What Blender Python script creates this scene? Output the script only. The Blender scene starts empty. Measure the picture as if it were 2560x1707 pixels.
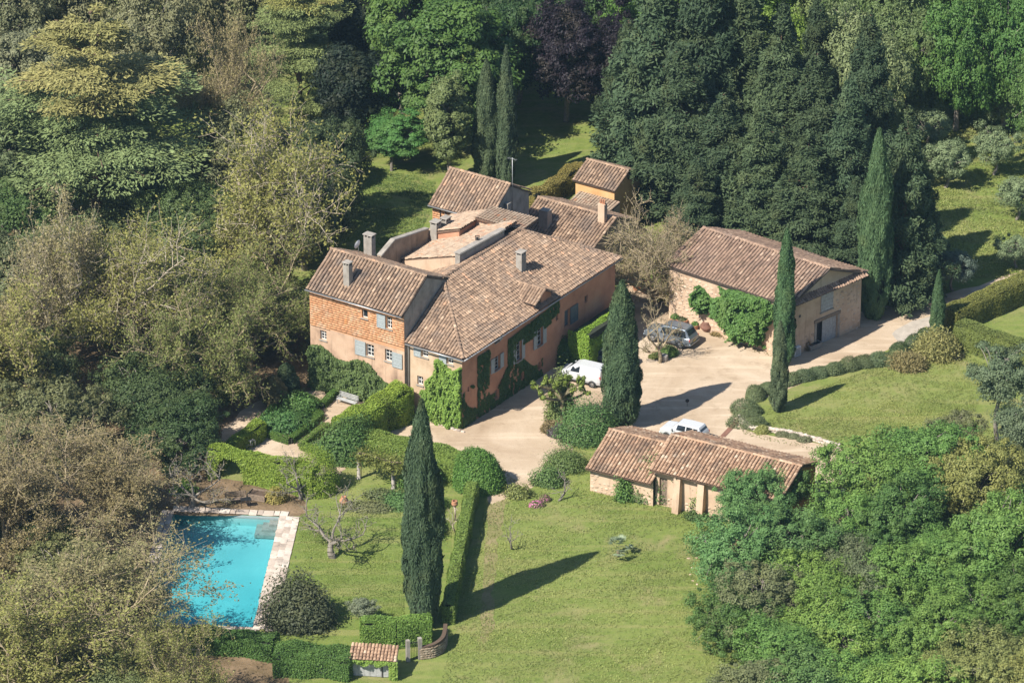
import bpy, math, random
import numpy as np
from mathutils import Matrix, Vector

# ------------------------------------------------------------------ camera, sky, sun, exposure
scene = bpy.context.scene
PITCH = math.radians(25.7); DIST = 430.0; PXM = 28.0; PW, PH = 2560.0, 1707.0
FOC = DIST * PXM
CP = np.array([0, -DIST * math.cos(PITCH), DIST * math.sin(PITCH)])
FW = np.array([0, math.cos(PITCH), -math.sin(PITCH)])
UP = np.array([0, math.sin(PITCH), math.cos(PITCH)])
RT = np.array([1.0, 0, 0])
cam = bpy.data.cameras.new('camera'); cam_o = bpy.data.objects.new('camera', cam)
scene.collection.objects.link(cam_o); scene.camera = cam_o
cam.sensor_width = 36; cam.lens = 36 * FOC / PW; cam.clip_start = 5; cam.clip_end = 6000
cam_o.location = CP; cam_o.rotation_euler = (math.pi / 2 - PITCH, 0, 0)

SUN_EL = math.radians(47); SUN_AZ = math.radians(41)      # light travels to the right and away
w = bpy.data.worlds.new('World'); scene.world = w; w.use_nodes = True
nt = w.node_tree; bg = nt.nodes['Background']
sky = nt.nodes.new('ShaderNodeTexSky'); sky.sky_type = 'NISHITA'; sky.sun_disc = False
sky.sun_elevation = SUN_EL
sdir = Vector((-math.cos(SUN_AZ) * math.cos(SUN_EL), -math.sin(SUN_AZ) * math.cos(SUN_EL), math.sin(SUN_EL)))
sky.sun_rotation = math.atan2(sdir.x, sdir.y)
sky.air_density = 1.0; sky.dust_density = 0.6; sky.ozone_density = 3.0
nt.links.new(sky.outputs[0], bg.inputs[0]); bg.inputs[1].default_value = 0.075
sun = bpy.data.lights.new('sun', 'SUN'); sun.energy = 4.6; sun.angle = math.radians(0.53); sun.color = (1.0, 0.945, 0.855)
sun_o = bpy.data.objects.new('sun', sun); scene.collection.objects.link(sun_o)
sun_o.rotation_euler = (-sdir).to_track_quat('-Z', 'Y').to_euler(); sun_o.location = (-80, -80, 120)
scene.view_settings.view_transform = 'Standard'; scene.view_settings.look = 'None'
scene.view_settings.gamma = 1; scene.view_settings.use_curve_mapping = False
scene.view_settings.exposure = 0.93
scene.render.engine = 'CYCLES'
scene.cycles.max_bounces = 6; scene.cycles.diffuse_bounces = 3; scene.cycles.transparent_max_bounces = 8
scene.cycles.transmission_bounces = 4; scene.cycles.glossy_bounces = 2

# ------------------------------------------------------------------ survey helpers: the plan was measured from the photograph
K = 1.08844
def S(x, y, z=0.0):
    d = FW + RT * (x - PW / 2) / FOC - UP * (y - PH / 2) / FOC
    return CP + d * ((z - CP[2]) / d[2])
def G(x, y, z=0.0): return S(x * K, y * K, z)
def ray(x, y): return FW + RT * (x - PW / 2) / FOC - UP * (y - PH / 2) / FOC
def plane_hit(x, y, p0, n):
    d = ray(x, y); p0 = np.asarray(p0, float); n = np.asarray(n, float)
    return CP + d * (((p0 - CP) @ n) / (d @ n))
def Z1(x, y): return 740 + x / 2.904, 560 + y / 2.904
def Z2(x, y): return 1000 + x / 3.675, 380 + y / 3.675
def Z3(x, y): return 980 + x / 3.408, 640 + y / 3.408
def Z4(x, y): return 1560 + x / 3.675, 520 + y / 3.675
def Z5(x, y): return 500 + x / 3.0154, 920 + y / 3.0154
def Z6(x, y): return 1340 + x / 2.704, 740 + y / 2.704

COL = scene.collection
R_ = random.Random(7)
RNG = np.random.default_rng(11)
def V3(p): return np.array([p[0], p[1], p[2] if len(p) > 2 else 0.0], float)

# ------------------------------------------------------------------ object helpers
def thing(name, label, cat, loc=(0, 0, 0), rz=0.0, group=None):
    o = bpy.data.objects.new(name, None); COL.objects.link(o)
    o.empty_display_size = 0.3
    o.location = tuple(loc); o.rotation_euler = (0, 0, rz); o['label'] = label; o['category'] = cat
    if group: o['group'] = group
    return o
def tag(o, label, cat, group=None):
    o['label'] = label; o['category'] = cat
    if group: o['group'] = group
    return o
def root_off(parent):
    v = np.zeros(3)
    while parent is not None:
        v += np.array(parent.location); parent = parent.parent
    return v
def link(me, name, parent=None, mat=None):
    o = bpy.data.objects.new(name, me); COL.objects.link(o)
    if parent is not None: o.parent = parent
    if mat is not None and len(me.materials) == 0: me.materials.append(mat)
    return o
def quad_mesh(name, V, tint=None, smooth=False):
    """V: (n,4,3) array of separate quads"""
    n = len(V); me = bpy.data.meshes.new(name)
    me.vertices.add(4 * n); me.vertices.foreach_set('co', np.ascontiguousarray(V, np.float32).ravel())
    me.loops.add(4 * n); me.loops.foreach_set('vertex_index', np.arange(4 * n, dtype=np.int32))
    me.polygons.add(n); me.polygons.foreach_set('loop_start', np.arange(0, 4 * n, 4, dtype=np.int32))
    me.update(calc_edges=True)
    if tint is not None:
        at = me.attributes.new('tint', 'FLOAT', 'FACE'); at.data.foreach_set('value', np.ascontiguousarray(tint, np.float32))
    return me
def idx_mesh(name, V, F, tint=None, smooth=False):
    """V (n,3), F (m,4) indexed quads"""
    me = bpy.data.meshes.new(name); V = np.asarray(V, np.float32); F = np.asarray(F, np.int32)
    me.vertices.add(len(V)); me.vertices.foreach_set('co', V.ravel())
    me.loops.add(F.size); me.loops.foreach_set('vertex_index', F.ravel())
    me.polygons.add(len(F)); me.polygons.foreach_set('loop_start', np.arange(0, F.size, F.shape[1], dtype=np.int32))
    if smooth: me.polygons.foreach_set('use_smooth', np.ones(len(F), bool))
    me.update(calc_edges=True)
    if tint is not None:
        at = me.attributes.new('tint', 'FLOAT', 'FACE'); at.data.foreach_set('value', np.ascontiguousarray(tint, np.float32))
    return me

class MB:
    """collects boxes, prisms, tubes and polygons that become ONE mesh"""
    def __init__(s): s.v = []; s.f = []; s.sm = []
    def add(s, vs, fs, smooth=False):
        k = len(s.v); s.v += [tuple(float(c) for c in p) for p in vs]
        s.f += [tuple(i + k for i in f) for f in fs]; s.sm += [smooth] * len(fs); return s
    def poly(s, pts): return s.add(pts, [tuple(range(len(pts)))])
    def box(s, c, size, rz=0.0, bev=0.0):
        cx, cy, cz = c; sx, sy, sz = size[0] / 2, size[1] / 2, size[2] / 2
        ca, sa = math.cos(rz), math.sin(rz); vs = []
        if bev <= 0:
            for z in (-sz, sz):
                for x, y in ((-sx, -sy), (sx, -sy), (sx, sy), (-sx, sy)):
                    vs.append((cx + x * ca - y * sa, cy + x * sa + y * ca, cz + z))
            return s.add(vs, [(3, 2, 1, 0), (4, 5, 6, 7), (0, 1, 5, 4), (1, 2, 6, 5), (2, 3, 7, 6), (3, 0, 4, 7)])
        rings = [(-sz, bev), (-sz + bev, 0), (sz - bev, 0), (sz, bev)]
        for z, i in rings:
            for x, y in ((-sx + i, -sy + i), (sx - i, -sy + i), (sx - i, sy - i), (-sx + i, sy - i)):
                vs.append((cx + x * ca - y * sa, cy + x * sa + y * ca, cz + z))
        fs = [(3, 2, 1, 0), (12, 13, 14, 15)]
        for r in range(3):
            for i in range(4):
                j = (i + 1) % 4; fs.append((r * 4 + i, r * 4 + j, r * 4 + 4 + j, r * 4 + 4 + i))
        return s.add(vs, fs)
    def hexa(s, low, high):
        """solid between two polygons of equal length (low ring, high ring)"""
        n = len(low); vs = list(low) + list(high)
        fs = [tuple(range(n - 1, -1, -1)), tuple(range(n, 2 * n))]
        fs += [(i, (i + 1) % n, n + (i + 1) % n, n + i) for i in range(n)]
        return s.add(vs, fs)
    def tube(s, pts, rad, n=8, cap=True, smooth=True):
        pts = [np.asarray(p, float) for p in pts]
        if not hasattr(rad, '__len__'): rad = [rad] * len(pts)
        vs = []
        for i, p in enumerate(pts):
            t = pts[min(i + 1, len(pts) - 1)] - pts[max(i - 1, 0)]; t = t / (np.linalg.norm(t) + 1e-9)
            a = np.cross(t, (0, 0, 1.0) if abs(t[2]) < .9 else (1.0, 0, 0)); a /= np.linalg.norm(a); b = np.cross(t, a)
            for k in range(n):
                q = 2 * math.pi * k / n; vs.append(p + rad[i] * (math.cos(q) * a + math.sin(q) * b))
        fs = []
        for i in range(len(pts) - 1):
            for k in range(n):
                fs.append((i * n + k, i * n + (k + 1) % n, (i + 1) * n + (k + 1) % n, (i + 1) * n + k))
        s.add(vs, fs, smooth)
        if cap:
            m = len(s.v) - len(vs)
            s.f.append(tuple(m + k for k in range(n - 1, -1, -1))); s.sm.append(False)
            s.f.append(tuple(m + (len(pts) - 1) * n + k for k in range(n))); s.sm.append(False)
        return s
    def lathe(s, prof, c=(0, 0, 0), n=14, smooth=True):
        vs = []
        for r, z in prof:
            for k in range(n):
                q = 2 * math.pi * k / n; vs.append((c[0] + r * math.cos(q), c[1] + r * math.sin(q), c[2] + z))
        fs = []
        for i in range(len(prof) - 1):
            for k in range(n):
                fs.append((i * n + k, i * n + (k + 1) % n, (i + 1) * n + (k + 1) % n, (i + 1) * n + k))
        return s.add(vs, fs, smooth)
    def build(s, name, mat, parent=None, local=False):
        off = np.zeros(3) if (local or parent is None) else root_off(parent)
        me = bpy.data.meshes.new(name)
        me.from_pydata([tuple(np.array(p) - off) for p in s.v], [], s.f)
        me.polygons.foreach_set('use_smooth', s.sm)
        me.update()
        o = link(me, name, parent, mat); return o

# ------------------------------------------------------------------ materials
def nmat(name):
    m = bpy.data.materials.new(name); m.use_nodes = True
    n = m.node_tree; b = n.nodes['Principled BSDF']; return m, n, b
def N(n, t, **kw):
    x = n.nodes.new(t)
    for k, v in kw.items(): setattr(x, k, v)
    return x
def ramp(n, stops, fac):
    r = N(n, 'ShaderNodeValToRGB'); e = r.color_ramp.elements
    while len(e) < len(stops): e.new(0.5)
    for i, (p, c) in enumerate(stops): e[i].position = p; e[i].color = (*c, 1)
    n.links.new(fac, r.inputs[0]); return r.outputs[0]
def noise(n, scale, detail=4, rough=.55, coord=None, dist=0.0):
    x = N(n, 'ShaderNodeTexNoise'); x.inputs['Scale'].default_value = scale; x.inputs['Detail'].default_value = detail
    x.inputs['Roughness'].default_value = rough; x.inputs['Distortion'].default_value = dist
    if coord is not None: n.links.new(coord, x.inputs['Vector'])
    return x.outputs[0]
def mixc(n, a, b, fac, mode='MIX'):
    x = N(n, 'ShaderNodeMix', data_type='RGBA', blend_type=mode)
    for s_, v in ((0, fac), (6, a), (7, b)):
        if isinstance(v, (int, float)): x.inputs[s_].default_value = v
        elif isinstance(v, tuple): x.inputs[s_].default_value = (*v, 1)
        else: n.links.new(v, x.inputs[s_])
    return x.outputs[2]
def mth(n, op, a, b=0.0, c=0.0, clamp=False):
    x = N(n, 'ShaderNodeMath', operation=op); x.use_clamp = clamp
    for i, v in enumerate((a, b, c)):
        if isinstance(v, (int, float)): x.inputs[i].default_value = v
        else: n.links.new(v, x.inputs[i])
    return x.outputs[0]
def mrange(n, v, a, b, c=0.0, d=1.0):
    x = N(n, 'ShaderNodeMapRange'); x.inputs[1].default_value = a; x.inputs[2].default_value = b
    x.inputs[3].default_value = c; x.inputs[4].default_value = d; n.links.new(v, x.inputs[0]); return x.outputs[0]
def pos(n):
    return N(n, 'ShaderNodeNewGeometry').outputs['Position']
def bump(n, b, h, strength=.3, dist=.05):
    x = N(n, 'ShaderNodeBump'); x.inputs['Strength'].default_value = strength; x.inputs['Distance'].default_value = dist
    n.links.new(h, x.inputs['Height']); n.links.new(x.outputs[0], b.inputs['Normal'])
def plain(name, col, rough=.6, metal=0.0, vary=.12, scale=3.0, spec=.4):
    m, n, b = nmat(name); p = pos(n)
    f = noise(n, scale, 5, .6, p)
    c = mixc(n, tuple(x * (1 - vary) for x in col), tuple(min(1, x * (1 + vary)) for x in col), mrange(n, f, .3, .7))
    n.links.new(c, b.inputs['Base Color']); b.inputs['Roughness'].default_value = rough; b.inputs['Metallic'].default_value = metal
    b.inputs['Specular IOR Level'].default_value = spec
    return m
def plaster(name, c0, c1, c2, scale=.5, streak=.25):
    m, n, b = nmat(name); p = pos(n)
    f = noise(n, scale, 7, .62, p); c = ramp(n, [(.3, c0), (.5, c1), (.72, c2)], f)
    mp = N(n, 'ShaderNodeMapping'); mp.inputs['Scale'].default_value = (2.2, 2.2, .25); n.links.new(p, mp.inputs[0])
    g = noise(n, 1.0, 5, .6, mp.outputs[0]); c = mixc(n, c, tuple(x * .55 for x in c0), mrange(n, g, .55, .75, 0, streak))
    h = noise(n, 14, 4, .6, p); c = mixc(n, c, tuple(x * .8 for x in c1), mrange(n, h, .5, .75, 0, .35))
    n.links.new(c, b.inputs['Base Color']); b.inputs['Roughness'].default_value = .92; b.inputs['Specular IOR Level'].default_value = .15
    bump(n, b, h, .35, .03); return m
def tinted(name, stops, patch=None, rough=.9, fine=9.0, dark=.4):
    """colour of many alike pieces: per-piece 'tint' picks from a ramp, weather patches lie over it"""
    m, n, b = nmat(name); a = N(n, 'ShaderNodeAttribute', attribute_name='tint'); p = pos(n)
    c = ramp(n, stops, a.outputs['Fac'])
    if patch:
        for col, lo, hi, amt, sc in patch:
            f = noise(n, sc, 5, .6, p); c = mixc(n, c, col, mrange(n, f, lo, hi, 0, amt))
    f = noise(n, fine, 4, .65, p); c = mixc(n, c, (.06, .055, .05), mrange(n, f, .5, .8, 0, dark))
    n.links.new(c, b.inputs['Base Color']); b.inputs['Roughness'].default_value = rough; b.inputs['Specular IOR Level'].default_value = .2
    return m
def foliage(name, rough=.55, trans=.3, spec=.25):
    """leaf colour = the plant's own colour, each leaf a little lighter or darker, greener or yellower"""
    m, n, b = nmat(name)
    oi = N(n, 'ShaderNodeObjectInfo'); a = N(n, 'ShaderNodeAttribute', attribute_name='tint')
    hs = N(n, 'ShaderNodeHueSaturation')
    n.links.new(oi.outputs['Color'], hs.inputs['Color'])
    n.links.new(mrange(n, a.outputs['Fac'], 0, 1, .515, .485), hs.inputs['Hue'])
    n.links.new(mrange(n, a.outputs['Fac'], 0, 1, .62, 1.42), hs.inputs['Value'])
    f = noise(n, .45, 3, .5, pos(n)); c = mixc(n, hs.outputs[0], (.16, .14, .03), mrange(n, f, .5, .75, 0, .18))
    n.links.new(c, b.inputs['Base Color']); b.inputs['Roughness'].default_value = rough; b.inputs['Specular IOR Level'].default_value = spec
    t = N(n, 'ShaderNodeBsdfTranslucent'); n.links.new(c, t.inputs['Color'])
    mx = N(n, 'ShaderNodeMixShader'); mx.inputs[0].default_value = trans
    out = n.nodes['Material Output']
    n.links.new(b.outputs[0], mx.inputs[1]); n.links.new(t.outputs[0], mx.inputs[2]); n.links.new(mx.outputs[0], out.inputs['Surface'])
    return m
M = {}
M['leaf'] = foliage('leaf'); M['gloss_leaf'] = foliage('gloss_leaf', .38, .15, .5); M['needle'] = foliage('needle', .7, .1, .2)
M['bark_pale'] = plaster('bark_pale', (.22, .17, .12), (.38, .32, .24), (.5, .45, .36), 2.5, .2)
M['bark_brown'] = plain('bark_brown', (.13, .085, .055), .9, vary=.4, scale=5)
M['bark_tan'] = plain('bark_tan', (.3, .24, .15), .9, vary=.3, scale=5)
M['bark_grey'] = plain('bark_grey', (.2, .175, .145), .9, vary=.35, scale=5)
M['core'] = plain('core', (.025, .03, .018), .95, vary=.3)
M['plaster_pink'] = plaster('plaster_pink', (.34, .17, .105), (.46, .235, .145), (.52, .3, .19), .45, .35)
M['plaster_cream'] = plaster('plaster_cream', (.36, .25, .16), (.5, .37, .25), (.58, .45, .32), .6, .55)
M['plaster_grey'] = plaster('plaster_grey', (.2, .16, .12), (.36, .28, .2), (.5, .38, .27), .7, .7)
M['plaster_ochre'] = plaster('plaster_ochre', (.46, .26, .115), (.56, .33, .15), (.6, .39, .2), .6, .4)
M['plaster_barn'] = plaster('plaster_barn', (.38, .265, .18), (.51, .37, .26), (.57, .435, .32), .5, .5)
M['cement'] = plaster('cement', (.2, .18, .155), (.3, .27, .235), (.36, .33, .29), 1.2, .5)
M['stone'] = tinted('stone', [(0, (.38, .28, .2)), (.5, (.49, .37, .27)), (1, (.57, .46, .35))], None, fine=6)
M['wall_stone'] = tinted('wall_stone', [(0, (.2, .15, .1)), (.5, (.29, .225, .16)), (1, (.38, .31, .23))], None, fine=5)
M['pale_stone'] = tinted('pale_stone', [(0, (.36, .29, .235)), (.5, (.5, .42, .345)), (1, (.6, .53, .45))], [((.24, .2, .17), .5, .68, .6, 1.1)], fine=4)
M['brick'] = tinted('brick', [(0, (.47, .225, .11)), (.4, (.52, .265, .135)), (.8, (.55, .305, .165)), (1, (.58, .35, .21))],
                    [((.58, .42, .29), .5, .66, .6, 1.0), ((.33, .16, .085), .54, .68, .6, .55), ((.56, .2, .04), .62, .72, .5, .8)], fine=3, dark=.12)
TST = [(0, (.125, .082, .058)), (.35, (.235, .158, .108)), (.65, (.325, .222, .15)), (.88, (.42, .285, .19)), (.96, (.5, .36, .25)), (1, (.44, .2, .1))]
M['tile'] = tinted('tile', TST, [((.14, .115, .1), .5, .68, .55, .5), ((.34, .27, .21), .58, .72, .45, .9)])
M['tile_red'] = tinted('tile_red', [(0, (.14, .09, .062)), (.3, (.29, .18, .115)), (.6, (.41, .265, .17)), (.85, (.5, .35, .235)), (1, (.56, .43, .31))],
                       [((.12, .09, .07), .5, .66, .65, .45), ((.5, .24, .13), .58, .7, .4, .6)])
M['tile_barn'] = tinted('tile_barn', [(0, (.13, .086, .062)), (.4, (.265, .175, .125)), (.75, (.36, .245, .172)), (1, (.48, .345, .25))],
                        [((.17, .13, .11), .5, .7, .5, .4)])
M['tile_flat'] = tinted('tile_flat', [(0, (.2, .13, .09)), (.35, (.33, .24, .17)), (.7, (.42, .32, .23)), (1, (.42, .2, .11))],
                        [((.46, .38, .29), .52, .68, .5, .7), ((.34, .15, .09), .56, .68, .5, .9)])
M['roof_base'] = plain('roof_base', (.1, .075, .06), .95, vary=.3)
M['roof_base_red'] = plain('roof_base_red', (.15, .095, .065), .95, vary=.3)
M['shutter'] = plain('shutter', (.3, .33, .33), .6, vary=.1, scale=6)
M['shutter_dark'] = plain('shutter_dark', (.1, .12, .13), .6, vary=.15)
M['wood_frame'] = plain('wood_frame', (.62, .6, .56), .5, vary=.08)
M['old_wood'] = plain('old_wood', (.2, .15, .11), .85, vary=.35, scale=5)
M['grey_wood'] = plain('grey_wood', (.34, .34, .33), .8, vary=.2, scale=5)
M['door_dark'] = plain('door_dark', (.05, .045, .045), .7)
M['zinc'] = plain('zinc', (.34, .34, .34), .45, .6, vary=.1)
M['iron'] = plain('iron', (.03, .03, .033), .5, .5)
M['rust'] = plain('rust', (.2, .1, .07), .8, vary=.3)
M['white_metal'] = plain('white_metal', (.75, .75, .74), .5)
M['terracotta'] = plain('terracotta', (.42, .2, .11), .85, vary=.25, scale=4)
M['soil'] = plain('soil', (.09, .06, .04), .95)
M['blossom'] = plain('blossom', (.5, .16, .3), .7)
def mk_glass():
    m, n, b = nmat('window_glass'); b.inputs['Base Color'].default_value = (.018, .024, .03, 1)
    b.inputs['Roughness'].default_value = .08; b.inputs['Specular IOR Level'].default_value = .6; return m
M['glass'] = mk_glass()
def paint(name, col, metal=0.0, rough=.28):
    m, n, b = nmat(name); b.inputs['Base Color'].default_value = (*col, 1); b.inputs['Metallic'].default_value = metal
    b.inputs['Roughness'].default_value = rough; b.inputs['Coat Weight'].default_value = .5; b.inputs['Coat Roughness'].default_value = .08
    f = noise(n, 5, 4, .6, pos(n)); n.links.new(mrange(n, f, .3, .7, rough - .06, rough + .1), b.inputs['Roughness']); return m
M['paint_white'] = paint('paint_white', (.5, .51, .52)); M['paint_silver'] = paint('paint_silver', (.2, .235, .275), .55, .34)
M['paint_dark'] = paint('paint_dark', (.1, .13, .17), .4, .3)
M['rubber'] = plain('rubber', (.025, .025, .025), .9); M['rim'] = plain('rim', (.45, .46, .47), .35, .8, vary=.05)
M['plastic_black'] = plain('plastic_black', (.03, .03, .032), .6)
M['lamp_red'] = paint('lamp_red', (.4, .03, .02)); M['lamp_clear'] = paint('lamp_clear', (.6, .62, .63), .1, .15)
M['plate'] = plain('plate', (.7, .6, .25), .6)

# ------------------------------------------------------------------ ground materials and sheets
def grass_mat(name, stops, dry=.5, stripe=0.0, sang=0.0):
    m, n, b = nmat(name); p = pos(n)
    f1 = noise(n, .09, 6, .6, p, .4); f2 = noise(n, .8, 6, .65, p); f3 = noise(n, 9, 4, .7, p)
    f = mth(n, 'ADD', mth(n, 'MULTIPLY', f1, .5), mth(n, 'MULTIPLY', f2, .5))
    c = ramp(n, stops, f)
    d = noise(n, .22, 7, .68, p, .6); c = mixc(n, c, (.29, .235, .125), mrange(n, d, .52, .68, 0, dry))
    k2 = noise(n, 1.9, 6, .7, p, .5); c = mixc(n, c, (.055, .1, .02), mrange(n, k2, .5, .7, 0, .55))
    mp2 = N(n, 'ShaderNodeMapping'); mp2.inputs['Rotation'].default_value = (0, 0, 1.05); mp2.inputs['Scale'].default_value = (.06, .8, 1); n.links.new(p, mp2.inputs[0])
    st2 = noise(n, 1.0, 4, .6, mp2.outputs[0], .5); c = mixc(n, c, (.27, .25, .1), mrange(n, st2, .5, .64, 0, .55))
    if stripe:
        mp = N(n, 'ShaderNodeMapping'); mp.inputs['Rotation'].default_value = (0, 0, sang); n.links.new(p, mp.inputs[0])
        w_ = N(n, 'ShaderNodeTexWave'); w_.inputs['Scale'].default_value = .42; w_.inputs['Distortion'].default_value = 2.2
        w_.inputs['Detail'].default_value = 2; w_.inputs['Detail Scale'].default_value = .6; n.links.new(mp.outputs[0], w_.inputs[0])
        c = mixc(n, c, (.17, .19, .06), mth(n, 'MULTIPLY', w_.outputs[1], stripe))
    c = mixc(n, c, (.06, .095, .02), mrange(n, f3, .5, .75, 0, .45))
    n.links.new(c, b.inputs['Base Color']); b.inputs['Roughness'].default_value = .95; b.inputs['Specular IOR Level'].default_value = .1
    bump(n, b, f3, .9, .08); return m
GS = [(.3, (.1, .15, .03)), (.48, (.165, .21, .05)), (.62, (.215, .245, .07)), (.75, (.27, .25, .1))]
M['meadow'] = grass_mat('meadow', GS, .75, .3, .95)
M['lawn'] = grass_mat('lawn', [(.3, (.125, .165, .035)), (.5, (.18, .215, .058)), (.7, (.23, .24, .08))], .6, .0)
M['pool_lawn'] = grass_mat('pool_lawn', [(.3, (.1, .15, .03)), (.5, (.15, .2, .045)), (.7, (.19, .225, .06))], .1, .22, -.25)
def earth_mat(name, c0, c1, c2, leaf=.4):
    m, n, b = nmat(name); p = pos(n)
    f = noise(n, .35, 8, .65, p); c = ramp(n, [(.3, c0), (.5, c1), (.7, c2)], f)
    g = noise(n, 5, 5, .7, p); c = mixc(n, c, tuple(x * .5 for x in c0), mrange(n, g, .5, .72, 0, leaf))
    n.links.new(c, b.inputs['Base Color']); b.inputs['Roughness'].default_value = .95; b.inputs['Specular IOR Level'].default_value = .1
    bump(n, b, g, .8, .08); return m
M['wood_floor'] = earth_mat('wood_floor', (.09, .07, .035), (.17, .12, .07), (.27, .19, .12), .75)
def gravel_mat(name, c0, c1, c2):
    m, n, b = nmat(name); p = pos(n)
    f = noise(n, .13, 8, .62, p, .8); c = ramp(n, [(.3, c0), (.5, c1), (.68, c2)], f)
    mp = N(n, 'ShaderNodeMapping'); mp.inputs['Rotation'].default_value = (0, 0, -.55); mp.inputs['Scale'].default_value = (.12, .9, 1); n.links.new(p, mp.inputs[0])
    t = noise(n, 1.1, 4, .55, mp.outputs[0], .3); c = mixc(n, c, tuple(min(1, x * 1.18) for x in c2), mrange(n, t, .52, .68, 0, .6))
    d = noise(n, .5, 7, .75, p); c = mixc(n, c, (.21, .15, .09), mrange(n, d, .56, .72, 0, .7))
    d2 = noise(n, 2.6, 5, .7, p); c = mixc(n, c, (.22, .16, .1), mrange(n, d2, .58, .72, 0, .5))
    g = noise(n, 16, 4, .75, p); c = mixc(n, c, (.2, .145, .095), mrange(n, g, .5, .8, 0, .45))
    n.links.new(c, b.inputs['Base Color']); b.inputs['Roughness'].default_value = .95; b.inputs['Specular IOR Level'].default_value = .1
    bump(n, b, g, .6, .03); return m
M['gravel'] = gravel_mat('gravel', (.31, .225, .15), (.41, .315, .22), (.5, .4, .295))
M['asphalt_old'] = plain('asphalt_old', (.38, .335, .28), .9, vary=.2, scale=1.5)

def smooth_loop(pts, sub=5, jit=.12, closed=True):
    P = [np.array(p[:2], float) for p in pts]; n = len(P); out = []
    for i in range(n if closed else n - 1):
        if closed: a, b, c, d = P[i - 1], P[i], P[(i + 1) % n], P[(i + 2) % n]
        else: a, b, c, d = P[max(i - 1, 0)], P[i], P[i + 1], P[min(i + 2, n - 1)]
        for k in range(sub):
            t = k / sub
            q = .5 * ((2 * b) + (c - a) * t + (2 * a - 5 * b + 4 * c - d) * t * t + (3 * b - a - 3 * c + d) * t ** 3)
            out.append(q + RNG.normal(0, jit, 2) if k else q)
    if not closed: out.append(P[-1])
    return out
def sheet(name, pts, z, mat, sub=5, jit=.12):
    loop = smooth_loop(pts, sub, jit) if sub > 1 else [np.array(p[:2]) for p in pts]
    o = MB().poly([(p[0], p[1], z) for p in loop]).build(name, mat); o['kind'] = 'structure'; return o
# the ground: one sheet to the horizon, meadow grass
mb = MB(); c = G(0, 0)
mb.poly([(-2500, -2500, 0), (2500, -2500, 0), (2500, 3500, 0), (-2500, 3500, 0)])
g_o = None
# pool pit is cut out of the ground: ring of four rectangles round it
pA, pB, pC = S(436, 1279), S(699, 1292), S(632, 1569)
pD = pA + (pC - pB)
pool = [pA, pB, pC, pD]
mb = MB(); far = [(-2500, 3500, 0), (2500, 3500, 0), (2500, -2500, 0), (-2500, -2500, 0)]
for i in range(4):
    mb.poly([far[i], far[(i + 1) % 4], tuple(pool[(i + 1) % 4]), tuple(pool[i])][::-1])
g_o = mb.build('ground', M['meadow']); g_o['kind'] = 'structure'

sheet('gravel_yard', [G(*p) for p in [(960, 975), (1040, 940), (1180, 850), (1300, 780), (1400, 680), (1480, 640), (1570, 690), (1700, 740), (1800, 760), (1960, 720), (2160, 680), (2290, 640), (2380, 610),
      (2400, 640), (2290, 690), (2190, 742), (2050, 800), (1870, 868), (1790, 902), (1712, 930), (1700, 975), (1745, 995), (1930, 1030), (1975, 1060), (1930, 1130), (1700, 1090), (1560, 1010),
      (1400, 985), (1330, 990), (1310, 1045), (1250, 1090), (1215, 1125), (1150, 1150), (1120, 1150), (1100, 1060), (960, 1035), (860, 1000)]], .008, M['gravel'])
sheet('worn_track', [G(*p) for p in [(1125, 1140), (1160, 1145), (1145, 1250), (1135, 1340), (1130, 1450), (1105, 1470), (1108, 1340), (1115, 1240)]], .004,
      earth_mat('track', (.15, .16, .05), (.21, .19, .085), (.28, .225, .125), .3), sub=9, jit=.1)
sheet('side_lawn', [G(*p) for p in [(1752, 972), (1760, 930), (1800, 912), (1880, 880), (2050, 822), (2215, 800), (2290, 800), (2300, 960), (2130, 1040), (1940, 1024), (1800, 1000)]], .012, M['lawn'])
sheet('worn_asphalt', [S(*p) for p in [(2230, 835), (2330, 790), (2400, 790), (2380, 830), (2300, 872)]], .016, M['asphalt_old'])
sheet('woodland_floor', [G(*p) for p in [(-200, 620), (300, 560), (600, 700), (705, 740), (712, 880), (700, 985), (560, 1010), (480, 1040), (470, 1130), (400, 1180), (330, 1440), (420, 1470), (630, 1490), (640, 1640), (400, 1800), (-200, 1800)]], .004, M['wood_floor'])
sheet('garden_gravel', [G(*p) for p in [(500, 1020), (575, 930), (700, 900), (820, 890), (850, 930), (800, 1000), (800, 1060), (760, 1090), (600, 1060)]], .008, M['gravel'])
sheet('pool_lawn', [G(*p) for p in [(690, 1165), (930, 1165), (1000, 1150), (1040, 1180), (1010, 1420), (830, 1490), (640, 1475), (660, 1320)]], .006, M['pool_lawn'])
sheet('pool_patio', [G(*p) for p in [(395, 1180), (420, 1130), (500, 1100), (600, 1120), (700, 1150), (690, 1185), (600, 1182)]], .008, M['wood_floor'])
sheet('wood_clearing', [G(*p) for p in [(1690, 1180), (1900, 1150), (2100, 1220), (2330, 1250), (2420, 1400), (2400, 1700), (1780, 1750), (1730, 1500), (1680, 1350)]], .005,
      earth_mat('clearing', (.1, .075, .04), (.17, .125, .07), (.24, .17, .11), .5), jit=.3)
# drain channel across the drive
mb = MB(); a, b = S(1806, 1092), S(1848, 1048)
dv = (b - a) / np.linalg.norm(b - a)
drain = thing('drain_channel', 'rusty drain channel cover set across the gravel drive beside the white car', 'drain', a)
nb = 9; L_ = np.linalg.norm(b - a)
for i in range(nb):
    q = a + dv * L_ * (i + .5) / nb
    MB().box((q[0], q[1], .03), (L_ / nb * .94, .46, .03), math.atan2(dv[1], dv[0]), .006).build('grate', M['rust'], drain)

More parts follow.
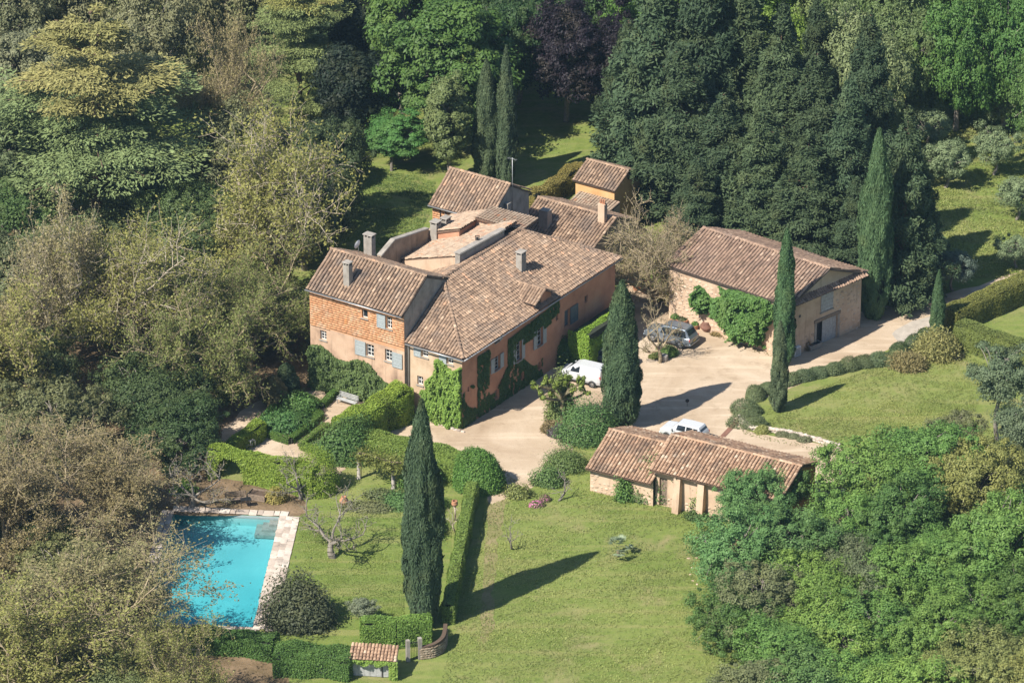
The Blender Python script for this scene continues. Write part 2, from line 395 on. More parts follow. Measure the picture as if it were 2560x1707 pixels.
# ------------------------------------------------------------------ roof tiles
def tile_template():
    n = 5; vs = []
    for y, r in ((0, .135), (1, .115)):
        for k in range(n + 1):
            q = math.pi * k / n; vs.append((math.cos(q) * r, y, math.sin(q) * r * .85 + (.05 if y == 0 else .005)))
    fs = [(k, n + 1 + k, n + 2 + k, k + 1) for k in range(n)]
    return np.array(vs), np.array(fs)
TV, TF = tile_template()
TILE_MESH = {}
def tile_mesh(mat, k):
    key = (mat.name, k)
    if key not in TILE_MESH:
        v = TV.copy(); v[:, 1] *= .46
        me = idx_mesh('tile', v, TF, np.full(len(TF), (k + .5) / 10)); me.materials.append(mat); TILE_MESH[key] = me
    return TILE_MESH[key]
def inpoly(P, x, y):
    c = False; n = len(P)
    for i in range(n):
        x0, y0 = P[i]; x1, y1 = P[i - 1]
        if (y0 > y) != (y1 > y) and x < (x1 - x0) * (y - y0) / (y1 - y0) + x0: c = not c
    return c
def roof(parent, planes, mat, ridges=(), base=None, name='roof', pitch=.3, row=.38, budget=300, thick=.14, dirty=0.0):
    """planes: polygons whose first two points are the eave, left to right seen from below the slope"""
    off = root_off(parent); base = base or M['roof_base']
    mb = MB(); T = []
    for P in planes:
        P = [np.array(p, float) for p in P]
        u = P[1] - P[0]; u /= np.linalg.norm(u); n = np.cross(u, P[2] - P[0]); n /= np.linalg.norm(n)
        if n[2] < 0: n = -n
        v = np.cross(n, u); O = P[0]
        mb.hexa([p - n * thick for p in P], P)
        Q = [((p - O) @ u, (p - O) @ v) for p in P]
        us = [q[0] for q in Q]; vs = [q[1] for q in Q]
        i0, i1 = int(math.floor(min(us) / pitch)), int(math.ceil(max(us) / pitch)); j1 = int(math.ceil(max(vs) / row))
        for i in range(i0, i1 + 1):
            wob = R_.uniform(-.015, .015)
            for j in range(0, j1 + 1):
                uu = i * pitch + pitch / 2; vv = j * row
                if not inpoly(Q, uu, vv + row * .5): continue
                p = O + u * (uu + wob + R_.gauss(0, .008)) + v * (vv - .06 + R_.gauss(0, .012)) + n * (.012 + abs(R_.gauss(0, .008)) + .022 * (1 + math.sin(uu * .9 + vv * .5 + O[0])) + .018 * (1 + math.sin(vv * 1.7 - uu * .35)))
                T.append((p, u, v, n))
    ro = mb.build(name, base, parent)
    for a, b in ridges:
        a = np.array(a, float); b = np.array(b, float); L = np.linalg.norm(b - a); d = (b - a) / L
        s = np.cross(d, (0, 0, 1.0)); s /= np.linalg.norm(s); n = np.cross(s, d)
        k = max(2, int(L / .4))
        for i in range(k):
            T.append((a + d * (L * i / k) + n * (.06 + R_.uniform(0, .015)), s * 1.15, d, n * 1.05))
    T.sort(key=lambda t: np.linalg.norm(t[0] - CP))
    for p, u, v, n in T[:budget]:
        k = min(9, max(0, int(R_.betavariate(4.2, 4.2) * 10)))
        if R_.random() < .02: k = 9
        o = bpy.data.objects.new('tile', tile_mesh(mat, k)); COL.objects.link(o); o.parent = ro
        m = Matrix(((u[0], v[0], n[0], p[0] - off[0]), (u[1], v[1], n[1], p[1] - off[1]), (u[2], v[2], n[2], p[2] - off[2]), (0, 0, 0, 1)))
        o.matrix_basis = m
    rest = T[budget:]
    if rest:
        Pn = np.array([t[0] for t in rest]) - off; U = np.array([t[1] for t in rest]); V_ = np.array([t[2] for t in rest]); Nn = np.array([t[3] for t in rest])
        tv = TV.copy(); tv[:, 1] *= .46
        W = Pn[:, None, :] + tv[None, :, 0, None] * U[:, None, :] + tv[None, :, 1, None] * V_[:, None, :] + tv[None, :, 2, None] * Nn[:, None, :]
        F = (TF[None] + (np.arange(len(rest)) * len(TV))[:, None, None]).reshape(-1, 4)
        tn = np.clip(RNG.beta(4.2, 4.2, len(rest)), 0, .95); tn[RNG.random(len(rest)) < .02] = .98
        me = idx_mesh('tile_field', W.reshape(-1, 3), F, np.repeat(tn, len(TF)))
        o = link(me, 'tile_field', ro, mat); o['kind'] = 'stuff'
    return ro

# ------------------------------------------------------------------ walls, windows, bricks, stones
class Wall:
    """a wall between two plan points, left to right as seen from outside"""
    def __init__(s, p0, p1, z0, z1):
        s.p0 = np.array([p0[0], p0[1], 0.0]); s.p1 = np.array([p1[0], p1[1], 0.0]); s.z0 = z0; s.z1 = z1
        d = s.p1 - s.p0; s.L = np.linalg.norm(d); s.d = d / s.L; s.n = np.array([s.d[1], -s.d[0], 0.0]); s.holes = []
        s.rz = math.atan2(s.d[1], s.d[0])
    def P(s, u, z, o=0.0): q = s.p0 + s.d * u + s.n * o; return np.array([q[0], q[1], z])
    def uz(s, px): q = plane_hit(px[0], px[1], s.p0, s.n); return (q - s.p0) @ s.d, q[2]
    def hole(s, u0, u1, z0, z1): s.holes.append((u0, u1, z0, z1)); return s.holes[-1]
    def hole_px(s, tl, br):
        a = s.uz(tl); b = s.uz(br); return s.hole(min(a[0], b[0]), max(a[0], b[0]), min(a[1], b[1]), max(a[1], b[1]))
    def build(s, name, mat, parent, gable=None, depth=.24):
        us = sorted({0.0, s.L, *[h[0] for h in s.holes], *[h[1] for h in s.holes]}); zs = sorted({s.z0, s.z1, *[h[2] for h in s.holes], *[h[3] for h in s.holes]})
        mb = MB()
        for i in range(len(us) - 1):
            for j in range(len(zs) - 1):
                cu = (us[i] + us[i + 1]) / 2; cz = (zs[j] + zs[j + 1]) / 2
                if any(h[0] < cu < h[1] and h[2] < cz < h[3] for h in s.holes): continue
                mb.poly([s.P(us[i], zs[j]), s.P(us[i + 1], zs[j]), s.P(us[i + 1], zs[j + 1]), s.P(us[i], zs[j + 1])])
        for h in s.holes:
            c = [(h[0], h[2]), (h[1], h[2]), (h[1], h[3]), (h[0], h[3])]
            for k in range(4):
                a, b = c[k], c[(k + 1) % 4]
                mb.poly([s.P(*a), s.P(*a, -depth), s.P(*b, -depth), s.P(*b)])
        if gable: mb.poly([s.P(u, z) for u, z in gable])
        return mb.build(name, mat, parent)
    def obox(s, mb, u0, u1, z0, z1, o0, o1):
        mb.hexa([s.P(u0, z0, o1), s.P(u1, z0, o1), s.P(u1, z0, o0), s.P(u0, z0, o0)], [s.P(u0, z1, o1), s.P(u1, z1, o1), s.P(u1, z1, o0), s.P(u0, z1, o0)])
    def window(s, h, parent, depth=.22, bars=(1, 2), frame=None, sill=True):
        u0, u1, z0, z1 = h; mb = MB(); t = .07; o0, o1 = -depth - .02, -depth + .045
        s.obox(mb, u0, u0 + t, z0, z1, o0, o1); s.obox(mb, u1 - t, u1, z0, z1, o0, o1)
        s.obox(mb, u0 + t, u1 - t, z0, z0 + t, o0, o1); s.obox(mb, u0 + t, u1 - t, z1 - t, z1, o0, o1)
        for k in range(1, bars[0] + 1):
            c = u0 + (u1 - u0) * k / (bars[0] + 1); s.obox(mb, c - .03, c + .03, z0 + t, z1 - t, o0 + .01, o1 - .005)
        for k in range(1, bars[1] + 1):
            c = z0 + (z1 - z0) * k / (bars[1] + 1); s.obox(mb, u0 + t, u1 - t, c - .022, c + .022, o0 + .012, o1 - .008)
        w_ = mb.build('window', frame or M['wood_frame'], parent)
        nx = bars[0] + 1; nz = bars[1] + 1
        for i in range(nx):
            for j in range(nz):
                a0 = u0 + (u1 - u0) * i / nx; a1 = u0 + (u1 - u0) * (i + 1) / nx; b0 = z0 + (z1 - z0) * j / nz; b1 = z0 + (z1 - z0) * (j + 1) / nz
                MB().poly([s.P(a0, b0, -depth), s.P(a1, b0, -depth), s.P(a1, b1, -depth), s.P(a0, b1, -depth)]).build('pane', M['glass'], w_)
        if sill:
            m2 = MB(); s.obox(m2, u0 - .08, u1 + .08, z0 - .09, z0 - .003, -.1, .1); m2.build('sill', M['cement'], w_)
        return w_
    def shutter(s, u0, u1, z0, z1, parent, mat=None, out=.05):
        mat = mat or M['shutter']; mb = MB(); t = min(.09, (u1 - u0) * .2)
        s.obox(mb, u0, u0 + t, z0, z1, out, out + .05); s.obox(mb, u1 - t, u1, z0, z1, out, out + .05)
        for f in (0, .48, 1): c = z0 + (z1 - z0 - t) * f; s.obox(mb, u0 + t, u1 - t, c, c + t, out, out + .045)
        o = mb.build('shutter', mat, parent)
        k = 6; mz = z1 - z0
        for i in range(k):
            m2 = MB(); a = z0 + mz * (i + .06) / k; b = z0 + mz * (i + .94) / k
            m2.hexa([s.P(u0 + t, a, out + .04), s.P(u1 - t, a, out + .04), s.P(u1 - t, a, out + .02), s.P(u0 + t, a, out + .02)],
                    [s.P(u0 + t, b, out + .025), s.P(u1 - t, b, out + .025), s.P(u1 - t, b, out + .005), s.P(u0 + t, b, out + .005)])
            m2.build('slat', mat, o)
        return o
    def shutter_px(s, tl, br, parent, **kw):
        a = s.uz(tl); b = s.uz(br); return s.shutter(min(a[0], b[0]), max(a[0], b[0]), min(a[1], b[1]), max(a[1], b[1]), parent, **kw)
    def dark_door(s, h, parent, mat=None, planks=4, name='door', depth=.22):
        u0, u1, z0, z1 = h
        mb = MB(); s.obox(mb, u0, u1, z0, z1, -depth - .06, -depth - .02); d = mb.build(name, M['door_dark'], parent)
        for i in range(planks):
            a = u0 + (u1 - u0) * (i + .04) / planks; b = u0 + (u1 - u0) * (i + .96) / planks
            m2 = MB(); s.obox(m2, a, b, z0 + .01, z1 - .01, -depth - .019, -depth + .02); m2.build('plank', mat or M['old_wood'], d)
        return d
def bricks(wall, u0, u1, z0f, z1, parent, mat, bh=.215, budget=300):
    """courses of long thin facing bricks, each its own length, some proud of the rest"""
    off = root_off(parent); B = []; z = z1 - bh
    while z > min(z0f(u0), z0f(u1)) - .02:
        u = u0 - R_.uniform(0, .4)
        while u < u1:
            bw = R_.choice((.34, .44, .54, .64)); a = max(u, u0); b = min(u + bw, u1)
            if b - a > .12 and z > z0f((a + b) / 2) and not any(h[0] - .03 < b and a < h[1] + .03 and h[2] - .03 < z + bh and z < h[3] + .03 for h in wall.holes):
                B.append((a + .006, b - .006, z + .007, z + bh - .006, .006 + R_.uniform(0, .01), bw))
            u += bw
        z -= bh
    R_.shuffle(B); B.sort(key=lambda t: 0 if t[1] - t[0] > t[5] - .02 else 1); cache = {}
    tint = lambda: min(.999, max(0, R_.betavariate(3, 3)))
    for i, (a, b, c, d, o, w_) in enumerate(B[:budget]):
        k = int(tint() * 10); key = (k, round(b - a, 2))
        if key not in cache:
            L = b - a; m = MB(); m.hexa([(0, 0, 0), (L, 0, 0), (L, .05, 0), (0, .05, 0)], [(0, 0, d - c), (L, 0, d - c), (L, .05, d - c), (0, .05, d - c)])
            me = idx_mesh('brick', m.v, [f for f in m.f], np.full(6, (k + .5) / 10)); me.materials.append(mat); cache[key] = me
        ob = bpy.data.objects.new('brick', cache[key]); COL.objects.link(ob); ob.parent = parent
        ob.location = tuple(wall.P(a, c, o) - off); ob.rotation_euler = (0, 0, wall.rz)
    rest = B[budget:]
    if rest:
        m = MB()
        for a, b, c, d, o, w_ in rest: wall.obox(m, a, b, c, d, o - .05, o)
        me = idx_mesh('brick_field', np.array(m.v) - off, m.f, np.repeat([tint() for _ in rest], 6)); o = link(me, 'brick_field', parent, mat); o['kind'] = 'stuff'
STONES = {}
def stone_mesh(mat, k):
    key = (mat.name, k)
    if key not in STONES:
        rr = random.Random(k * 13 + 5); n = 7; v = [(0, 0, .5)]; ring = [(.55, .42), (.92, .24), (1.0, -.1)]
        rad = [rr.uniform(.78, 1.1) for _ in range(n)]
        for f, z in ring:
            for i in range(n): q = 2 * math.pi * i / n; v.append((math.cos(q) * f * rad[i], math.sin(q) * f * rad[i], z + rr.uniform(-.05, .05)))
        fs = [(0, 1 + i, 1 + (i + 1) % n) for i in range(n)]
        for r in range(2):
            for i in range(n): a = 1 + r * n + i; b = 1 + r * n + (i + 1) % n; fs.append((a, a + n, b + n, b))
        me = bpy.data.meshes.new('stone'); me.from_pydata(v, [], fs); me.update()
        at = me.attributes.new('tint', 'FLOAT', 'FACE'); at.data.foreach_set('value', [(k % 5 + .5) / 5] * len(fs)); me.materials.append(mat); STONES[key] = me
    return STONES[key]
def put_stone(parent, p, u, v, n, su, sv, sn, mat=None, name='stone'):
    off = root_off(parent); o = bpy.data.objects.new(name, stone_mesh(mat or M['stone'], R_.randrange(15))); COL.objects.link(o); o.parent = parent
    q = R_.uniform(-.5, .5); u, v, n = (np.asarray(x, float) for x in (u, v, n))
    uu = (u * math.cos(q) + v * math.sin(q)) * su; vv = (v * math.cos(q) - u * math.sin(q)) * sv; nn = n * sn; p = np.asarray(p) - off
    o.matrix_basis = Matrix(((uu[0], vv[0], nn[0], p[0]), (uu[1], vv[1], nn[1], p[1]), (uu[2], vv[2], nn[2], p[2]), (0, 0, 0, 1)))
    return o
def rubble(wall, parent, count, zone, mat=None, smin=.13, smax=.3):
    pts = []; tries = 0
    while len(pts) < count and tries < count * 40:
        tries += 1; u = R_.uniform(.15, wall.L - .15); z = R_.uniform(wall.z0 + .1, wall.z1 - .2)
        s = R_.uniform(smin, smax)
        if not zone(u, z) or any(h[0] - s < u < h[1] + s and h[2] - s < z < h[3] + s for h in wall.holes): continue
        if any(abs(u - a) < (s + c) * .95 and abs(z - b) < (s + c) * .6 for a, b, c in pts): continue
        pts.append((u, z, s)); put_stone(parent, wall.P(u, z, .0), wall.d, (0, 0, 1), wall.n, s, s * R_.uniform(.5, .75), R_.uniform(.06, .14), mat)
def chimney(parent, base, h, sx, sy, rz, mat=None, openings=True, cap=True, name='chimney', below=.8, pots=0):
    mat = mat or M['cement']; x, y, z = base
    mb = MB(); mb.box((x, y, z + (h - below) / 2 - (.22 if cap else 0) / 2), (sx, sy, h + below - (.22 if cap else 0)), rz)
    ch = mb.build(name, mat, parent)
    if cap:
        m = MB(); ca, sa = math.cos(rz), math.sin(rz)
        for fx in (-.42, 0, .42):
            for fy in (-.4, .4):
                m.box((x + fx * sx * ca - fy * sy * sa, y + fx * sx * sa + fy * sy * ca, z + h - .11), (sx * .14, sy * .18, .22), rz)
        m.box((x, y, z + h + .05), (sx + .14, sy + .14, .1), rz, .02); m.build('cap', mat, ch)
        MB().box((x, y, z + h - .12), (sx * .72, sy * .62, .18), rz).build('flue', M['door_dark'], ch)
    for i in range(pots):
        f = (i - (pots - 1) / 2) * sx * .3
        MB().lathe([(.09, 0), (.1, .05), (.075, .35), (.09, .42), (.06, .42), (.06, .1)], (x + f * math.cos(rz), y + f * math.sin(rz), z + h), 8).build('pot', M['terracotta'], ch)
    return ch
def gutter(parent, a, b, r=.07, mat=None):
    MB().tube([a, b], r, 6).build('gutter', mat or M['zinc'], parent)

# ------------------------------------------------------------------ the farmhouse: plan frame along its facade
HO = S(1156, 1071); HA = math.radians(56.3)
E1 = np.array([math.cos(HA), math.sin(HA), 0]); E2 = np.array([-math.sin(HA), math.cos(HA), 0])
def hw(a, b, z=0.0): q = HO + E1 * a + E2 * b; return np.array([q[0], q[1], z])
def box_walls(parent, a0, a1, b0, b1, z0, z1, mat, skip=(), gab=None, walls=None):
    """four walls of a block in the farmhouse frame; returns them by side"""
    sides = {'front': (hw(a0, b1), hw(a0, b0)), 'right': (hw(a0, b0), hw(a1, b0)), 'back': (hw(a1, b0), hw(a1, b1)), 'left': (hw(a1, b1), hw(a0, b1))}
    return {k: Wall(p, q, z0, z1) for k, (p, q) in sides.items()}

# --- main house (hipped roof, pink facade)
MH = thing('farmhouse', 'large pink farmhouse with a hipped tile roof and creeper on its facade', 'house', hw(12, 6))
LA = 24.3; SL = 3.3 / 6.1
rz_ = lambda a, b, t: np.array([*hw(a, b)[:2], t])
fz = lambda b: 7.0 + SL * b
facade = Wall(hw(0, 0), hw(LA, 0), 0, 6.95)
endw = Wall(hw(0, 5.75), hw(0, 0), 0, 6.95)
F = {}
def fh(tl, br): return facade.hole_px(Z3(*tl), Z3(*br))
F['w1'] = fh((868, 868), (918, 955)); F['w1u'] = fh((876, 672), (913, 718)); F['w2'] = fh((1056, 742), (1101, 878)); F['w3'] = fh((1231, 632), (1281, 750))
F['d1'] = fh((1470, 470), (1513, 585)); F['s1'] = fh((1642, 345), (1667, 388)); F['s2'] = fh((1396, 505), (1418, 540)); F['s3'] = fh((1528, 252), (1552, 280))
F['l1'] = fh((872, 1150), (908, 1205)); F['l2'] = fh((1096, 1000), (1118, 1040)); F['l3'] = fh((1245, 910), (1268, 955)); F['sl'] = fh((644, 1118), (658, 1150))
F['t1'] = fh((1080, 535), (1100, 560)); F['t2'] = fh((801, 712), (812, 730))
# dormer opening goes above the eave: its own little wall
facade.build('wall', M['plaster_pink'], MH)
for k in ('w1', 'w1u', 'w2', 'w3'):
    h = F[k]; facade.window(h, MH, bars=(1, 3 if k != 'w1u' else 1), frame=M['shutter'])
    w_ = (h[1] - h[0]) * .55
    facade.shutter(h[1] + .02, h[1] + .02 + w_, h[2], h[3], MH)
    if k != 'w1u': facade.shutter(h[0] - .02 - w_, h[0] - .02, h[2], h[3], MH)
for k in ('s1', 's2', 's3', 't1', 't2', 'sl', 'l2'): facade.window(F[k], MH, bars=(0, 0), frame=M['old_wood'], sill=False)
facade.dark_door(F['l1'], MH); facade.dark_door(F['l3'], MH); facade.dark_door(F['d1'], MH, M['shutter_dark'])
h = F['d1']; facade.shutter(h[1] + .02, h[1] + 1.25, h[2], h[3], MH, mat=M['shutter_dark'])
def eh(w_, tl, br): return w_.hole_px(Z1(*tl), Z1(*br))
h1 = eh(endw, (912, 912), (960, 974)); h2 = eh(endw, (1097, 956), (1142, 1024)); h3 = eh(endw, (880, 1098), (922, 1174))
endw.build('wall', M['plaster_cream'], MH)
endw.window(h1, MH, bars=(1, 1)); endw.window(h2, MH, bars=(1, 1)); endw.window(h3, MH, bars=(1, 1))
for h in (h1, h2): endw.shutter(h[0] - .78, h[0] - .04, h[2] - .1, h[3] + .1, MH)
Wall(hw(LA, 0), hw(LA, 12.2), 0, 6.95).build('wall', M['plaster_pink'], MH)
Wall(hw(LA, 12.2), hw(6.3, 12.2), 0, 6.75).build('wall', M['plaster_cream'], MH)
roof(MH, [[rz_(-.35, -.35, fz(-.35)), rz_(LA + .35, -.35, fz(-.35)), rz_(18.2, 6.1, 10.3), rz_(6.1, 6.1, 10.3)],
          [rz_(-.35, 5.72, fz(-.35)), rz_(-.35, -.35, fz(-.35)), rz_(5.72, 5.72, fz(5.72))],
          [rz_(LA + .35, -.35, fz(-.35)), rz_(LA + .35, 12.55, fz(-.35)), rz_(18.2, 6.1, 10.3)],
          [rz_(19.6, 12.55, fz(-.35)), rz_(6.65, 12.55, fz(-.35)), rz_(6.65, 6.1, 10.3), rz_(18.2, 6.1, 10.3), rz_(19.6, 7.5, fz(4.7))]],
     M['tile'], [(hw(-.35, -.35, fz(-.35)), hw(6.1, 6.1, 10.3)), (hw(6.1, 6.1, 10.3), hw(18.2, 6.1, 10.3)), (hw(LA + .35, -.35, fz(-.35)), hw(18.2, 6.1, 10.3))], pitch=.3, row=.36)
gutter(MH, hw(-.42, -.5, 6.74), hw(LA + .4, -.5, 6.74)); gutter(MH, hw(-.48, 5.6, 6.74), hw(-.48, -.45, 6.74))
MB().tube([hw(-.12, 5.5, 6.7), hw(-.1, 5.5, 6.3), hw(-.1, 5.5, .2)], .06, 6).build('downpipe', M['zinc'], MH)
# dormer with its gable flush with the facade
da = facade.uz(Z3(1275, 278))[0]; dz = facade.uz(Z3(1275, 278))[1] - .05; dl = da - 1.42; dr = da + 1.42
dze = dz - 1.42 * .55
dorm = Wall(hw(dl, -.06), hw(dr, -.06), 6.2, dze)
dh = dorm.hole_px(Z3(1222, 405), Z3(1272, 480)); dh2 = (max(dh[0], .3), min(dh[1], dorm.L - .3), 6.35, dze - .1); dorm.holes = [dh2]
dorm.build('dormer_wall', M['plaster_pink'], MH, gable=[(0, dze), (dorm.L, dze), (dorm.L / 2, dz - .1)])
dorm.window(dh2, MH, bars=(1, 2), frame=M['shutter'], sill=False)
bm_ = (dz - 7.0) / SL; be = (dze - 7.0) / SL
for u in (dl, dr):
    MB().poly([hw(u, -.06, 6.7), hw(u, be, dze - .03), hw(u, -.06, dze)]).build('dormer_cheek', M['plaster_pink'], MH)
ov = .22
roof(MH, [[hw(dl - ov, bm_ * .35, dze - ov * .5), hw(dl - ov, -.35, dze - ov * .5), hw((dl + dr) / 2, -.35, dz), hw((dl + dr) / 2, bm_ + .15, dz)],
          [hw(dr + ov, -.35, dze - ov * .5), hw(dr + ov, bm_ * .35, dze - ov * .5), hw((dl + dr) / 2, bm_ + .15, dz), hw((dl + dr) / 2, -.35, dz)]],
     M['tile'], [(hw((dl + dr) / 2, bm_ + .1, dz), hw((dl + dr) / 2, -.35, dz))], name='dormer_roof', budget=60, pitch=.28, thick=.08)
# chimney on the front slope
q = plane_hit(*Z2(1112, 1085), hw(0, 0, 7.0), np.cross(E1, E2 + np.array([0, 0, SL])))
chimney(MH, q, 1.75, .72, .6, HA)
# raised roof terrace and parapets behind the ridge
cf = lambda b: 10.75 - (b - 6.8) * .40
roof(MH, [[hw(19.0, 14.6, cf(14.6)), hw(12.0, 14.6, cf(14.6)), hw(10.1, 7.0, cf(7.0)), hw(19.0, 7.0, cf(7.0))]], M['tile_flat'], name='terrace_roof', budget=0 + 60, pitch=.26, row=.33, base=M['roof_base_red'])
mb = MB(); p_ = [(10.05, 7.0), (11.95, 14.6)]
mb.poly([hw(11.95, 14.6, 5.5), hw(10.05, 7.0, 7.5), hw(10.05, 7.0, cf(7) - .08), hw(11.95, 14.6, cf(14.6) - .08)])
mb.poly([hw(19, 14.6, 5), hw(11.95, 14.6, 5), hw(11.95, 14.6, cf(14.6) - .1), hw(19, 14.6, cf(14.6) - .1)]); mb.build('terrace_wall', M['plaster_barn'], MH)
mb = MB(); mb.hexa([hw(9.9, 6.95, 9), hw(16.3, 6.55, 9), hw(16.3, 7.0, 9), hw(9.9, 7.45, 9)], [hw(9.9, 6.95, 10.95), hw(16.3, 6.55, 10.95), hw(16.3, 7.0, 10.95), hw(9.9, 7.45, 10.95)]); mb.build('parapet', M['cement'], MH)
mb = MB(); mb.hexa([hw(9.8, 6.85, 10.953), hw(16.4, 6.45, 10.953), hw(16.4, 7.1, 10.953), hw(9.8, 7.55, 10.953)], [hw(9.8, 6.9, 11.05), hw(16.4, 6.5, 11.05), hw(16.4, 7.05, 11.05), hw(9.8, 7.5, 11.05)]); mb.build('coping', M['cement'], MH)
# upper lean-to roof and the light well beside it
lf = lambda b: 9.75 - (b - 11.4) * .36
roof(MH, [[hw(21.38, 15.3, lf(15.3)), hw(16.4, 15.3, lf(15.3)), hw(16.4, 11.4, lf(11.4)), hw(21.38, 11.4, lf(11.4))]], M['tile_flat'], name='lean_to_roof', budget=50, pitch=.26, row=.33, base=M['roof_base_red'])
mb = MB(); mb.poly([hw(16.4, 11.45, 8), hw(21.3, 11.45, 8), hw(21.3, 11.45, lf(11.4) - .1), hw(16.4, 11.45, lf(11.4) - .1)])
mb.poly([hw(16.5, 15.2, 6), hw(16.5, 11.45, 6), hw(16.5, 11.45, lf(11.4) - .12), hw(16.5, 15.2, lf(15.2) - .12)]); mb.build('light_well_wall', M['plaster_pink'], MH)
lw = Wall(hw(19.05, 11.4), hw(19.05, 6.6), 7.5, 9.95); lw.build('light_well_wall', M['plaster_barn'], MH)
mb = MB()
for i in range(16): u = .15 + i * .3; lw.obox(mb, u, u + .16, 9.72, 9.95, -.02, .2)
mb.build('cornice', M['terracotta'], MH)
roof(MH, [[hw(18.75, 11.38, 9.98), hw(18.75, 6.35, 9.98), hw(21.3, 6.35, 10.1), hw(21.3, 11.38, 10.1)]], M['tile_flat'], name='link_roof', budget=40, base=M['roof_base_red'])
# outer parapet wall on the garden side
for (a0, t0), (a1, t1) in [((9.0, 9.1), (11.1, 9.85)), ((11.1, 9.85), (16.4, 8.95))]:
    MB().hexa([hw(a0, 14.75, 0), hw(a1, 14.75, 0), hw(a1, 15.15, 0), hw(a0, 15.15, 0)], [hw(a0, 14.75, t0), hw(a1, 14.75, t1), hw(a1, 15.15, t1), hw(a0, 15.15, t0)]).build('parapet', M['plaster_grey'], MH)
    MB().hexa([hw(a0, 14.68, t0 + .003), hw(a1, 14.68, t1 + .003), hw(a1, 15.22, t1 + .003), hw(a0, 15.22, t0 + .003)], [hw(a0, 14.72, t0 + .09), hw(a1, 14.72, t1 + .09), hw(a1, 15.18, t1 + .09), hw(a0, 15.18, t0 + .09)]).build('coping', M['cement'], MH)
q = hw(16.7, 14.2, cf(14.2)); chimney(MH, q, 1.9, .75, .7, HA); chimney(MH, hw(18.0, 14.0, cf(14)), 1.75, .75, .6, HA)
mb = MB(); q = hw(13.0, 7.2, 11.05)
for dx in (-.16, .16): mb.box((q[0] + dx, q[1], q[2] + .22), (.06, .06, .44))
mb.box((q[0], q[1], q[2] + .4), (.4, .06, .05)); mb.box((q[0], q[1], q[2] + .15), (.22, .2, .22)); mb.build('roof_bell', M['iron'], MH)

# --- brick-clad wing at the left
BW = thing('brick_wing', 'tall orange brick-clad wing with grey shutters at the left end of the farmhouse', 'house', hw(3, 10.7))
b0, b1 = 5.75, 15.75; a0, a1 = -.38, 6.4
bfront = Wall(hw(a0, b1), hw(a0, b0), 0, 9.55)
B1 = eh(bfront, (478, 618), (521, 690)); B2 = eh(bfront, (655, 672), (698, 768)); B3 = eh(bfront, (175, 768), (222, 848)); B4 = eh(bfront, (510, 866), (566, 970)); B5 = eh(bfront, (645, 904), (698, 1004))
bl_w = Wall(hw(a0, b1), hw(a0, b0), 0, 5.95); bl_w.holes = [B3, B4, B5]; bl_w.build('wall', plaster('plaster_warm', (.3, .2, .14), (.47, .32, .22), (.54, .385, .27), .8, .75), BW)
bu_w = Wall(hw(a0, b1), hw(a0, b0), 5.95, 9.55); bu_w.holes = [B1, B2]; bu_w.build('wall', plaster('mortar', (.42, .2, .1), (.48, .25, .13), (.53, .31, .18), .6, .4), BW)
bz0 = lambda u: 5.75 + .045 * u
bricks(bfront, .02, bfront.L - .02, bz0, 9.5, BW, M['brick'])
for h, bars in ((B1, (0, 0)), (B2, (1, 2)), (B3, (1, 2)), (B4, (1, 2)), (B5, (1, 2))): bfront.window(h, BW, bars=bars)
bfront.shutter(B2[0] - .95, B2[0] - .06, B2[2] - .1, B2[3] + .12, BW); bfront.shutter(B4[0] - 1.15, B4[0] - .05, B4[2] - .12, B4[3] + .1, BW); bfront.shutter(B5[1] + .04, B5[1] + 1.1, B5[2] - .35, B5[3] - .05, BW)
ra, rt_ = 3.05, 11.75; sl1 = (rt_ - 9.6) / (ra - a0); sl2 = (rt_ - 10.2) / (a1 - ra)
gb = Wall(hw(a0, b0), hw(a1, b0), 0, 9.55); gb.build('wall', M['cement'], BW, gable=[(0, 9.55), (gb.L, 9.55), (gb.L, 10.1), (ra - a0, rt_ - .1)])
gl = Wall(hw(a1, b1), hw(a0, b1), 0, 9.55); gl.build('wall', M['plaster_cream'], BW, gable=[(0, 9.55), (gl.L, 9.55), (gl.L - (ra - a0), rt_ - .1), (0, 10.1)])
Wall(hw(a1, b0), hw(a1, b1), 0, 10.1).build('wall', M['plaster_cream'], BW)
roof(BW, [[hw(a0 - .32, b1 + .15, 9.6 - .32 * sl1), hw(a0 - .32, b0 - .03, 9.6 - .32 * sl1), hw(ra, b0 - .03, rt_), hw(ra, b1 + .15, rt_)],
          [hw(a1 + .3, b0 - .03, 10.2 - .3 * sl2), hw(a1 + .3, b1 + .15, 10.2 - .3 * sl2), hw(ra, b1 + .15, rt_), hw(ra, b0 - .03, rt_)]], M['tile'],
     [(hw(ra, b1 + .15, rt_), hw(ra, b0 - .03, rt_))], pitch=.34, row=.38)
gutter(BW, hw(a0 - .42, b1 + .2, 9.32), hw(a0 - .42, b0, 9.32))
nb_ = np.cross(E2, E1 + np.array([0, 0, sl1]))
q = plane_hit(*Z1(378, 440), hw(a0, 0, 9.6), nb_); chimney(BW, q, 2.1, .62, .55, HA + math.pi / 2)
q = hw(6.1, 13.9, 10.2); chimney(BW, q, 2.3, .85, .6, HA + math.pi / 2)
mb = MB(); q = hw(5.4, 14.6, 11.6)
prof = [(0.0, 0), (.15, .015), (.3, .06), (.42, .13)]; m_ = MB().lathe(prof, (0, 0, 0), 14)
rot = Matrix.Translation(Vector(q)) @ Matrix.Rotation(math.radians(-35), 4, 'Z') @ Matrix.Rotation(math.radians(-78), 4, 'Y')
dish = thing('satellite_dish', 'small white satellite dish beside the rear chimney of the brick wing', 'satellite dish', q)
MB().add([rot @ Vector(p) for p in m_.v], m_.f, True).build('reflector', M['white_metal'], dish)
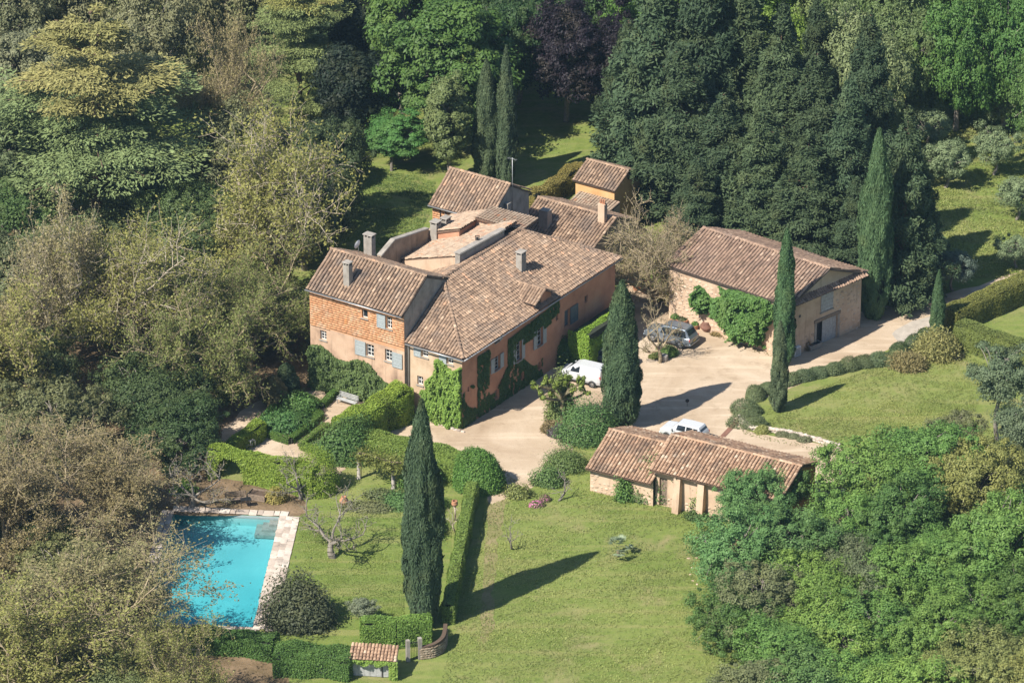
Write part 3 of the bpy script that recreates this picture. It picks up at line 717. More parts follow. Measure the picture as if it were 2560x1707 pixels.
MB().tube([q, q + np.array([0, 0, -1.0])], .025, 6).build('mast', M['zinc'], dish)

# --- rear wing
RW = thing('rear_wing', 'orange rear wing with one tall gabled tile roof behind the farmhouse', 'house', hw(24.5, 14.6))
a0, a1, b0, b1 = 21.4, 27.7, 11.5, 17.8
d_f = Wall(hw(a0, b1), hw(a0, b0), 0, 8.95); d_f.build('wall', M['plaster_ochre'], RW)
bricks(d_f, .02, d_f.L - .02, lambda u: 5.9, 8.9, RW, M['brick'], budget=120)
ra, rt_ = 24.5, 11.1; s1 = (rt_ - 9) / (ra - a0); s2 = (rt_ - 9.3) / (a1 - ra)
g_ = Wall(hw(a0, b0), hw(a1, b0), 0, 8.95); hg = g_.hole(3.0, 3.45, 8.0, 8.8); g_.build('wall', M['cement'], RW, gable=[(0, 8.95), (g_.L, 8.95), (g_.L, 9.2), (ra - a0, rt_ - .1)])
g_.window(hg, RW, bars=(0, 0), frame=M['old_wood'], sill=False)
mb = MB(); g_.obox(mb, 2.2, 2.75, 4.5, 9.6, .005, .45); mb.build('flue_stack', M['cement'], RW)
Wall(hw(a1, b0), hw(a1, b1), 0, 9.2).build('wall', M['plaster_ochre'], RW)
g2 = Wall(hw(a1, b1), hw(a0, b1), 0, 8.95); g2.build('wall', M['plaster_ochre'], RW, gable=[(0, 8.95), (g2.L, 8.95), (g2.L - (ra - a0), rt_ - .1), (0, 9.2)])
roof(RW, [[hw(a0 - .35, b1 + .2, 9 - .35 * s1), hw(a0 - .35, b0 - .1, 9 - .35 * s1), hw(ra, b0 - .1, rt_), hw(ra, b1 + .2, rt_)],
          [hw(a1 + .3, b0 - .1, 9.3 - .3 * s2), hw(a1 + .3, b1 + .2, 9.3 - .3 * s2), hw(ra, b1 + .2, rt_), hw(ra, b0 - .1, rt_)]], M['tile'], [(hw(ra, b1 + .2, rt_), hw(ra, b0 - .1, rt_))], pitch=.32, row=.38, budget=200)
gutter(RW, hw(a0 - .45, b1 + .2, 8.72), hw(a0 - .45, b0, 8.72))
for bb in (16.9, 16.3): MB().tube([hw(a0 - .06, bb, 8.7), hw(a0 - .06, bb, 5.9)], .05, 6).build('downpipe', M['iron'], RW)
ant = thing('roof_antenna', 'thin television antenna pole on the gable of the rear wing', 'antenna', hw(ra + .2, b0 - .2, 8.5))
q = hw(ra + .2, b0 - .2, 8.5); MB().tube([q, q + np.array([0, 0, 5.2])], .035, 6).build('pole', M['zinc'], ant)
mb = MB(); t_ = q + np.array([0, 0, 5.1]); mb.tube([t_ - E2 * .5, t_ + E2 * .5], .015, 5)
for k in range(7): c_ = t_ + E2 * (-.45 + .15 * k); mb.tube([c_ - E1 * .22, c_ + E1 * .22], .01, 4)
mb.build('aerial', M['zinc'], ant)

# --- low house with two chimneys
LH = thing('low_house', 'low tile-roofed house with a three-pot chimney beyond the farmhouse hip', 'house', hw(32.5, 9.4))
a0, a1, b0, b1, ra, rt_, ez = 28.9, 36.4, 5.5, 13.6, 32.7, 6.2, 4.6; s1 = (rt_ - ez) / (ra - a0)
for p_, q_ in ((hw(a0, b1), hw(a0, b0)), (hw(a1, b0), hw(a1, b1))): Wall(p_, q_, 0, ez - .05).build('wall', M['plaster_cream'], LH)
g_ = Wall(hw(a0, b0), hw(a1, b0), 0, ez - .05); g_.build('wall', M['plaster_cream'], LH, gable=[(0, ez - .05), (g_.L, ez - .05), (ra - a0, rt_ - .12)])
g_ = Wall(hw(a1, b1), hw(a0, b1), 0, ez - .05); g_.build('wall', M['plaster_cream'], LH, gable=[(0, ez - .05), (g_.L, ez - .05), (g_.L - (ra - a0), rt_ - .12)])
roof(LH, [[hw(a0 - .3, b1 + .2, ez - .12), hw(a0 - .3, b0 - .2, ez - .12), hw(ra, b0 - .2, rt_), hw(ra, b1 + .2, rt_)],
          [hw(a1 + .3, b0 - .2, ez - .12), hw(a1 + .3, b1 + .2, ez - .12), hw(ra, b1 + .2, rt_), hw(ra, b0 - .2, rt_)]], M['tile'], [(hw(ra, b1 + .2, rt_), hw(ra, b0 - .2, rt_))], pitch=.32, row=.38, budget=250)
nb_ = np.cross(E2, E1 + np.array([0, 0, s1]))
q = plane_hit(*Z2(1335, 690), hw(a0, 0, ez), nb_); c_ = chimney(LH, q, 1.75, .95, .75, HA + math.pi / 2, cap=False)
mb = MB(); mb.box((q[0], q[1], q[2] + 1.42), (.8, .6, .12), HA + math.pi / 2); mb.build('flue', M['terracotta'], c_)
q = plane_hit(*Z2(1860, 650), hw(a0, 0, ez), nb_); chimney(LH, q, 1.9, .7, .5, HA + math.pi / 2, cap=False, mat=M['plaster_barn'], pots=3)

# --- little tower
TW = thing('garden_tower', 'small square orange outbuilding with its own tile roof beside the dark conifers', 'outbuilding', hw(42.8, 12.6))
a0, a1, b0, b1, ra, rt_, ez = 40.6, 45.0, 10.5, 14.8, 42.8, 6.05, 5.0; s1 = (rt_ - ez) / (ra - a0)
for p_, q_ in ((hw(a0, b1), hw(a0, b0)), (hw(a1, b0), hw(a1, b1))): Wall(p_, q_, 0, ez - .05).build('wall', M['plaster_ochre'], TW)
for p_, q_ in ((hw(a0, b0), hw(a1, b0)), (hw(a1, b1), hw(a0, b1))):
    g_ = Wall(p_, q_, 0, ez - .05); g_.build('wall', M['plaster_ochre'], TW, gable=[(0, ez - .05), (g_.L, ez - .05), (g_.L / 2, rt_ - .12)])
roof(TW, [[hw(a0 - .3, b1 + .2, ez - .12), hw(a0 - .3, b0 - .2, ez - .12), hw(ra, b0 - .2, rt_), hw(ra, b1 + .2, rt_)],
          [hw(a1 + .3, b0 - .2, ez - .12), hw(a1 + .3, b1 + .2, ez - .12), hw(ra, b1 + .2, rt_), hw(ra, b0 - .2, rt_)]], M['tile'], [(hw(ra, b1 + .2, rt_), hw(ra, b0 - .2, rt_))], pitch=.32, row=.38)
# rough lean-to roof between the tower and the low house
LT = thing('lean_to', 'small sagging tile lean-to at the foot of the orange outbuilding', 'lean-to', hw(38.6, 12))
roof(LT, [[hw(36.6, 14.2, 3.1), hw(36.6, 9.8, 3.1), hw(40.5, 9.8, 3.9), hw(40.5, 14.2, 3.9)]], M['tile_flat'], base=M['roof_base_red'], budget=150)
for bb in (9.9, 14.1): MB().hexa([hw(36.8, bb - .1, 0), hw(40.5, bb - .1, 0), hw(40.5, bb + .1, 0), hw(36.8, bb + .1, 0)], [hw(36.8, bb - .1, 2.95), hw(40.5, bb - .1, 3.7), hw(40.5, bb + .1, 3.7), hw(36.8, bb + .1, 2.95)]).build('wall', M['plaster_barn'], LT)

# ------------------------------------------------------------------ barn
q1, q2, q3 = S(1672, 797), S(1969, 897), S(2150, 819); q4 = q1 + (q3 - q2)
BN = thing('stone_barn', 'stone barn with a long low gabled tile roof beside the gravel yard', 'barn', (q1 + q3) / 2)
EZ, RZ = 5.55, 7.4
bf = Wall(q1, q2, 0, EZ); bg_ = Wall(q2, q3, 0, EZ); bb_ = Wall(q3, q4, 0, EZ); bl_ = Wall(q4, q1, 0, EZ)
hd = bg_.hole_px(Z4(1772, 1040), Z4(1955, 1180)); hd = bg_.holes[-1] = (hd[0], hd[1], .0 + .001, 2.35)
bg_.holes[-1] = hd
bf.build('wall', M['plaster_barn'], BN); bg_.build('wall', M['plaster_barn'], BN, gable=[(0, EZ), (bg_.L, EZ), (bg_.L / 2, RZ - .12)]); bb_.build('wall', M['plaster_barn'], BN); bl_.build('wall', M['plaster_barn'], BN, gable=[(0, EZ), (bl_.L, EZ), (bl_.L / 2, RZ - .12)])
def zn(f):
    return f
rubble(bf, BN, 190, lambda u, z: (u < 5.5 and z < 4.7 - .12 * abs(u - 3)) or z < 1.2, smin=.13, smax=.27)
rubble(bg_, BN, 90, lambda u, z: z < 4.9 and (z < 1.6 or u > 5.5 or u < 1.0), smin=.13, smax=.24)
du = bf.d * .4; eo = bf.n * .4; m1 = (q2 + q3) / 2; m0 = (q1 + q4) / 2; zz = lambda p, z: np.array([p[0], p[1], z])
sB = (RZ - EZ) / 4.6
bo = -bf.n * .4
roof(BN, [[zz(q1 + eo - du, EZ - .4 * sB), zz(q2 + eo + du, EZ - .4 * sB), zz(m1 + du, RZ), zz(m0 - du, RZ)],
          [zz(q3 + bo + du, EZ - .4 * sB), zz(q4 + bo - du, EZ - .4 * sB), zz(m0 - du, RZ), zz(m1 + du, RZ)]], M['tile_barn'], [(zz(m0 - du, RZ), zz(m1 + du, RZ)), (zz(q1 + eo - du * .8, EZ - .4 * sB), zz(m0 - du * .8, RZ))], pitch=.33, row=.4)
# tile cornice across the foot of the gable
gn = bg_.n
roof(BN, [[zz(q2 + gn * .55 - bg_.d * .3, EZ - .32), zz(q3 + gn * .55 + bg_.d * .3, EZ - .32), zz(q3 + bg_.d * .3, EZ + .0), zz(q2 - bg_.d * .3, EZ + .0)]], M['tile_barn'], name='cornice', budget=60, pitch=.3, row=.34, thick=.08)
# the doorway: dark gap, grey leaf, stone lintel
mb = MB(); bg_.obox(mb, hd[0], hd[1], .01, hd[3], -.6, -.55); mb.build('doorway', M['door_dark'], BN)
um = hd[0] + (hd[1] - hd[0]) * .33
for i in range(4):
    a_ = um + (hd[1] - um) * (i + .02) / 4; b_ = um + (hd[1] - um) * (i + .98) / 4
    mb = MB(); bg_.obox(mb, a_, b_, .03, hd[3] - .02, -.2, -.15); mb.build('plank', M['grey_wood'], BN)
mb = MB(); bg_.obox(mb, hd[0] - .35, hd[1] + .35, hd[3] + .003, hd[3] + .3, -.1, .08); mb.build('lintel', M['old_wood'], BN)
for u_ in (hd[0] - .28, hd[1] + .04):
    mb = MB(); bg_.obox(mb, u_, u_ + .24, .01, hd[3], -.1, .05); mb.build('jamb', M['cement'], BN)
t0, t1 = bg_.uz(Z4(1812, 770)), bg_.uz(Z4(1915, 930))
sh = bg_.shutter(t0[0], t1[0], t1[1] + .2, t0[1], BN, mat=M['grey_wood'], out=.02)
mb = MB(); bg_.obox(mb, t0[0] - .1, t1[0] + .1, t1[1] + .05, t1[1] + .17, -.05, .1); mb.build('sill', M['cement'], BN)
mb = MB(); bg_.obox(mb, 1.3, 1.55, 3.6, 3.85, -.05, .012); mb.build('vent', M['door_dark'], BN)

# ------------------------------------------------------------------ roadside shed, two roofs stepping up
SO = S(1525, 1075, 4.0); SA = math.radians(-28.4)
s1_ = np.array([math.cos(SA), math.sin(SA), 0]); s2_ = np.array([-math.sin(SA), math.cos(SA), 0])
def sw(a, b, z=0.0): q = np.array([SO[0], SO[1], 0]) + s1_ * a + s2_ * b; return np.array([q[0], q[1], z])
SD = thing('roadside_shed', 'long low shed with two stepped sun-bleached orange tile roofs behind the oaks', 'shed', sw(9, 0))
f1 = Wall(sw(.1, -3.75), sw(6.0, -3.75), 0, 2.45); f1.build('wall', M['plaster_barn'], SD)
rubble(f1, SD, 70, lambda u, z: z < 1.0 or (u < .8), smin=.12, smax=.24)
g_ = Wall(sw(.1, 3.75), sw(.1, -3.75), 0, 2.45); g_.build('wall', M['plaster_barn'], SD, gable=[(0, 2.45), (g_.L, 2.45), (g_.L / 2, 3.85)])
Wall(sw(6, 3.75), sw(.1, 3.75), 0, 2.45).build('wall', M['plaster_barn'], SD)
f2a = Wall(sw(6.0, -3.3), sw(17.5, -3.3), 0, 3.6); hA = f2a.hole(.35, 1.1, .01, 2.6); hB = f2a.hole(7.6, 9.0, .01, 2.2)
f2a.build('wall', M['plaster_barn'], SD)
f2a.dark_door(hA, SD, M['old_wood'], 3); f2a.dark_door(hB, SD, M['old_wood'], 6)
rubble(f2a, SD, 50, lambda u, z: z < .9, smin=.12, smax=.24)
g_ = Wall(sw(17.5, -3.3), sw(17.5, 3.4), 0, 3.6); g_.build('wall', M['plaster_ochre'], SD, gable=[(0, 3.6), (g_.L, 3.6), (g_.L / 2, 4.75)])
g_ = Wall(sw(6.0, 3.4), sw(6.0, -3.3), 0, 3.6); g_.build('wall', M['plaster_barn'], SD, gable=[(0, 3.6), (g_.L, 3.6), (g_.L / 2, 4.75)])
Wall(sw(17.5, 3.4), sw(6.0, 3.4), 0, 3.6).build('wall', M['plaster_barn'], SD)
for a_ in (7.9, 10.1):
    MB().hexa([sw(a_, -4.1), sw(a_ + .6, -4.1), sw(a_ + .6, -3.31), sw(a_, -3.31)], [sw(a_, -3.75, 3.15), sw(a_ + .6, -3.75, 3.15), sw(a_ + .6, -3.31, 3.2), sw(a_, -3.31, 3.2)]).build('buttress', M['plaster_barn'], SD)
for i in range(7):
    a_ = 6.2 + i * 1.85
    MB().hexa([sw(a_, -3.95, 3.22), sw(a_ + .12, -3.95, 3.22), sw(a_ + .12, -3.2, 3.45), sw(a_, -3.2, 3.45)], [sw(a_, -3.95, 3.32), sw(a_ + .12, -3.95, 3.32), sw(a_ + .12, -3.2, 3.55), sw(a_, -3.2, 3.55)]).build('rafter', M['old_wood'], SD)
for i in range(6):
    a_ = .5 + i * 1.0
    MB().hexa([sw(a_, -4.2, 2.14), sw(a_ + .1, -4.2, 2.14), sw(a_ + .1, -3.6, 2.36), sw(a_, -3.6, 2.36)], [sw(a_, -4.2, 2.22), sw(a_ + .1, -4.2, 2.22), sw(a_ + .1, -3.6, 2.44), sw(a_, -3.6, 2.44)]).build('rafter', M['old_wood'], SD)
k1 = 1.55 / 3.9; k2 = 1.3 / 3.6
roof(SD, [[sw(-.1, -4.3, 4 - 4.3 * k1), sw(6.0, -4.3, 4 - 4.3 * k1), sw(6.0, 0, 4), sw(-.1, 0, 4)], [sw(6.0, 4.1, 4 - 4.1 * k1), sw(-.1, 4.1, 4 - 4.1 * k1), sw(-.1, 0, 4), sw(6.0, 0, 4)]],
     M['tile_red'], [(sw(-.1, 0, 4), sw(6.0, 0, 4))], pitch=.31, row=.38, base=M['roof_base_red'], budget=140)
roof(SD, [[sw(5.75, -4.0, 4.9 - 4 * k2), sw(17.8, -4.0, 4.9 - 4 * k2), sw(17.8, 0, 4.9), sw(5.75, 0, 4.9)], [sw(17.8, 3.7, 4.9 - 3.7 * k2), sw(5.75, 3.7, 4.9 - 3.7 * k2), sw(5.75, 0, 4.9), sw(17.8, 0, 4.9)]],
     M['tile_red'], [(sw(5.75, 0, 4.9), sw(17.8, 0, 4.9)), (sw(5.8, -4.0, 4.9 - 4 * k2), sw(5.8, 0, 4.9))], pitch=.31, row=.38, base=M['roof_base_red'], budget=160)

# ------------------------------------------------------------------ pool
PO = thing('swimming_pool', 'rectangular turquoise swimming pool with pale stone edging', 'pool', pA)
mb = MB(); inn = [np.array([p[0], p[1], 0]) for p in pool]
low = [inn[0] + (0, 0, -1.0), inn[1] + (0, 0, -1.0), inn[2] + (0, 0, -2.3), inn[3] + (0, 0, -2.3)]
mb.poly([p for p in low][::-1])
for i in range(4): mb.poly([inn[i], inn[(i + 1) % 4], low[(i + 1) % 4], low[i]])
m, n, b = nmat('pool_lining'); b.inputs['Roughness'].default_value = .6
f_ = noise(n, .25, 4, .5, pos(n)); n.links.new(ramp(n, [(.35, (.22, .4, .4)), (.55, (.27, .45, .445)), (.72, (.34, .5, .48))], f_), b.inputs['Base Color'])
mb.build('basin', m, PO)
dW = (pB - pA) / np.linalg.norm(pB - pA); dLn = (pC - pB) / np.linalg.norm(pC - pB)
for k in range(3):
    r = 1.9 - k * .55; q0 = pB - dW * .01 + dLn * .01
    MB().hexa([(*(q0)[:2], -1.0), (*(q0 - dW * r)[:2], -1.0), (*(q0 - dW * r + dLn * r)[:2], -1.05), (*(q0 + dLn * r)[:2], -1.05)][::-1], [(*(q0)[:2], -.75 + k * .22), (*(q0 - dW * r)[:2], -.75 + k * .22), (*(q0 - dW * r + dLn * r)[:2], -.75 + k * .22), (*(q0 + dLn * r)[:2], -.75 + k * .22)][::-1]).build('step', M['cement'], PO)
for i in range(4):
    p_, q_ = inn[i], inn[(i + 1) % 4]; c_ = sum(inn) / 4; nv = np.cross(q_ - p_, (0, 0, 1.0)); nv /= np.linalg.norm(nv); nv = nv if nv @ (c_ - p_) > 0 else -nv
    MB().hexa([p_ + nv * .004 + (0, 0, -.3), q_ + nv * .004 + (0, 0, -.3), q_ + nv * .012 + (0, 0, -.3), p_ + nv * .012 + (0, 0, -.3)], [p_ + nv * .004 + (0, 0, -.03), q_ + nv * .004 + (0, 0, -.03), q_ + nv * .012 + (0, 0, -.03), p_ + nv * .012 + (0, 0, -.03)]).build('waterline_tiles', M['shutter'], PO)
m = bpy.data.materials.new('pool_water'); m.use_nodes = True; n = m.node_tree; n.nodes.remove(n.nodes['Principled BSDF'])
tr = N(n, 'ShaderNodeBsdfTransparent'); tr.inputs[0].default_value = (.95, .98, 1, 1); gl_ = N(n, 'ShaderNodeBsdfGlossy'); gl_.inputs['Roughness'].default_value = .03
fr = N(n, 'ShaderNodeFresnel'); fr.inputs[0].default_value = 1.33; mx = N(n, 'ShaderNodeMixShader')
n.links.new(fr.outputs[0], mx.inputs[0]); n.links.new(tr.outputs[0], mx.inputs[1]); n.links.new(gl_.outputs[0], mx.inputs[2]); n.links.new(mx.outputs[0], n.nodes['Material Output'].inputs[0])
bp = N(n, 'ShaderNodeBump'); bp.inputs['Strength'].default_value = .05; bp.inputs['Distance'].default_value = .05; n.links.new(noise(n, 1.6, 3, .5, pos(n)), bp.inputs['Height'])
n.links.new(bp.outputs[0], gl_.inputs['Normal']); n.links.new(bp.outputs[0], fr.inputs['Normal'])
va = N(n, 'ShaderNodeVolumeAbsorption'); va.inputs['Color'].default_value = (.1, .84, .9, 1); va.inputs['Density'].default_value = .3; n.links.new(va.outputs[0], n.nodes['Material Output'].inputs['Volume'])
ctr = sum(inn) / 4; wi = [p + (p - ctr) / np.linalg.norm(p - ctr) * .03 for p in inn]
MB().hexa([wi[i] + (0, 0, low[i][2] - .05) for i in (3, 2, 1, 0)], [wi[i] + (0, 0, -.14) for i in (3, 2, 1, 0)]).build('water', m, PO)
SLAB = {}
def slab(parent, c, sx, sy, rz, h=.07, mat=None):
    key = (round(sx, 1), round(sy, 1), R_.randrange(4))
    if key not in SLAB:
        m_ = MB(); m_.box((0, 0, 0), (max(.15, key[0] - .03), max(.15, key[1] - .03), 1.0), 0, .03)
        jit = random.Random(key[2]); v = [(x + jit.uniform(-.04, .04), y + jit.uniform(-.04, .04), z) for x, y, z in m_.v]
        me = idx_mesh('slab', v, m_.f, np.full(len(m_.f), (key[2] + .5) / 4)); me.materials.append(M['pale_stone']); SLAB[key] = me
    off = root_off(parent); o = bpy.data.objects.new('slab', SLAB[key]); COL.objects.link(o); o.parent = parent
    o.location = (c[0] - off[0], c[1] - off[1], h / 2 + R_.uniform(.006, .02)); o.rotation_euler = (R_.gauss(0, .01), R_.gauss(0, .01), rz + R_.gauss(0, .015)); o.scale = (1, 1, h + R_.uniform(0, .03))
def coping(a, b, rows, depth, outward):
    L = np.linalg.norm(b - a); d = (b - a) / L; rz = math.atan2(d[1], d[0]); off = 0
    for r in range(rows):
        u = -depth * .2
        while u < L + depth * .3:
            l_ = R_.choice((.5, .7, .9, 1.1)); slab(PO, a + d * (u + l_ / 2) + outward * (.02 + depth * (r + .5)), l_, depth, rz); u += l_
dW = (pB - pA) / np.linalg.norm(pB - pA); dLn = (pC - pB) / np.linalg.norm(pC - pB)
coping(pA, pB, 1, .9, -dLn); coping(pB, pC, 3, .55, dW); coping(pA, pD, 2, .5, -dW); coping(pD, pC, 1, .6, dLn)

# ------------------------------------------------------------------ plants: leaf and branch geometry
def unit(a): return a / (np.linalg.norm(a, axis=-1, keepdims=True) + 1e-9)
def leaf_quads(C, Nn, size, aspect=1.0, axis=None, rng=RNG):
    """C centres, Nn normals, size half-lengths; axis: preferred long direction"""
    n = len(C); Nn = unit(Nn)
    a = rng.normal(size=(n, 3)) if axis is None else axis + rng.normal(size=(n, 3)) * .35
    a = unit(a - Nn * np.sum(a * Nn, 1, keepdims=True)); b = np.cross(Nn, a)
    l = (size * aspect)[:, None] * a; w_ = size[:, None] * b
    k = rng.uniform(-.35, .35, (n, 1))
    return np.stack([C - l, C + w_ * .62 + l * k, C + l, C - w_ * .62 + l * k], 1)
def seg_mesh(name, P0, P1, R0, R1, n=5):
    P0, P1 = np.asarray(P0, float), np.asarray(P1, float); R0, R1 = np.asarray(R0, float), np.asarray(R1, float)
    t = unit(P1 - P0); ref = np.where(np.abs(t[:, 2:3]) < .9, np.array([[0, 0, 1.0]]), np.array([[1.0, 0, 0]]))
    a = unit(np.cross(t, ref)); b = np.cross(t, a); q = np.arange(n) * 2 * math.pi / n
    ring = np.cos(q)[None, :, None] * a[:, None] + np.sin(q)[None, :, None] * b[:, None]
    V = np.concatenate([P0[:, None] + ring * R0[:, None, None], P1[:, None] + ring * R1[:, None, None]], 1)
    k = np.arange(n); F = np.stack([k, (k + 1) % n, n + (k + 1) % n, n + k], 1)
    F = (F[None] + (np.arange(len(P0)) * 2 * n)[:, None, None]).reshape(-1, 4)
    return idx_mesh(name, V.reshape(-1, 3), F, smooth=True)
def curve_pts(a, b, n, sag, rng):
    t = np.linspace(0, 1, n + 1)[:, None]; m = (a + b) / 2 + sag
    return (1 - t) ** 2 * a + 2 * t * (1 - t) * m + t * t * b
def add_curve(segs, pts, r0, r1):
    n = len(pts) - 1
    for i in range(n): segs.append((pts[i], pts[i + 1], r0 + (r1 - r0) * i / n, r0 + (r1 - r0) * (i + 1) / n))
def segs_to_mesh(name, segs, n=5):
    return seg_mesh(name, [s[0] for s in segs], [s[1] for s in segs], [s[2] for s in segs], [s[3] for s in segs], n)
PROTO = {}
def broadleaf(key, seed, R=4.0, H=8.0, base=.22, nclump=150, per=95, leaf=.17, clr=(.5, .95), lobes=6, up=.5, flat=.75, trunk=.22, gloss=False):
    """a full-leaved crown: leaf clumps through a lobed volume, limbs running to them"""
    rng = np.random.default_rng(seed); cz = H * (base + 1) / 2; rz = H * (1 - base) / 2
    L = unit(rng.normal(size=(lobes, 3))); la = rng.uniform(.2, .62, lobes)
    d = unit(rng.normal(size=(nclump, 3))); rad = rng.uniform(.25, 1, nclump) ** .45
    mod = .62 + np.sum(np.maximum(0, d @ L.T) ** 4 * la, 1)
    C = d * (rad * mod)[:, None] * np.array([R, R, rz]) * .92; C[:, 2] += cz
    keep = C[:, 2] > H * base * .55; C = C[keep]; d = d[keep]; n = len(C)
    cr = rng.uniform(clr[0] * .6, clr[1] * 1.12, n) * R / 4
    cnt = rng.integers(int(per * .7), int(per * 1.3), n); idx = np.repeat(np.arange(n), cnt); m = len(idx)
    o = unit(rng.normal(size=(m, 3))); rr = rng.uniform(.3, 1.05, m) ** .5; rr = np.where(rng.random(m) < .22, rr * rng.uniform(1.0, 1.7, m), rr)
    P = C[idx] + o * (rr * cr[idx])[:, None] * np.array([1, 1, flat])
    Nn = o * .8 + unit(P - np.array([0, 0, cz])) * .35 + np.array([0, 0, up]) + rng.normal(size=(m, 3)) * .38
    ct = rng.beta(2.5, 2.5, n); tint = np.clip(ct[idx] * .55 + rng.random(m) * .45, 0, 1)
    me = quad_mesh(key + '_crown', leaf_quads(P, Nn, rng.uniform(.7, 1.3, m) * leaf * (R / 4) ** .5, 1.25, rng=rng), tint)
    me.materials.append(M['gloss_leaf' if gloss else 'leaf'])
    segs = []; fork = np.array([0, 0, H * (base + .12)]); add_curve(segs, curve_pts(np.zeros(3), fork, 4, rng.normal(size=3) * np.array([.3, .3, 0]), rng), trunk * R / 4 * 1.2, trunk * R / 4 * .8)
    heads = [fork + np.array([math.cos(q) * R * .3, math.sin(q) * R * .3, H * .14 * rng.uniform(.7, 1.5)]) for q in np.linspace(0, 6.28, 6)[:-1] + rng.uniform(0, 1)]
    heads.append(fork + np.array([0, 0, H * .3]))
    for h in heads: add_curve(segs, curve_pts(fork, h, 3, rng.normal(size=3) * .25, rng), trunk * R / 4 * .6, trunk * R / 4 * .32)
    for i in rng.permutation(n)[:70]:
        h = min(heads, key=lambda x: np.linalg.norm(x - C[i])); add_curve(segs, curve_pts(h, C[i], 3, rng.normal(size=3) * .35 + np.array([0, 0, .2]), rng), trunk * R / 4 * .28, .025)
    PROTO[key] = dict(crown=me, trunk=segs_to_mesh(key + '_trunk', segs), R=R, H=H, bark='bark_grey')
def branchy(key, seed, H=17.0, R=8.0, fork=.22, limbs=6, kids=(6, 6, 7), leaves=9, leaf=.15, bark='bark_pale', twig=.022, droop=0.0, leafspread=.35, trunk=.42, gloss=False, up0=(.5, 1.2)):
    """a tree seen through its branches: recursive limbs, twigs and a thin scatter of leaves"""
    rng = np.random.default_rng(seed); segs = []; tips = []
    def grow(p, d, L, r, lev):
        k = 4 if lev < 2 else (3 if lev == 2 else 2); pts = [p]; dd = d
        for i in range(k):
            dd = dd + rng.normal(size=3) * (.2 if lev < 3 else .32); dd[2] += (.07 if lev > 0 else .0) - droop * (lev >= 2); dd = dd / np.linalg.norm(dd)
            pts.append(pts[-1] + dd * L / k)
        r1 = r * .45
        for i in range(k): segs.append((pts[i], pts[i + 1], max(twig * .6, r + (r1 - r) * i / k), max(twig * .5, r + (r1 - r) * (i + 1) / k)))
        if lev >= 3:
            for i in range(k): tips.append((pts[i], pts[i + 1]))
        if lev == 4 or lev - 1 >= len(kids): return
        for c in range(kids[lev - 1]):
            t = rng.uniform(.3, 1.0) if c else 1.0; j = min(k - 1, int(t * k)); q = pts[j] + (pts[j + 1] - pts[j]) * (t * k - j)
            ax = unit(rng.normal(size=3)); e = dd * rng.uniform(.45, 1.1) + ax * .85; e[2] += .12; e = e / np.linalg.norm(e)
            grow(q, e, L * rng.uniform(.42, .68), max(twig, r * rng.uniform(.34, .52)), lev + 1)
    F_ = np.array([rng.normal() * .3, rng.normal() * .3, H * fork]); add_curve(segs, curve_pts(np.zeros(3), F_, 4, rng.normal(size=3) * np.array([.25, .25, 0]), rng), trunk * 1.25, trunk * .85)
    for i in range(limbs):
        q = 2 * math.pi * (i + rng.uniform(-.3, .3)) / limbs; el = rng.uniform(*up0) if i else 1.45
        grow(F_ - np.array([0, 0, rng.uniform(0, H * .05)]), np.array([math.cos(q) * math.cos(el), math.sin(q) * math.cos(el), math.sin(el)]), (R / math.cos(min(el, 1.0))) * rng.uniform(.52, .72) if i else H * .5, trunk * .55, 1)
    me_t = segs_to_mesh(key + '_trunk', segs, 4)
    A = np.array([t[0] for t in tips]); B = np.array([t[1] for t in tips])
    D_ = dict(trunk=me_t, R=R, H=H, bark=bark)
    top = np.array([s[1] for s in segs]); D_['H'] = float(top[:, 2].max()); D_['R'] = float(np.percentile(np.hypot(top[:, 0], top[:, 1]), 98))
    if leaves > 0:
        idx = np.repeat(np.arange(len(A)), leaves); m = len(idx); t = rng.random((m, 1))
        ctr = B + rng.normal(size=A.shape) * leafspread * .35
        P = np.where((rng.random(m) < .6)[:, None], ctr[idx] + rng.normal(size=(m, 3)) * leafspread * .28, A[idx] * (1 - t) + B[idx] * t + rng.normal(size=(m, 3)) * leafspread * .4)
        Nn = rng.normal(size=(m, 3)) * .6 + np.array([0, 0, .7])
        me = quad_mesh(key + '_crown', leaf_quads(P, Nn, rng.uniform(.6, 1.3, m) * leaf, 1.2, rng=rng), np.clip(rng.beta(2.2, 2.2, len(A))[idx] * .6 + rng.random(m) * .4, 0, 1)); me.materials.append(M['gloss_leaf' if gloss else 'leaf']); D_['crown'] = me
    PROTO[key] = D_
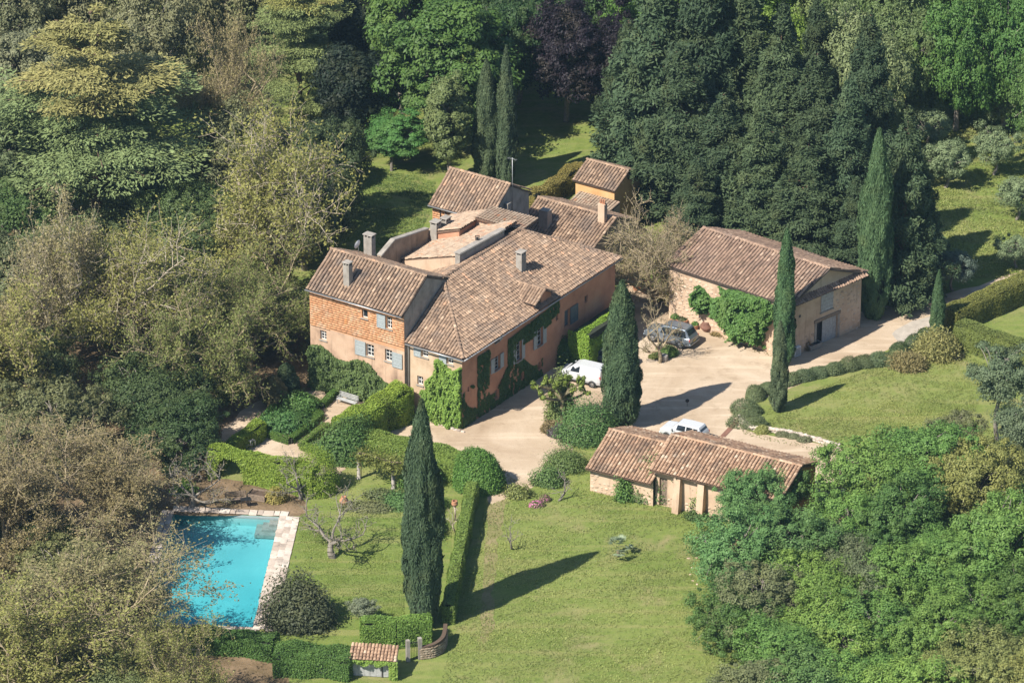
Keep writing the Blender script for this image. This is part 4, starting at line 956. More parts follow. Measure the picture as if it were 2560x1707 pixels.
def column(key, seed, H=12.0, R=1.0, n=15000, leaf=.075):
    """a columnar cypress: upright flame-shaped sprays packed round a dark core"""
    rng = np.random.default_rng(seed)
    prof = lambda t: np.interp(t, [0, .03, .1, .25, .45, .65, .82, .93, 1], [.45, .68, .86, 1, .97, .82, .55, .3, .04])
    k = 240; tq = rng.uniform(.0, .97, k) ** .85; an = rng.uniform(0, 2 * math.pi, k); bul = rng.uniform(-.02, .34, k)
    ct = rng.beta(2.2, 2.2, k)
    w_ = prof(tq) + .15; idx = rng.choice(k, n, p=w_ / w_.sum()); m = n
    dt = rng.normal(0, .042, m); t = np.clip(tq[idx] + dt + .02, .0, 1); q = an[idx] + rng.normal(0, .17, m) / (prof(t) * .7 + .3) * (1 - .5 * np.clip(dt / .08, -1, 1))
    near = np.exp(-((dt - .01) / .05) ** 2 * .5) * np.exp(-((q - an[idx]) / .25) ** 2 * .5)
    r = R * (prof(t) * (.82 + .07 * np.sin(2 * q + 7 * t + seed) + .06 * np.sin(3 * q - 13 * t) + bul[idx] * near) + rng.normal(0, .035, m)); r = np.maximum(r, .01)
    P = np.stack([np.cos(q) * r, np.sin(q) * r, t * H], 1)
    rad = np.stack([np.cos(an[idx] * .5 + q * .5) * 0 + np.cos(q), np.sin(q), np.zeros(m)], 1)
    Nn = rad + rng.normal(size=(m, 3)) * .5 + np.array([0, 0, .25]) + np.stack([-np.sin(q), np.cos(q), np.zeros(m)], 1) * ((q - an[idx])[:, None] * 1.2)
    ax = np.array([0, 0, 1.0]) + rad * .3
    me = quad_mesh(key + '_crown', leaf_quads(P, Nn, rng.uniform(.6, 1.2, m) * leaf * (R / 1.0) ** .35, 2.4, axis=np.broadcast_to(ax, (m, 3)), rng=rng), np.clip(ct[idx] * .6 + rng.random(m) * .4, 0, 1)); me.materials.append(M['needle'])
    b = MB(); b.lathe([(R * prof(t_) * .66, t_ * H * .97) for t_ in np.linspace(.02, 1, 16)], (0, 0, 0), 10)
    b.tube([(0, 0, 0), (0, 0, H * .06)], R * .22, 7)
    me2 = bpy.data.meshes.new(key + '_trunk'); me2.from_pydata(b.v, [], b.f); me2.update()
    PROTO[key] = dict(crown=me, trunk=me2, R=R, H=H, bark='core')
def conifer(key, seed, H=15.0, R=4.2, n=52000, leaf=.105):
    """a broad shaggy conifer: drooping sprays on whorled boughs"""
    rng = np.random.default_rng(seed); nb = 210
    t = rng.uniform(.03, .99, nb) ** .9; q = rng.uniform(0, 2 * math.pi, nb)
    pr = lambda t: np.interp(t, [0, .12, .3, .55, .8, .95, 1], [.85, 1, .88, .62, .33, .13, .03])
    lobe = 1 + .2 * np.sin(q * 3 + rng.uniform(0, 6)) * np.sin(t * 9 + q)
    ln = R * pr(t) * lobe * rng.uniform(.72, 1.15, nb)
    segs = [(np.array([0, 0, H * .98 * i / 8]), np.array([0, 0, H * .98 * (i + 1) / 8]), .3 * (1 - i / 8.5), .3 * (1 - (i + 1) / 8.5)) for i in range(8)]
    cnt = np.maximum(40, (n * ln / ln.sum())).astype(int); Ps = []; Ns = []; Ax = []; Ti = []
    for i in range(nb):
        d = np.array([math.cos(q[i]), math.sin(q[i]), 0]); z0 = t[i] * H; rise = rng.uniform(.0, .3) * ln[i]
        tip = d * ln[i] + np.array([0, 0, z0 + rise - .1 * ln[i]])
        if i % 2 == 0: add_curve(segs, curve_pts(np.array([0, 0, z0 - .1 * ln[i]]), tip, 2, np.array([0, 0, .15]), rng), .07, .02)
        m = cnt[i]; s = rng.uniform(.3, 1.03, m) ** .7; wd = (.42 * ln[i] ** .5) * np.sin(np.clip(s, .1, 1) * 2.7) + .12
        side = np.cross(d, (0, 0, 1)); c = d[None] * (s * ln[i])[:, None] + side[None] * (rng.normal(size=m) * wd * .62)[:, None]
        zz_ = z0 + rise * s - .1 * ln[i] * s * s + rng.normal(size=m) * .22 - np.abs(rng.normal(size=m)) * .16
        c[:, 2] = zz_; Ps.append(c); Ns.append(d[None] * .45 + np.array([0, 0, .75]) + rng.normal(size=(m, 3)) * .5)
        Ax.append(d[None] * .8 + np.array([0, 0, .25]) + rng.normal(size=(m, 3)) * .3); Ti.append(np.clip(rng.beta(2, 2) * .6 + rng.random(m) * .4, 0, 1))
    P = np.concatenate(Ps); m = len(P)
    me = quad_mesh(key + '_crown', leaf_quads(P, np.concatenate(Ns), rng.uniform(.65, 1.25, m) * leaf, 1.9, axis=np.concatenate(Ax), rng=rng), np.concatenate(Ti)); me.materials.append(M['needle'])
    PROTO[key] = dict(crown=me, trunk=segs_to_mesh(key + '_trunk', segs), R=R, H=H, bark='bark_brown')
def cedar(key, seed, H=20.0, R=9.0, n=90000, leaf=.115):
    """a layered cedar: flat plates of foliage on long level boughs"""
    rng = np.random.default_rng(seed); nb = 50
    t = np.sort(np.round(rng.uniform(.14, .98, nb) * 13) / 13 + rng.normal(0, .008, nb)); q = np.cumsum(rng.uniform(1.7, 3.0, nb))
    pr = lambda t: np.interp(t, [0, .15, .35, .6, .82, 1], [.8, 1, .98, .8, .52, .16])
    segs = [(np.array([0, 0, H * .95 * i / 8]), np.array([0, 0, H * .95 * (i + 1) / 8]), .5 * (1 - i / 9), .5 * (1 - (i + 1) / 9)) for i in range(8)]
    Ps = []; Ns = []; Ax = []; Ti = []; ln = R * pr(t) * rng.uniform(.7, 1.08, nb); cnt = np.maximum(160, n * ln ** 1.3 / (ln ** 1.3).sum()).astype(int)
    for i in range(nb):
        d = np.array([math.cos(q[i]), math.sin(q[i]), 0]); side = np.cross(d, (0, 0, 1)); z0 = t[i] * H
        tip = d * ln[i] + np.array([0, 0, z0 + ln[i] * .06]); add_curve(segs, curve_pts(np.array([0, 0, z0 - ln[i] * .22]), tip, 4, np.array([0, 0, ln[i] * .1]), rng), .13, .03)
        k = 13; fs = rng.uniform(.25, 1, k); fw_ = rng.normal(0, .24, k) * ln[i]; fr_ = rng.uniform(.16, .3, k) * ln[i]; fz_ = rng.normal(0, .12, k)
        m = cnt[i]; j = rng.integers(0, k, m); rr = np.sqrt(rng.random(m)); aa = rng.uniform(0, 6.283, m)
        s = fs[j] * ln[i] + np.cos(aa) * rr * fr_[j]; w_ = fw_[j] + np.sin(aa) * rr * fr_[j]
        c = d[None] * s[:, None] + side[None] * w_[:, None]
        c[:, 2] = z0 + ln[i] * .06 * (s / ln[i]) + .1 + fz_[j] - (rr ** 2) * .22 - np.maximum(0, s / ln[i] - .7) * .7 + rng.normal(0, .07, m)
        Ps.append(c); Ns.append(np.array([0, 0, 1.0]) + rng.normal(size=(m, 3)) * .36 - np.array([.16, .16, 0]) * 0)
        out = d[None] * (np.cos(aa) * .5 + .7)[:, None] + side[None] * np.sin(aa)[:, None]; Ax.append(out); Ti.append(np.clip(rng.beta(2, 2) * .5 + rng.random(m) * .5, 0, 1))
    D_ = dict(trunk=segs_to_mesh(key + '_trunk', segs), R=R, H=H, bark='bark_brown'); cut = int(nb * .62)
    for nm, lo, hi in (('crown', 0, cut), ('crown_top', cut, nb)):
        P = np.concatenate(Ps[lo:hi]); m = len(P)
        me = quad_mesh(key + '_' + nm, leaf_quads(P, np.concatenate(Ns[lo:hi]), rng.uniform(.6, 1.2, m) * leaf, 1.9, axis=np.concatenate(Ax[lo:hi]), rng=rng), np.concatenate(Ti[lo:hi])); me.materials.append(M['needle']); D_[nm] = me
    PROTO[key] = D_
def Hpx(x, yb, yt):
    b = G(x, yb); lo, hi = 0.0, 60.0
    for _ in range(40):
        m = (lo + hi) / 2; q = np.array([b[0], b[1], m]) - CP; py = PH / 2 - FOC * (q @ UP) / (q @ FW)
        if py > yt * K: lo = m
        else: hi = m
    return m
def plant(key, name, label, cat, p, H, R, col, rz=None, group=None, bark=None, lean=0.0, top=None):
    pr = PROTO[key]; rz = R_.uniform(0, 6.28) if rz is None else rz
    t = thing(name, label, cat, (p[0], p[1], p[2] if len(p) > 2 and abs(p[2]) > .001 else 0.0), 0, group)
    sc = (R / pr['R'], R / pr['R'], H / pr['H'])
    for part in ('trunk', 'crown', 'crown_top'):
        if part in pr:
            o = bpy.data.objects.new(part, pr[part]); COL.objects.link(o); o.parent = t; o.scale = sc; o.rotation_euler = (lean, 0, rz); o.color = (*(top if top and part == 'crown_top' else col), 1)
            if part == 'trunk':
                b = M[bark or pr['bark']]
                if len(pr[part].materials) == 0: pr[part].materials.append(b)
                o.material_slots[0].link = 'OBJECT'; o.material_slots[0].material = b
    return t

# hedges and climbers: leaves spread over a shaped surface
def leaf_shell(name, pts_fn, n, leaf, mat, col, core=None, label=None, cat=None, group=None, parent=None):
    pass
def hedge(name, label, path, width, height, col, cat='hedge', dens=330, leaf=.06, top_round=.25, closed=False, wave=.06, group=None, ends=(1, 1), arch=None, gloss=False, base=0.0):
    """clipped hedge along a plan path: rounded box section, leafy skin over a dark woody core"""
    P = np.array([[p[0], p[1]] for p in path], float)
    if closed: P = np.vstack([P, P[:1]])
    seg = np.linalg.norm(np.diff(P, axis=0), axis=1); L = seg.sum(); cum = np.concatenate([[0], np.cumsum(seg)])
    o = thing(name, label, cat, (P[:, 0].mean(), P[:, 1].mean(), 0), 0, group); off = np.array(o.location)
    rng = np.random.default_rng(abs(hash(label)) % 1000 if False else len(label) * 7 + int(abs(P[0, 0]) * 10))
    per = width + 2 * height; nn = int((L * per + 2 * width * height) * dens)
    s = rng.uniform(-width * .0, L, nn); x = rng.uniform(0, per, nn)
    # section: up the left side, over the top, down the right side
    left = x < height; right = x > height + width; top = ~left & ~right
    lat = np.where(left, -width / 2, np.where(right, width / 2, x - height - width / 2)); z = np.where(left, x, np.where(right, per - x, height))
    nl = np.where(left, -1.0, np.where(right, 1.0, 0)); nz = np.where(top, 1.0, 0.15)
    k = np.clip(np.searchsorted(cum, s, side='right') - 1, 0, len(seg) - 1); d = np.diff(P, axis=0)[k] / seg[k][:, None]; nrm = np.stack([d[:, 1], -d[:, 0]], 1)
    base_p = P[k] + d * (s - cum[k])[:, None]
    r = top_round * min(width, height); edge = np.clip((np.abs(lat) - (width / 2 - r)) / r, 0, 1) * np.clip((z - (height - r)) / r, 0, 1)
    z = z - edge * r * .35; lat = lat * (1 - edge * r * .35 / max(width / 2, .01))
    ax = P[:, 0].mean(); wob = wave * (np.sin(s * 2.1 + lat * 1.7) + np.sin(s * .9 + 1.3) + rng.normal(size=nn) * .55)
    C = np.stack([base_p[:, 0] + nrm[:, 0] * (lat + nl * wob), base_p[:, 1] + nrm[:, 1] * (lat + nl * wob), z + np.where(top, wob, 0)], 1)
    Nn = np.stack([nrm[:, 0] * nl, nrm[:, 1] * nl, nz], 1)
    # end caps
    for e, flag in enumerate(ends):
        if not flag or closed: continue
        m = int(width * height * dens); l2 = rng.uniform(-width / 2, width / 2, m); z2 = rng.uniform(0, height, m)
        de = -(P[1] - P[0]) / seg[0] if e == 0 else (P[-1] - P[-2]) / seg[-1]; pe = P[0] if e == 0 else P[-1]; ne = np.array([de[1], -de[0]])
        bulge = (1 - (2 * l2 / width) ** 2) * .12 + rng.normal(size=m) * .03
        C = np.vstack([C, np.stack([pe[0] + ne[0] * l2 + de[0] * bulge, pe[1] + ne[1] * l2 + de[1] * bulge, z2], 1)]); Nn = np.vstack([Nn, np.tile([de[0], de[1], .15], (m, 1))])
    if arch is not None:
        ap, ar, ah = arch; dd_ = np.hypot(C[:, 0] - ap[0], C[:, 1] - ap[1]); keep = ~((dd_ < ar) & (C[:, 2] < ah * np.sqrt(np.clip(1 - (dd_ / ar) ** 4, 0, 1)))); C = C[keep]; Nn = Nn[keep]
    C[:, 2] += base
    m = len(C); big = np.sin(C[:, 0] * 1.3) * np.sin(C[:, 1] * 1.7) * .12
    tint = np.clip(rng.beta(2, 2, m) * .75 + .12 + big, 0, 1)
    me = quad_mesh('foliage', leaf_quads(C - off, Nn + rng.normal(size=(m, 3)) * .42, rng.uniform(.7, 1.35, m) * leaf, 1.2, rng=rng), tint)
    f = link(me, 'foliage', o, M['gloss_leaf' if gloss else 'leaf']); f.color = (*col, 1)
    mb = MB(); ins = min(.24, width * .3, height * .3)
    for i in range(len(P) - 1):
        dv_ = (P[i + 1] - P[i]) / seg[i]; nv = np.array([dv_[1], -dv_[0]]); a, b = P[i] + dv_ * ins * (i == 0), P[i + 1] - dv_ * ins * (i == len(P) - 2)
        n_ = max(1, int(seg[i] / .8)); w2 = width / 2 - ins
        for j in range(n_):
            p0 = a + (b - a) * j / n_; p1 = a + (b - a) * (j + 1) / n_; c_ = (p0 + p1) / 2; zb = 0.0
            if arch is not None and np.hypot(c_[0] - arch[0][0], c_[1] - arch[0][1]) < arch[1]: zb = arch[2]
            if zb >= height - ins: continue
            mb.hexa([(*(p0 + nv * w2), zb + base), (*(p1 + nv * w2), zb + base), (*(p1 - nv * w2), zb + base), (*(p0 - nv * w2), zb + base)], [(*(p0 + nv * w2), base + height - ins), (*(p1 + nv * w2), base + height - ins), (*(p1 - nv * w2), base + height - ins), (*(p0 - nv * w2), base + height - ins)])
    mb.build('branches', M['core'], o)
    return o
def mound(name, label, p, rx, ry, h, col, cat='shrub', rz=0.0, n=None, leaf=.09, group=None, rough=.1, mat='leaf', spiky=0.0):
    """a rounded bush: leafy skin over an uneven dome, twigs inside"""
    rng = np.random.default_rng(int(abs(p[0] * 31 + p[1] * 17)) + 3); n = int((n or (900 * rx * ry * 1.2 + 500 * h * (rx + ry))) * 1.7); leaf = leaf * .8
    d = unit(rng.normal(size=(n, 3))); d[:, 2] = np.abs(d[:, 2]); lob = unit(rng.normal(size=(7, 3))); mod = .88 + .3 * np.sum(np.maximum(0, d @ lob.T) ** 6, 1) * .6
    r = mod * (1 + rng.normal(0, rough, n)); sh = np.stack([d[:, 0] * rx, d[:, 1] * ry, d[:, 2] * h], 1) * r[:, None]; sh[:, 2] += .02
    ca, sa = math.cos(rz), math.sin(rz); Q = np.stack([sh[:, 0] * ca - sh[:, 1] * sa, sh[:, 0] * sa + sh[:, 1] * ca, sh[:, 2]], 1)
    dn = np.stack([d[:, 0] * ca - d[:, 1] * sa, d[:, 0] * sa + d[:, 1] * ca, d[:, 2]], 1)
    o = thing(name, label, cat, (p[0], p[1], 0), 0, group)
    axis = dn if spiky else None
    me = quad_mesh('foliage', leaf_quads(Q, dn * (1 - spiky) + rng.normal(size=(n, 3)) * (.45 + spiky) + np.array([0, 0, .3]), rng.uniform(.7, 1.3, n) * leaf, 1.2 + spiky * 1.5, axis=axis, rng=rng), np.clip(rng.beta(2, 2, n), 0, 1))
    f = link(me, 'foliage', o, M[mat]); f.color = (*col, 1)
    b = MB()
    for k in range(6):
        q = k * 1.05; b.tube([(0, 0, 0), (math.cos(q) * rx * .4, math.sin(q) * ry * .4, h * .5), (math.cos(q) * rx * .62, math.sin(q) * ry * .62, h * .7)], [.035, .025, .01], 4)
    b.build('stems', M['bark_brown'], o, local=True)
    return o
def noise2(u, v, seed):
    rs = np.random.default_rng(seed); s = 0
    for k in range(7):
        fu, fv, ph = rs.normal(0, 1.1 + k * .3), rs.normal(0, 1.1 + k * .3), rs.uniform(0, 6.28); s = s + np.sin(fu * u + fv * v + ph) / (1 + k * .25)
    return s / 3
def climber(name, label, wall, mask, n, col, leaf=.11, thick=.16, seed=1, u=None, z=None, cat='creeper', stems=6, up=.35):
    """a climber on a wall: leaves where mask(u,z) allows, standing off the plaster"""
    rng = np.random.default_rng(seed); u0, u1 = u or (0, wall.L); z0, z1 = z or (0, wall.z1)
    n = int(n * 1.8); leaf = leaf * .78; U = rng.uniform(u0, u1, n * 3); Zz = rng.uniform(z0, z1, n * 3); th = mask(U, Zz); th = np.where(th > 0, th + .35 * noise2(U * 3.1, Zz * 3.1, seed + 2) + .3 * noise2(U * 7.3, Zz * 7.3, seed + 4) - rng.uniform(0, .28, len(U)), -1); k = th > 0; U, Zz, th = U[k][:n], Zz[k][:n], th[k][:n]; m = len(U)
    o_ = .03 + rng.random(m) ** .7 * thick * np.clip(th * 1.6, .2, 1) * (1 + .6 * noise2(U * 2.2, Zz * 2.2, seed + 5))
    o_ = np.maximum(.025, o_)
    C = wall.p0[None] + wall.d[None] * U[:, None] + wall.n[None] * o_[:, None]; C[:, 2] = Zz
    o = thing(name, label, cat, tuple(wall.P((u0 + u1) / 2, z0))); off = np.array(o.location)
    Nn = wall.n[None] + np.array([0, 0, up]) + rng.normal(size=(m, 3)) * .45
    me = quad_mesh('foliage', leaf_quads(C - off, Nn, rng.uniform(.7, 1.3, m) * leaf, 1.15, rng=rng), np.clip(rng.beta(2, 2, m) * .8 + .1 + .15 * noise2(U, Zz, seed + 9), 0, 1)); f = link(me, 'foliage', o, M['leaf']); f.color = (*col, 1)
    b = MB()
    for i in range(stems):
        uu = u0 + (u1 - u0) * (i + .5) / stems; pts = [wall.P(uu, z0, .04)]; zt = z0
        while zt < z1 - .6:
            zt += .7; uu += R_.uniform(-.3, .3); uu = min(max(uu, u0 + .1), u1 - .1)
            if mask(np.array([uu]), np.array([zt]))[0] <= 0: break
            pts.append(wall.P(uu, zt, .035))
        if len(pts) > 1: b.tube(pts, .03, 5)
    if b.v: b.build('stem', M['bark_brown'], o)
    return o

# ------------------------------------------------------------------ plant patterns
def jit(c, a, b):
    k = R_.uniform(a, b); w_ = R_.uniform(-.06, .06); return (c[0] * k * (1 + w_), c[1] * k, c[2] * k * (1 - w_))
for i in range(4): broadleaf('oak%d' % i, 20 + i, R=4, H=7, base=.14, nclump=330, per=130, leaf=.082, clr=(.3, .72), lobes=11, up=.4, flat=.85)
for i in range(2): broadleaf('maple%d' % i, 40 + i, R=6, H=14, base=.12, nclump=240, per=170, leaf=.115, clr=(.42, .8), lobes=8, flat=.55, up=.8)
for i in range(2): broadleaf('olive%d' % i, 50 + i, R=2.6, H=4.8, base=.2, nclump=120, per=130, leaf=.085, clr=(.45, .8), lobes=6, up=.3)
broadleaf('magnolia', 60, R=3, H=11, base=.05, nclump=190, per=130, leaf=.12, clr=(.5, .8), lobes=5)
broadleaf('pine', 61, R=3.4, H=8, base=.3, nclump=85, per=200, leaf=.09, clr=(.55, .95), lobes=6, flat=.5)
broadleaf('yew', 62, R=4, H=13, base=.04, nclump=200, per=120, leaf=.15, lobes=6)
for i in range(3): branchy('plane%d' % i, 70 + i, H=17, R=8, limbs=7, kids=(7, 7, 6), leaves=6, leaf=.13, leafspread=.75)
for i in range(2): branchy('bare%d' % i, 80 + i, H=14, R=8, limbs=8, kids=(7, 7, 6), leaves=7, leaf=.095, bark='bark_grey', twig=.024, leafspread=.6)
branchy('twiggy', 90, H=7, R=4, fork=.16, limbs=12, kids=(7, 8, 7), leaves=1, leaf=.06, bark='bark_grey', twig=.02, trunk=.24, up0=(.4, 1.1))
branchy('fruit', 91, H=5, R=3.2, fork=.25, limbs=5, kids=(4, 4, 3), leaves=1, leaf=.06, bark='bark_grey', twig=.02, trunk=.2, up0=(.2, .9))
branchy('gnarled', 92, H=4, R=2, fork=.35, limbs=4, kids=(3, 3), leaves=0, bark='bark_pale', twig=.03, trunk=.14, up0=(.3, 1.0))
column('cypress0', 100, H=14, R=1.75, n=60000, leaf=.07); column('cypress1', 101, H=12, R=.95, n=34000, leaf=.07)
for i in range(3): conifer('conifer%d' % i, 110 + i)
for i in range(2): cedar('cedar%d' % i, 120 + i)

# ------------------------------------------------------------------ trees
CON0 = (.05, .078, .036); TAN = (.25, .245, .07); OLV = (.18, .205, .06); BRN = (.26, .215, .1)
def T(key, name, label, x, y, H, R, col, rz=None, group=None, bark=None, top=None): return plant(key, name, label, 'tree', G(x, y), H, R, col, rz, group, bark, top=top)
# the wood at the left
T('cedar0', 'cedar_tree', 'large layered cedar with golden top near the upper left corner', 225, 520, 22, 11.2, (.165, .215, .085), .6, top=(.25, .235, .085))
T('cedar1', 'cedar_tree', 'yellow-green layered cedar at the top edge beside dark shade', 690, 270, 18, 5.5, (.17, .21, .075), 2.0, top=(.25, .25, .075))
T('plane0', 'plane_tree', 'tan budding plane tree with pale forked limbs left of the green lawn', 640, 700, 20, 8.8, TAN, .3, 'plane trees coming into leaf')
T('plane1', 'plane_tree', 'tall plane tree with a thick reddish trunk in the left wood', 318, 858, 20, 8.6, TAN, 1.9, 'plane trees coming into leaf')
T('plane2', 'plane_tree', 'budding plane tree with white leaning branches at the left edge', 120, 850, 17, 8.2, (.285, .247, .120), .9, 'plane trees coming into leaf')
T('plane1', 'plane_tree', 'greener young-leaved plane tree reaching toward the brick wing', 575, 850, 14.5, 6.6, OLV, 4.0, 'plane trees coming into leaf', 'bark_tan')
T('plane2', 'plane_tree', 'slim budding plane tree between the two layered cedars', 520, 430, 18, 6.0, (.300, .255, .120), 2.6, 'plane trees coming into leaf', 'bark_tan')
T('plane0', 'plane_tree', 'olive-leaved plane tree just above the brown bare tree', 470, 960, 12.5, 5.8, OLV, 5.1, 'plane trees coming into leaf', 'bark_tan')
T('bare0', 'bare_tree', 'wide brown leafless-looking tree above the pool', 235, 1240, 14, 8.8, BRN, .4, 'bare trees beside the pool', 'bark_tan')
T('bare1', 'bare_tree', 'brown bare tree cut by the left edge level with the pool top', 10, 1330, 14, 8.0, BRN, 1.2, 'bare trees beside the pool', 'bark_tan')
T('plane1', 'plane_tree', 'olive young-leaved tree whose branches hang over the pool corner', 205, 1530, 14, 8.8, (.255, .232, .105), 2.9, 'plane trees coming into leaf', 'bark_tan')
T('plane0', 'plane_tree', 'olive young-leaved tree in the bottom left corner', 40, 1640, 13, 8.0, (.25, .25, .075), 1.4, 'plane trees coming into leaf', 'bark_tan')
T('plane2', 'plane_tree', 'low olive-leaved tree at the bottom edge below the pool', 400, 1690, 10, 6.4, (.23, .235, .07), 3.6, 'plane trees coming into leaf', 'bark_tan')
T('plane0', 'plane_tree', 'tan plane tree at the left edge above the brown bare trees', -60, 1010, 16, 8.0, TAN, 5.5, 'plane trees coming into leaf', 'bark_tan')
T('oak0', 'woodland_tree', 'pale grey-green tree in the top left corner', 40, 330, 13, 6, (.195, .203, .112), None, 'trees of the left wood')
T('oak1', 'woodland_tree', 'grey-green tree at the left edge beside the golden cedar', -30, 520, 12, 6, (.150, .188, .090), None, 'trees of the left wood')
T('oak2', 'woodland_tree', 'fresh green tree low at the left edge under the cedar boughs', 15, 640, 9, 5, (.090, .150, .045), None, 'trees of the left wood')
T('oak3', 'woodland_tree', 'pale tree at the top edge behind the golden cedar', 350, 250, 13, 6, (.210, .210, .105), None, 'trees of the left wood')
T('oak2', 'woodland_tree', 'green understorey tree between the two reddish plane trunks', 250, 800, 7, 4, (.105, .158, .053), None, 'trees of the left wood')
T('oak1', 'woodland_tree', 'green understorey tree behind the tan plane tree', 460, 600, 8, 4.5, (.090, .135, .045), None, 'trees of the left wood')
T('oak0', 'woodland_tree', 'dark green bushy tree left of the clipped garden', 420, 960, 6, 3.6, (.060, .105, .038), None, 'trees of the left wood')
T('oak3', 'woodland_tree', 'dark green tree in the shade beside the garden path', 500, 925, 5, 3.2, (.060, .105, .038), None, 'trees of the left wood')
T('oak1', 'woodland_tree', 'green tree under the leftmost plane branches', 60, 940, 7, 4.2, (.105, .135, .053), None, 'trees of the left wood')
T('oak2', 'woodland_tree', 'small green tree left of the pool half hidden by branches', 90, 1300, 5, 3.6, (.105, .150, .045), None, 'trees of the left wood')
T('oak3', 'woodland_tree', 'light green tree at the left edge near the bottom', 60, 1500, 6, 4.5, (.165, .195, .068), None, 'trees of the left wood')
T('oak0', 'woodland_tree', 'low green tree in the foreground left of the pool corner', 260, 1660, 6, 4.2, (.150, .180, .068), None, 'trees of the left wood')
T('yew', 'dark_evergreen', 'tall near-black evergreen left of the bright maple', 800, 360, 14, 4.2, (.022, .035, .020), None, 'dark evergreens behind the lawn')
T('yew', 'dark_evergreen', 'dark evergreen behind the yellow-green cedar', 830, 230, 14, 5, (.022, .035, .020), None, 'dark evergreens behind the lawn')
T('yew', 'dark_evergreen', 'dark evergreen right of the tan plane crown', 740, 440, 9, 3.6, (.025, .038, .020), None, 'dark evergreens behind the lawn')
for k, x, y, H, R, c, lab in [(1, 700, 620, 10, 4.6, (.1, .13, .05), 'olive-green tree against the rear corner of the brick wing'), (2, 760, 520, 11, 4.2, (.07, .1, .04), 'dark olive tree at the left edge of the rear lawn'),
        (3, 380, 720, 9, 5, (.1, .14, .05), 'green tree between the cedar and the reddish plane trunk'), (0, 150, 700, 9, 5, (.11, .14, .055), 'green tree below the golden cedar at the left'), (1, 330, 1010, 7, 4.6, (.075, .11, .04), 'dark green tree behind the brown bare crown'),
        (2, 420, 1060, 6, 4, (.06, .1, .035), 'dark green shrubby tree left of the ivy hedge'), (3, 130, 1080, 8, 5, (.15, .16, .07), 'olive tree behind the brown bare crown at the left'), (0, 285, 1430, 4.2, 2.9, (.15, .16, .06), 'olive bushy tree beside the left pool edge'),
        (1, 150, 1420, 6, 4.6, (.16, .17, .065), 'olive bushy tree in the lower left wood'), (2, -30, 1250, 7, 4.6, (.15, .16, .07), 'olive bushy tree at the left edge below the bare trees'), (3, 150, 1600, 6, 5, (.17, .18, .065), 'yellow-olive bushy tree near the bottom left corner'),
        (1, 470, 830, 8, 4.6, (.09, .13, .045), 'green tree filling the gap between plane trunks'), (0, 660, 800, 6, 3.2, (.1, .13, .05), 'olive-green bushy tree beside the dappled path'), (2, 20, 760, 9, 5, (.13, .15, .07), 'olive-green tree at the left edge under the white branches'),
        (3, 560, 500, 11, 5, (.14, .15, .07), 'dull olive tree behind the forked plane tree')]:
    T('oak%d' % k, 'woodland_tree', lab, x, y, H, R, c, None, 'trees of the left wood')
for k, x, y, H, R, lab in [(0, 1440, 330, 13, 3.4, 'conifer at the left edge of the stand over the shaded lawn'), (2, 1660, 360, 20, 4.2, 'back-row conifer between the two tallest'), (1, 1790, 380, 17, 3.8, 'back-row conifer right of the tallest one'), (0, 1600, 590, 10, 3.2, 'low front conifer above the twiggy grey tree'),
        (2, 1960, 640, 10, 3.0, 'low front conifer at the right end of the barn'), (1, 2100, 600, 11, 2.8, 'dark conifer at the edge of the olive grove')]:
    T('conifer%d' % k, 'conifer', lab, x, y, H, R, CON0, None, 'dark conifers behind the barn')
# behind the house
T('maple0', 'maple_tree', 'large bright green maple behind the rear wing', 1040, 335, 17, 7.0, (.085, .155, .036), .5)
T('maple1', 'maple_tree', 'bright green maple at the top edge left of the larger one', 925, 260, 17, 5.2, (.095, .165, .036), 1.5)
T('maple1', 'maple_tree', 'small fresh green tree low in the shade above the rear lawn', 900, 392, 6.5, 3.0, (.090, .210, .053), 2.5)
T('magnolia', 'magnolia_tree', 'glossy broad-leaved evergreen tree between the maple and the paired cypresses', 1030, 425, 12.5, 3.4, (.150, .188, .068))
T('cypress0', 'cypress', 'shorter thick cypress of the pair behind the rear wing', 1118, 425, Hpx(1118, 425, 140), 1.25, (.075, .105, .050), None, 'cypresses')
T('cypress1', 'cypress', 'taller slender cypress of the pair behind the rear wing', 1163, 432, Hpx(1163, 432, 108), .95, (.068, .098, .050), None, 'cypresses')
T('maple0', 'purple_tree', 'dark purple-leaved tree at the top edge above the shaded lawn', 1300, 280, 14, 5.0, (.018, .0125, .018), 2.2)
T('maple1', 'purple_tree', 'second dark purple-leaved tree nearer the conifers', 1405, 290, 13, 3.8, (.018, .0125, .018), 3.7)
T('oak1', 'woodland_tree', 'dark tree at the top edge between maple and purple tree', 1190, 240, 12, 4.5, (.045, .090, .030), None, 'trees along the top edge')
T('oak2', 'woodland_tree', 'bright green tree peeping over the left conifers at the top', 1465, 250, 13, 4.0, (.120, .225, .045), None, 'trees along the top edge')
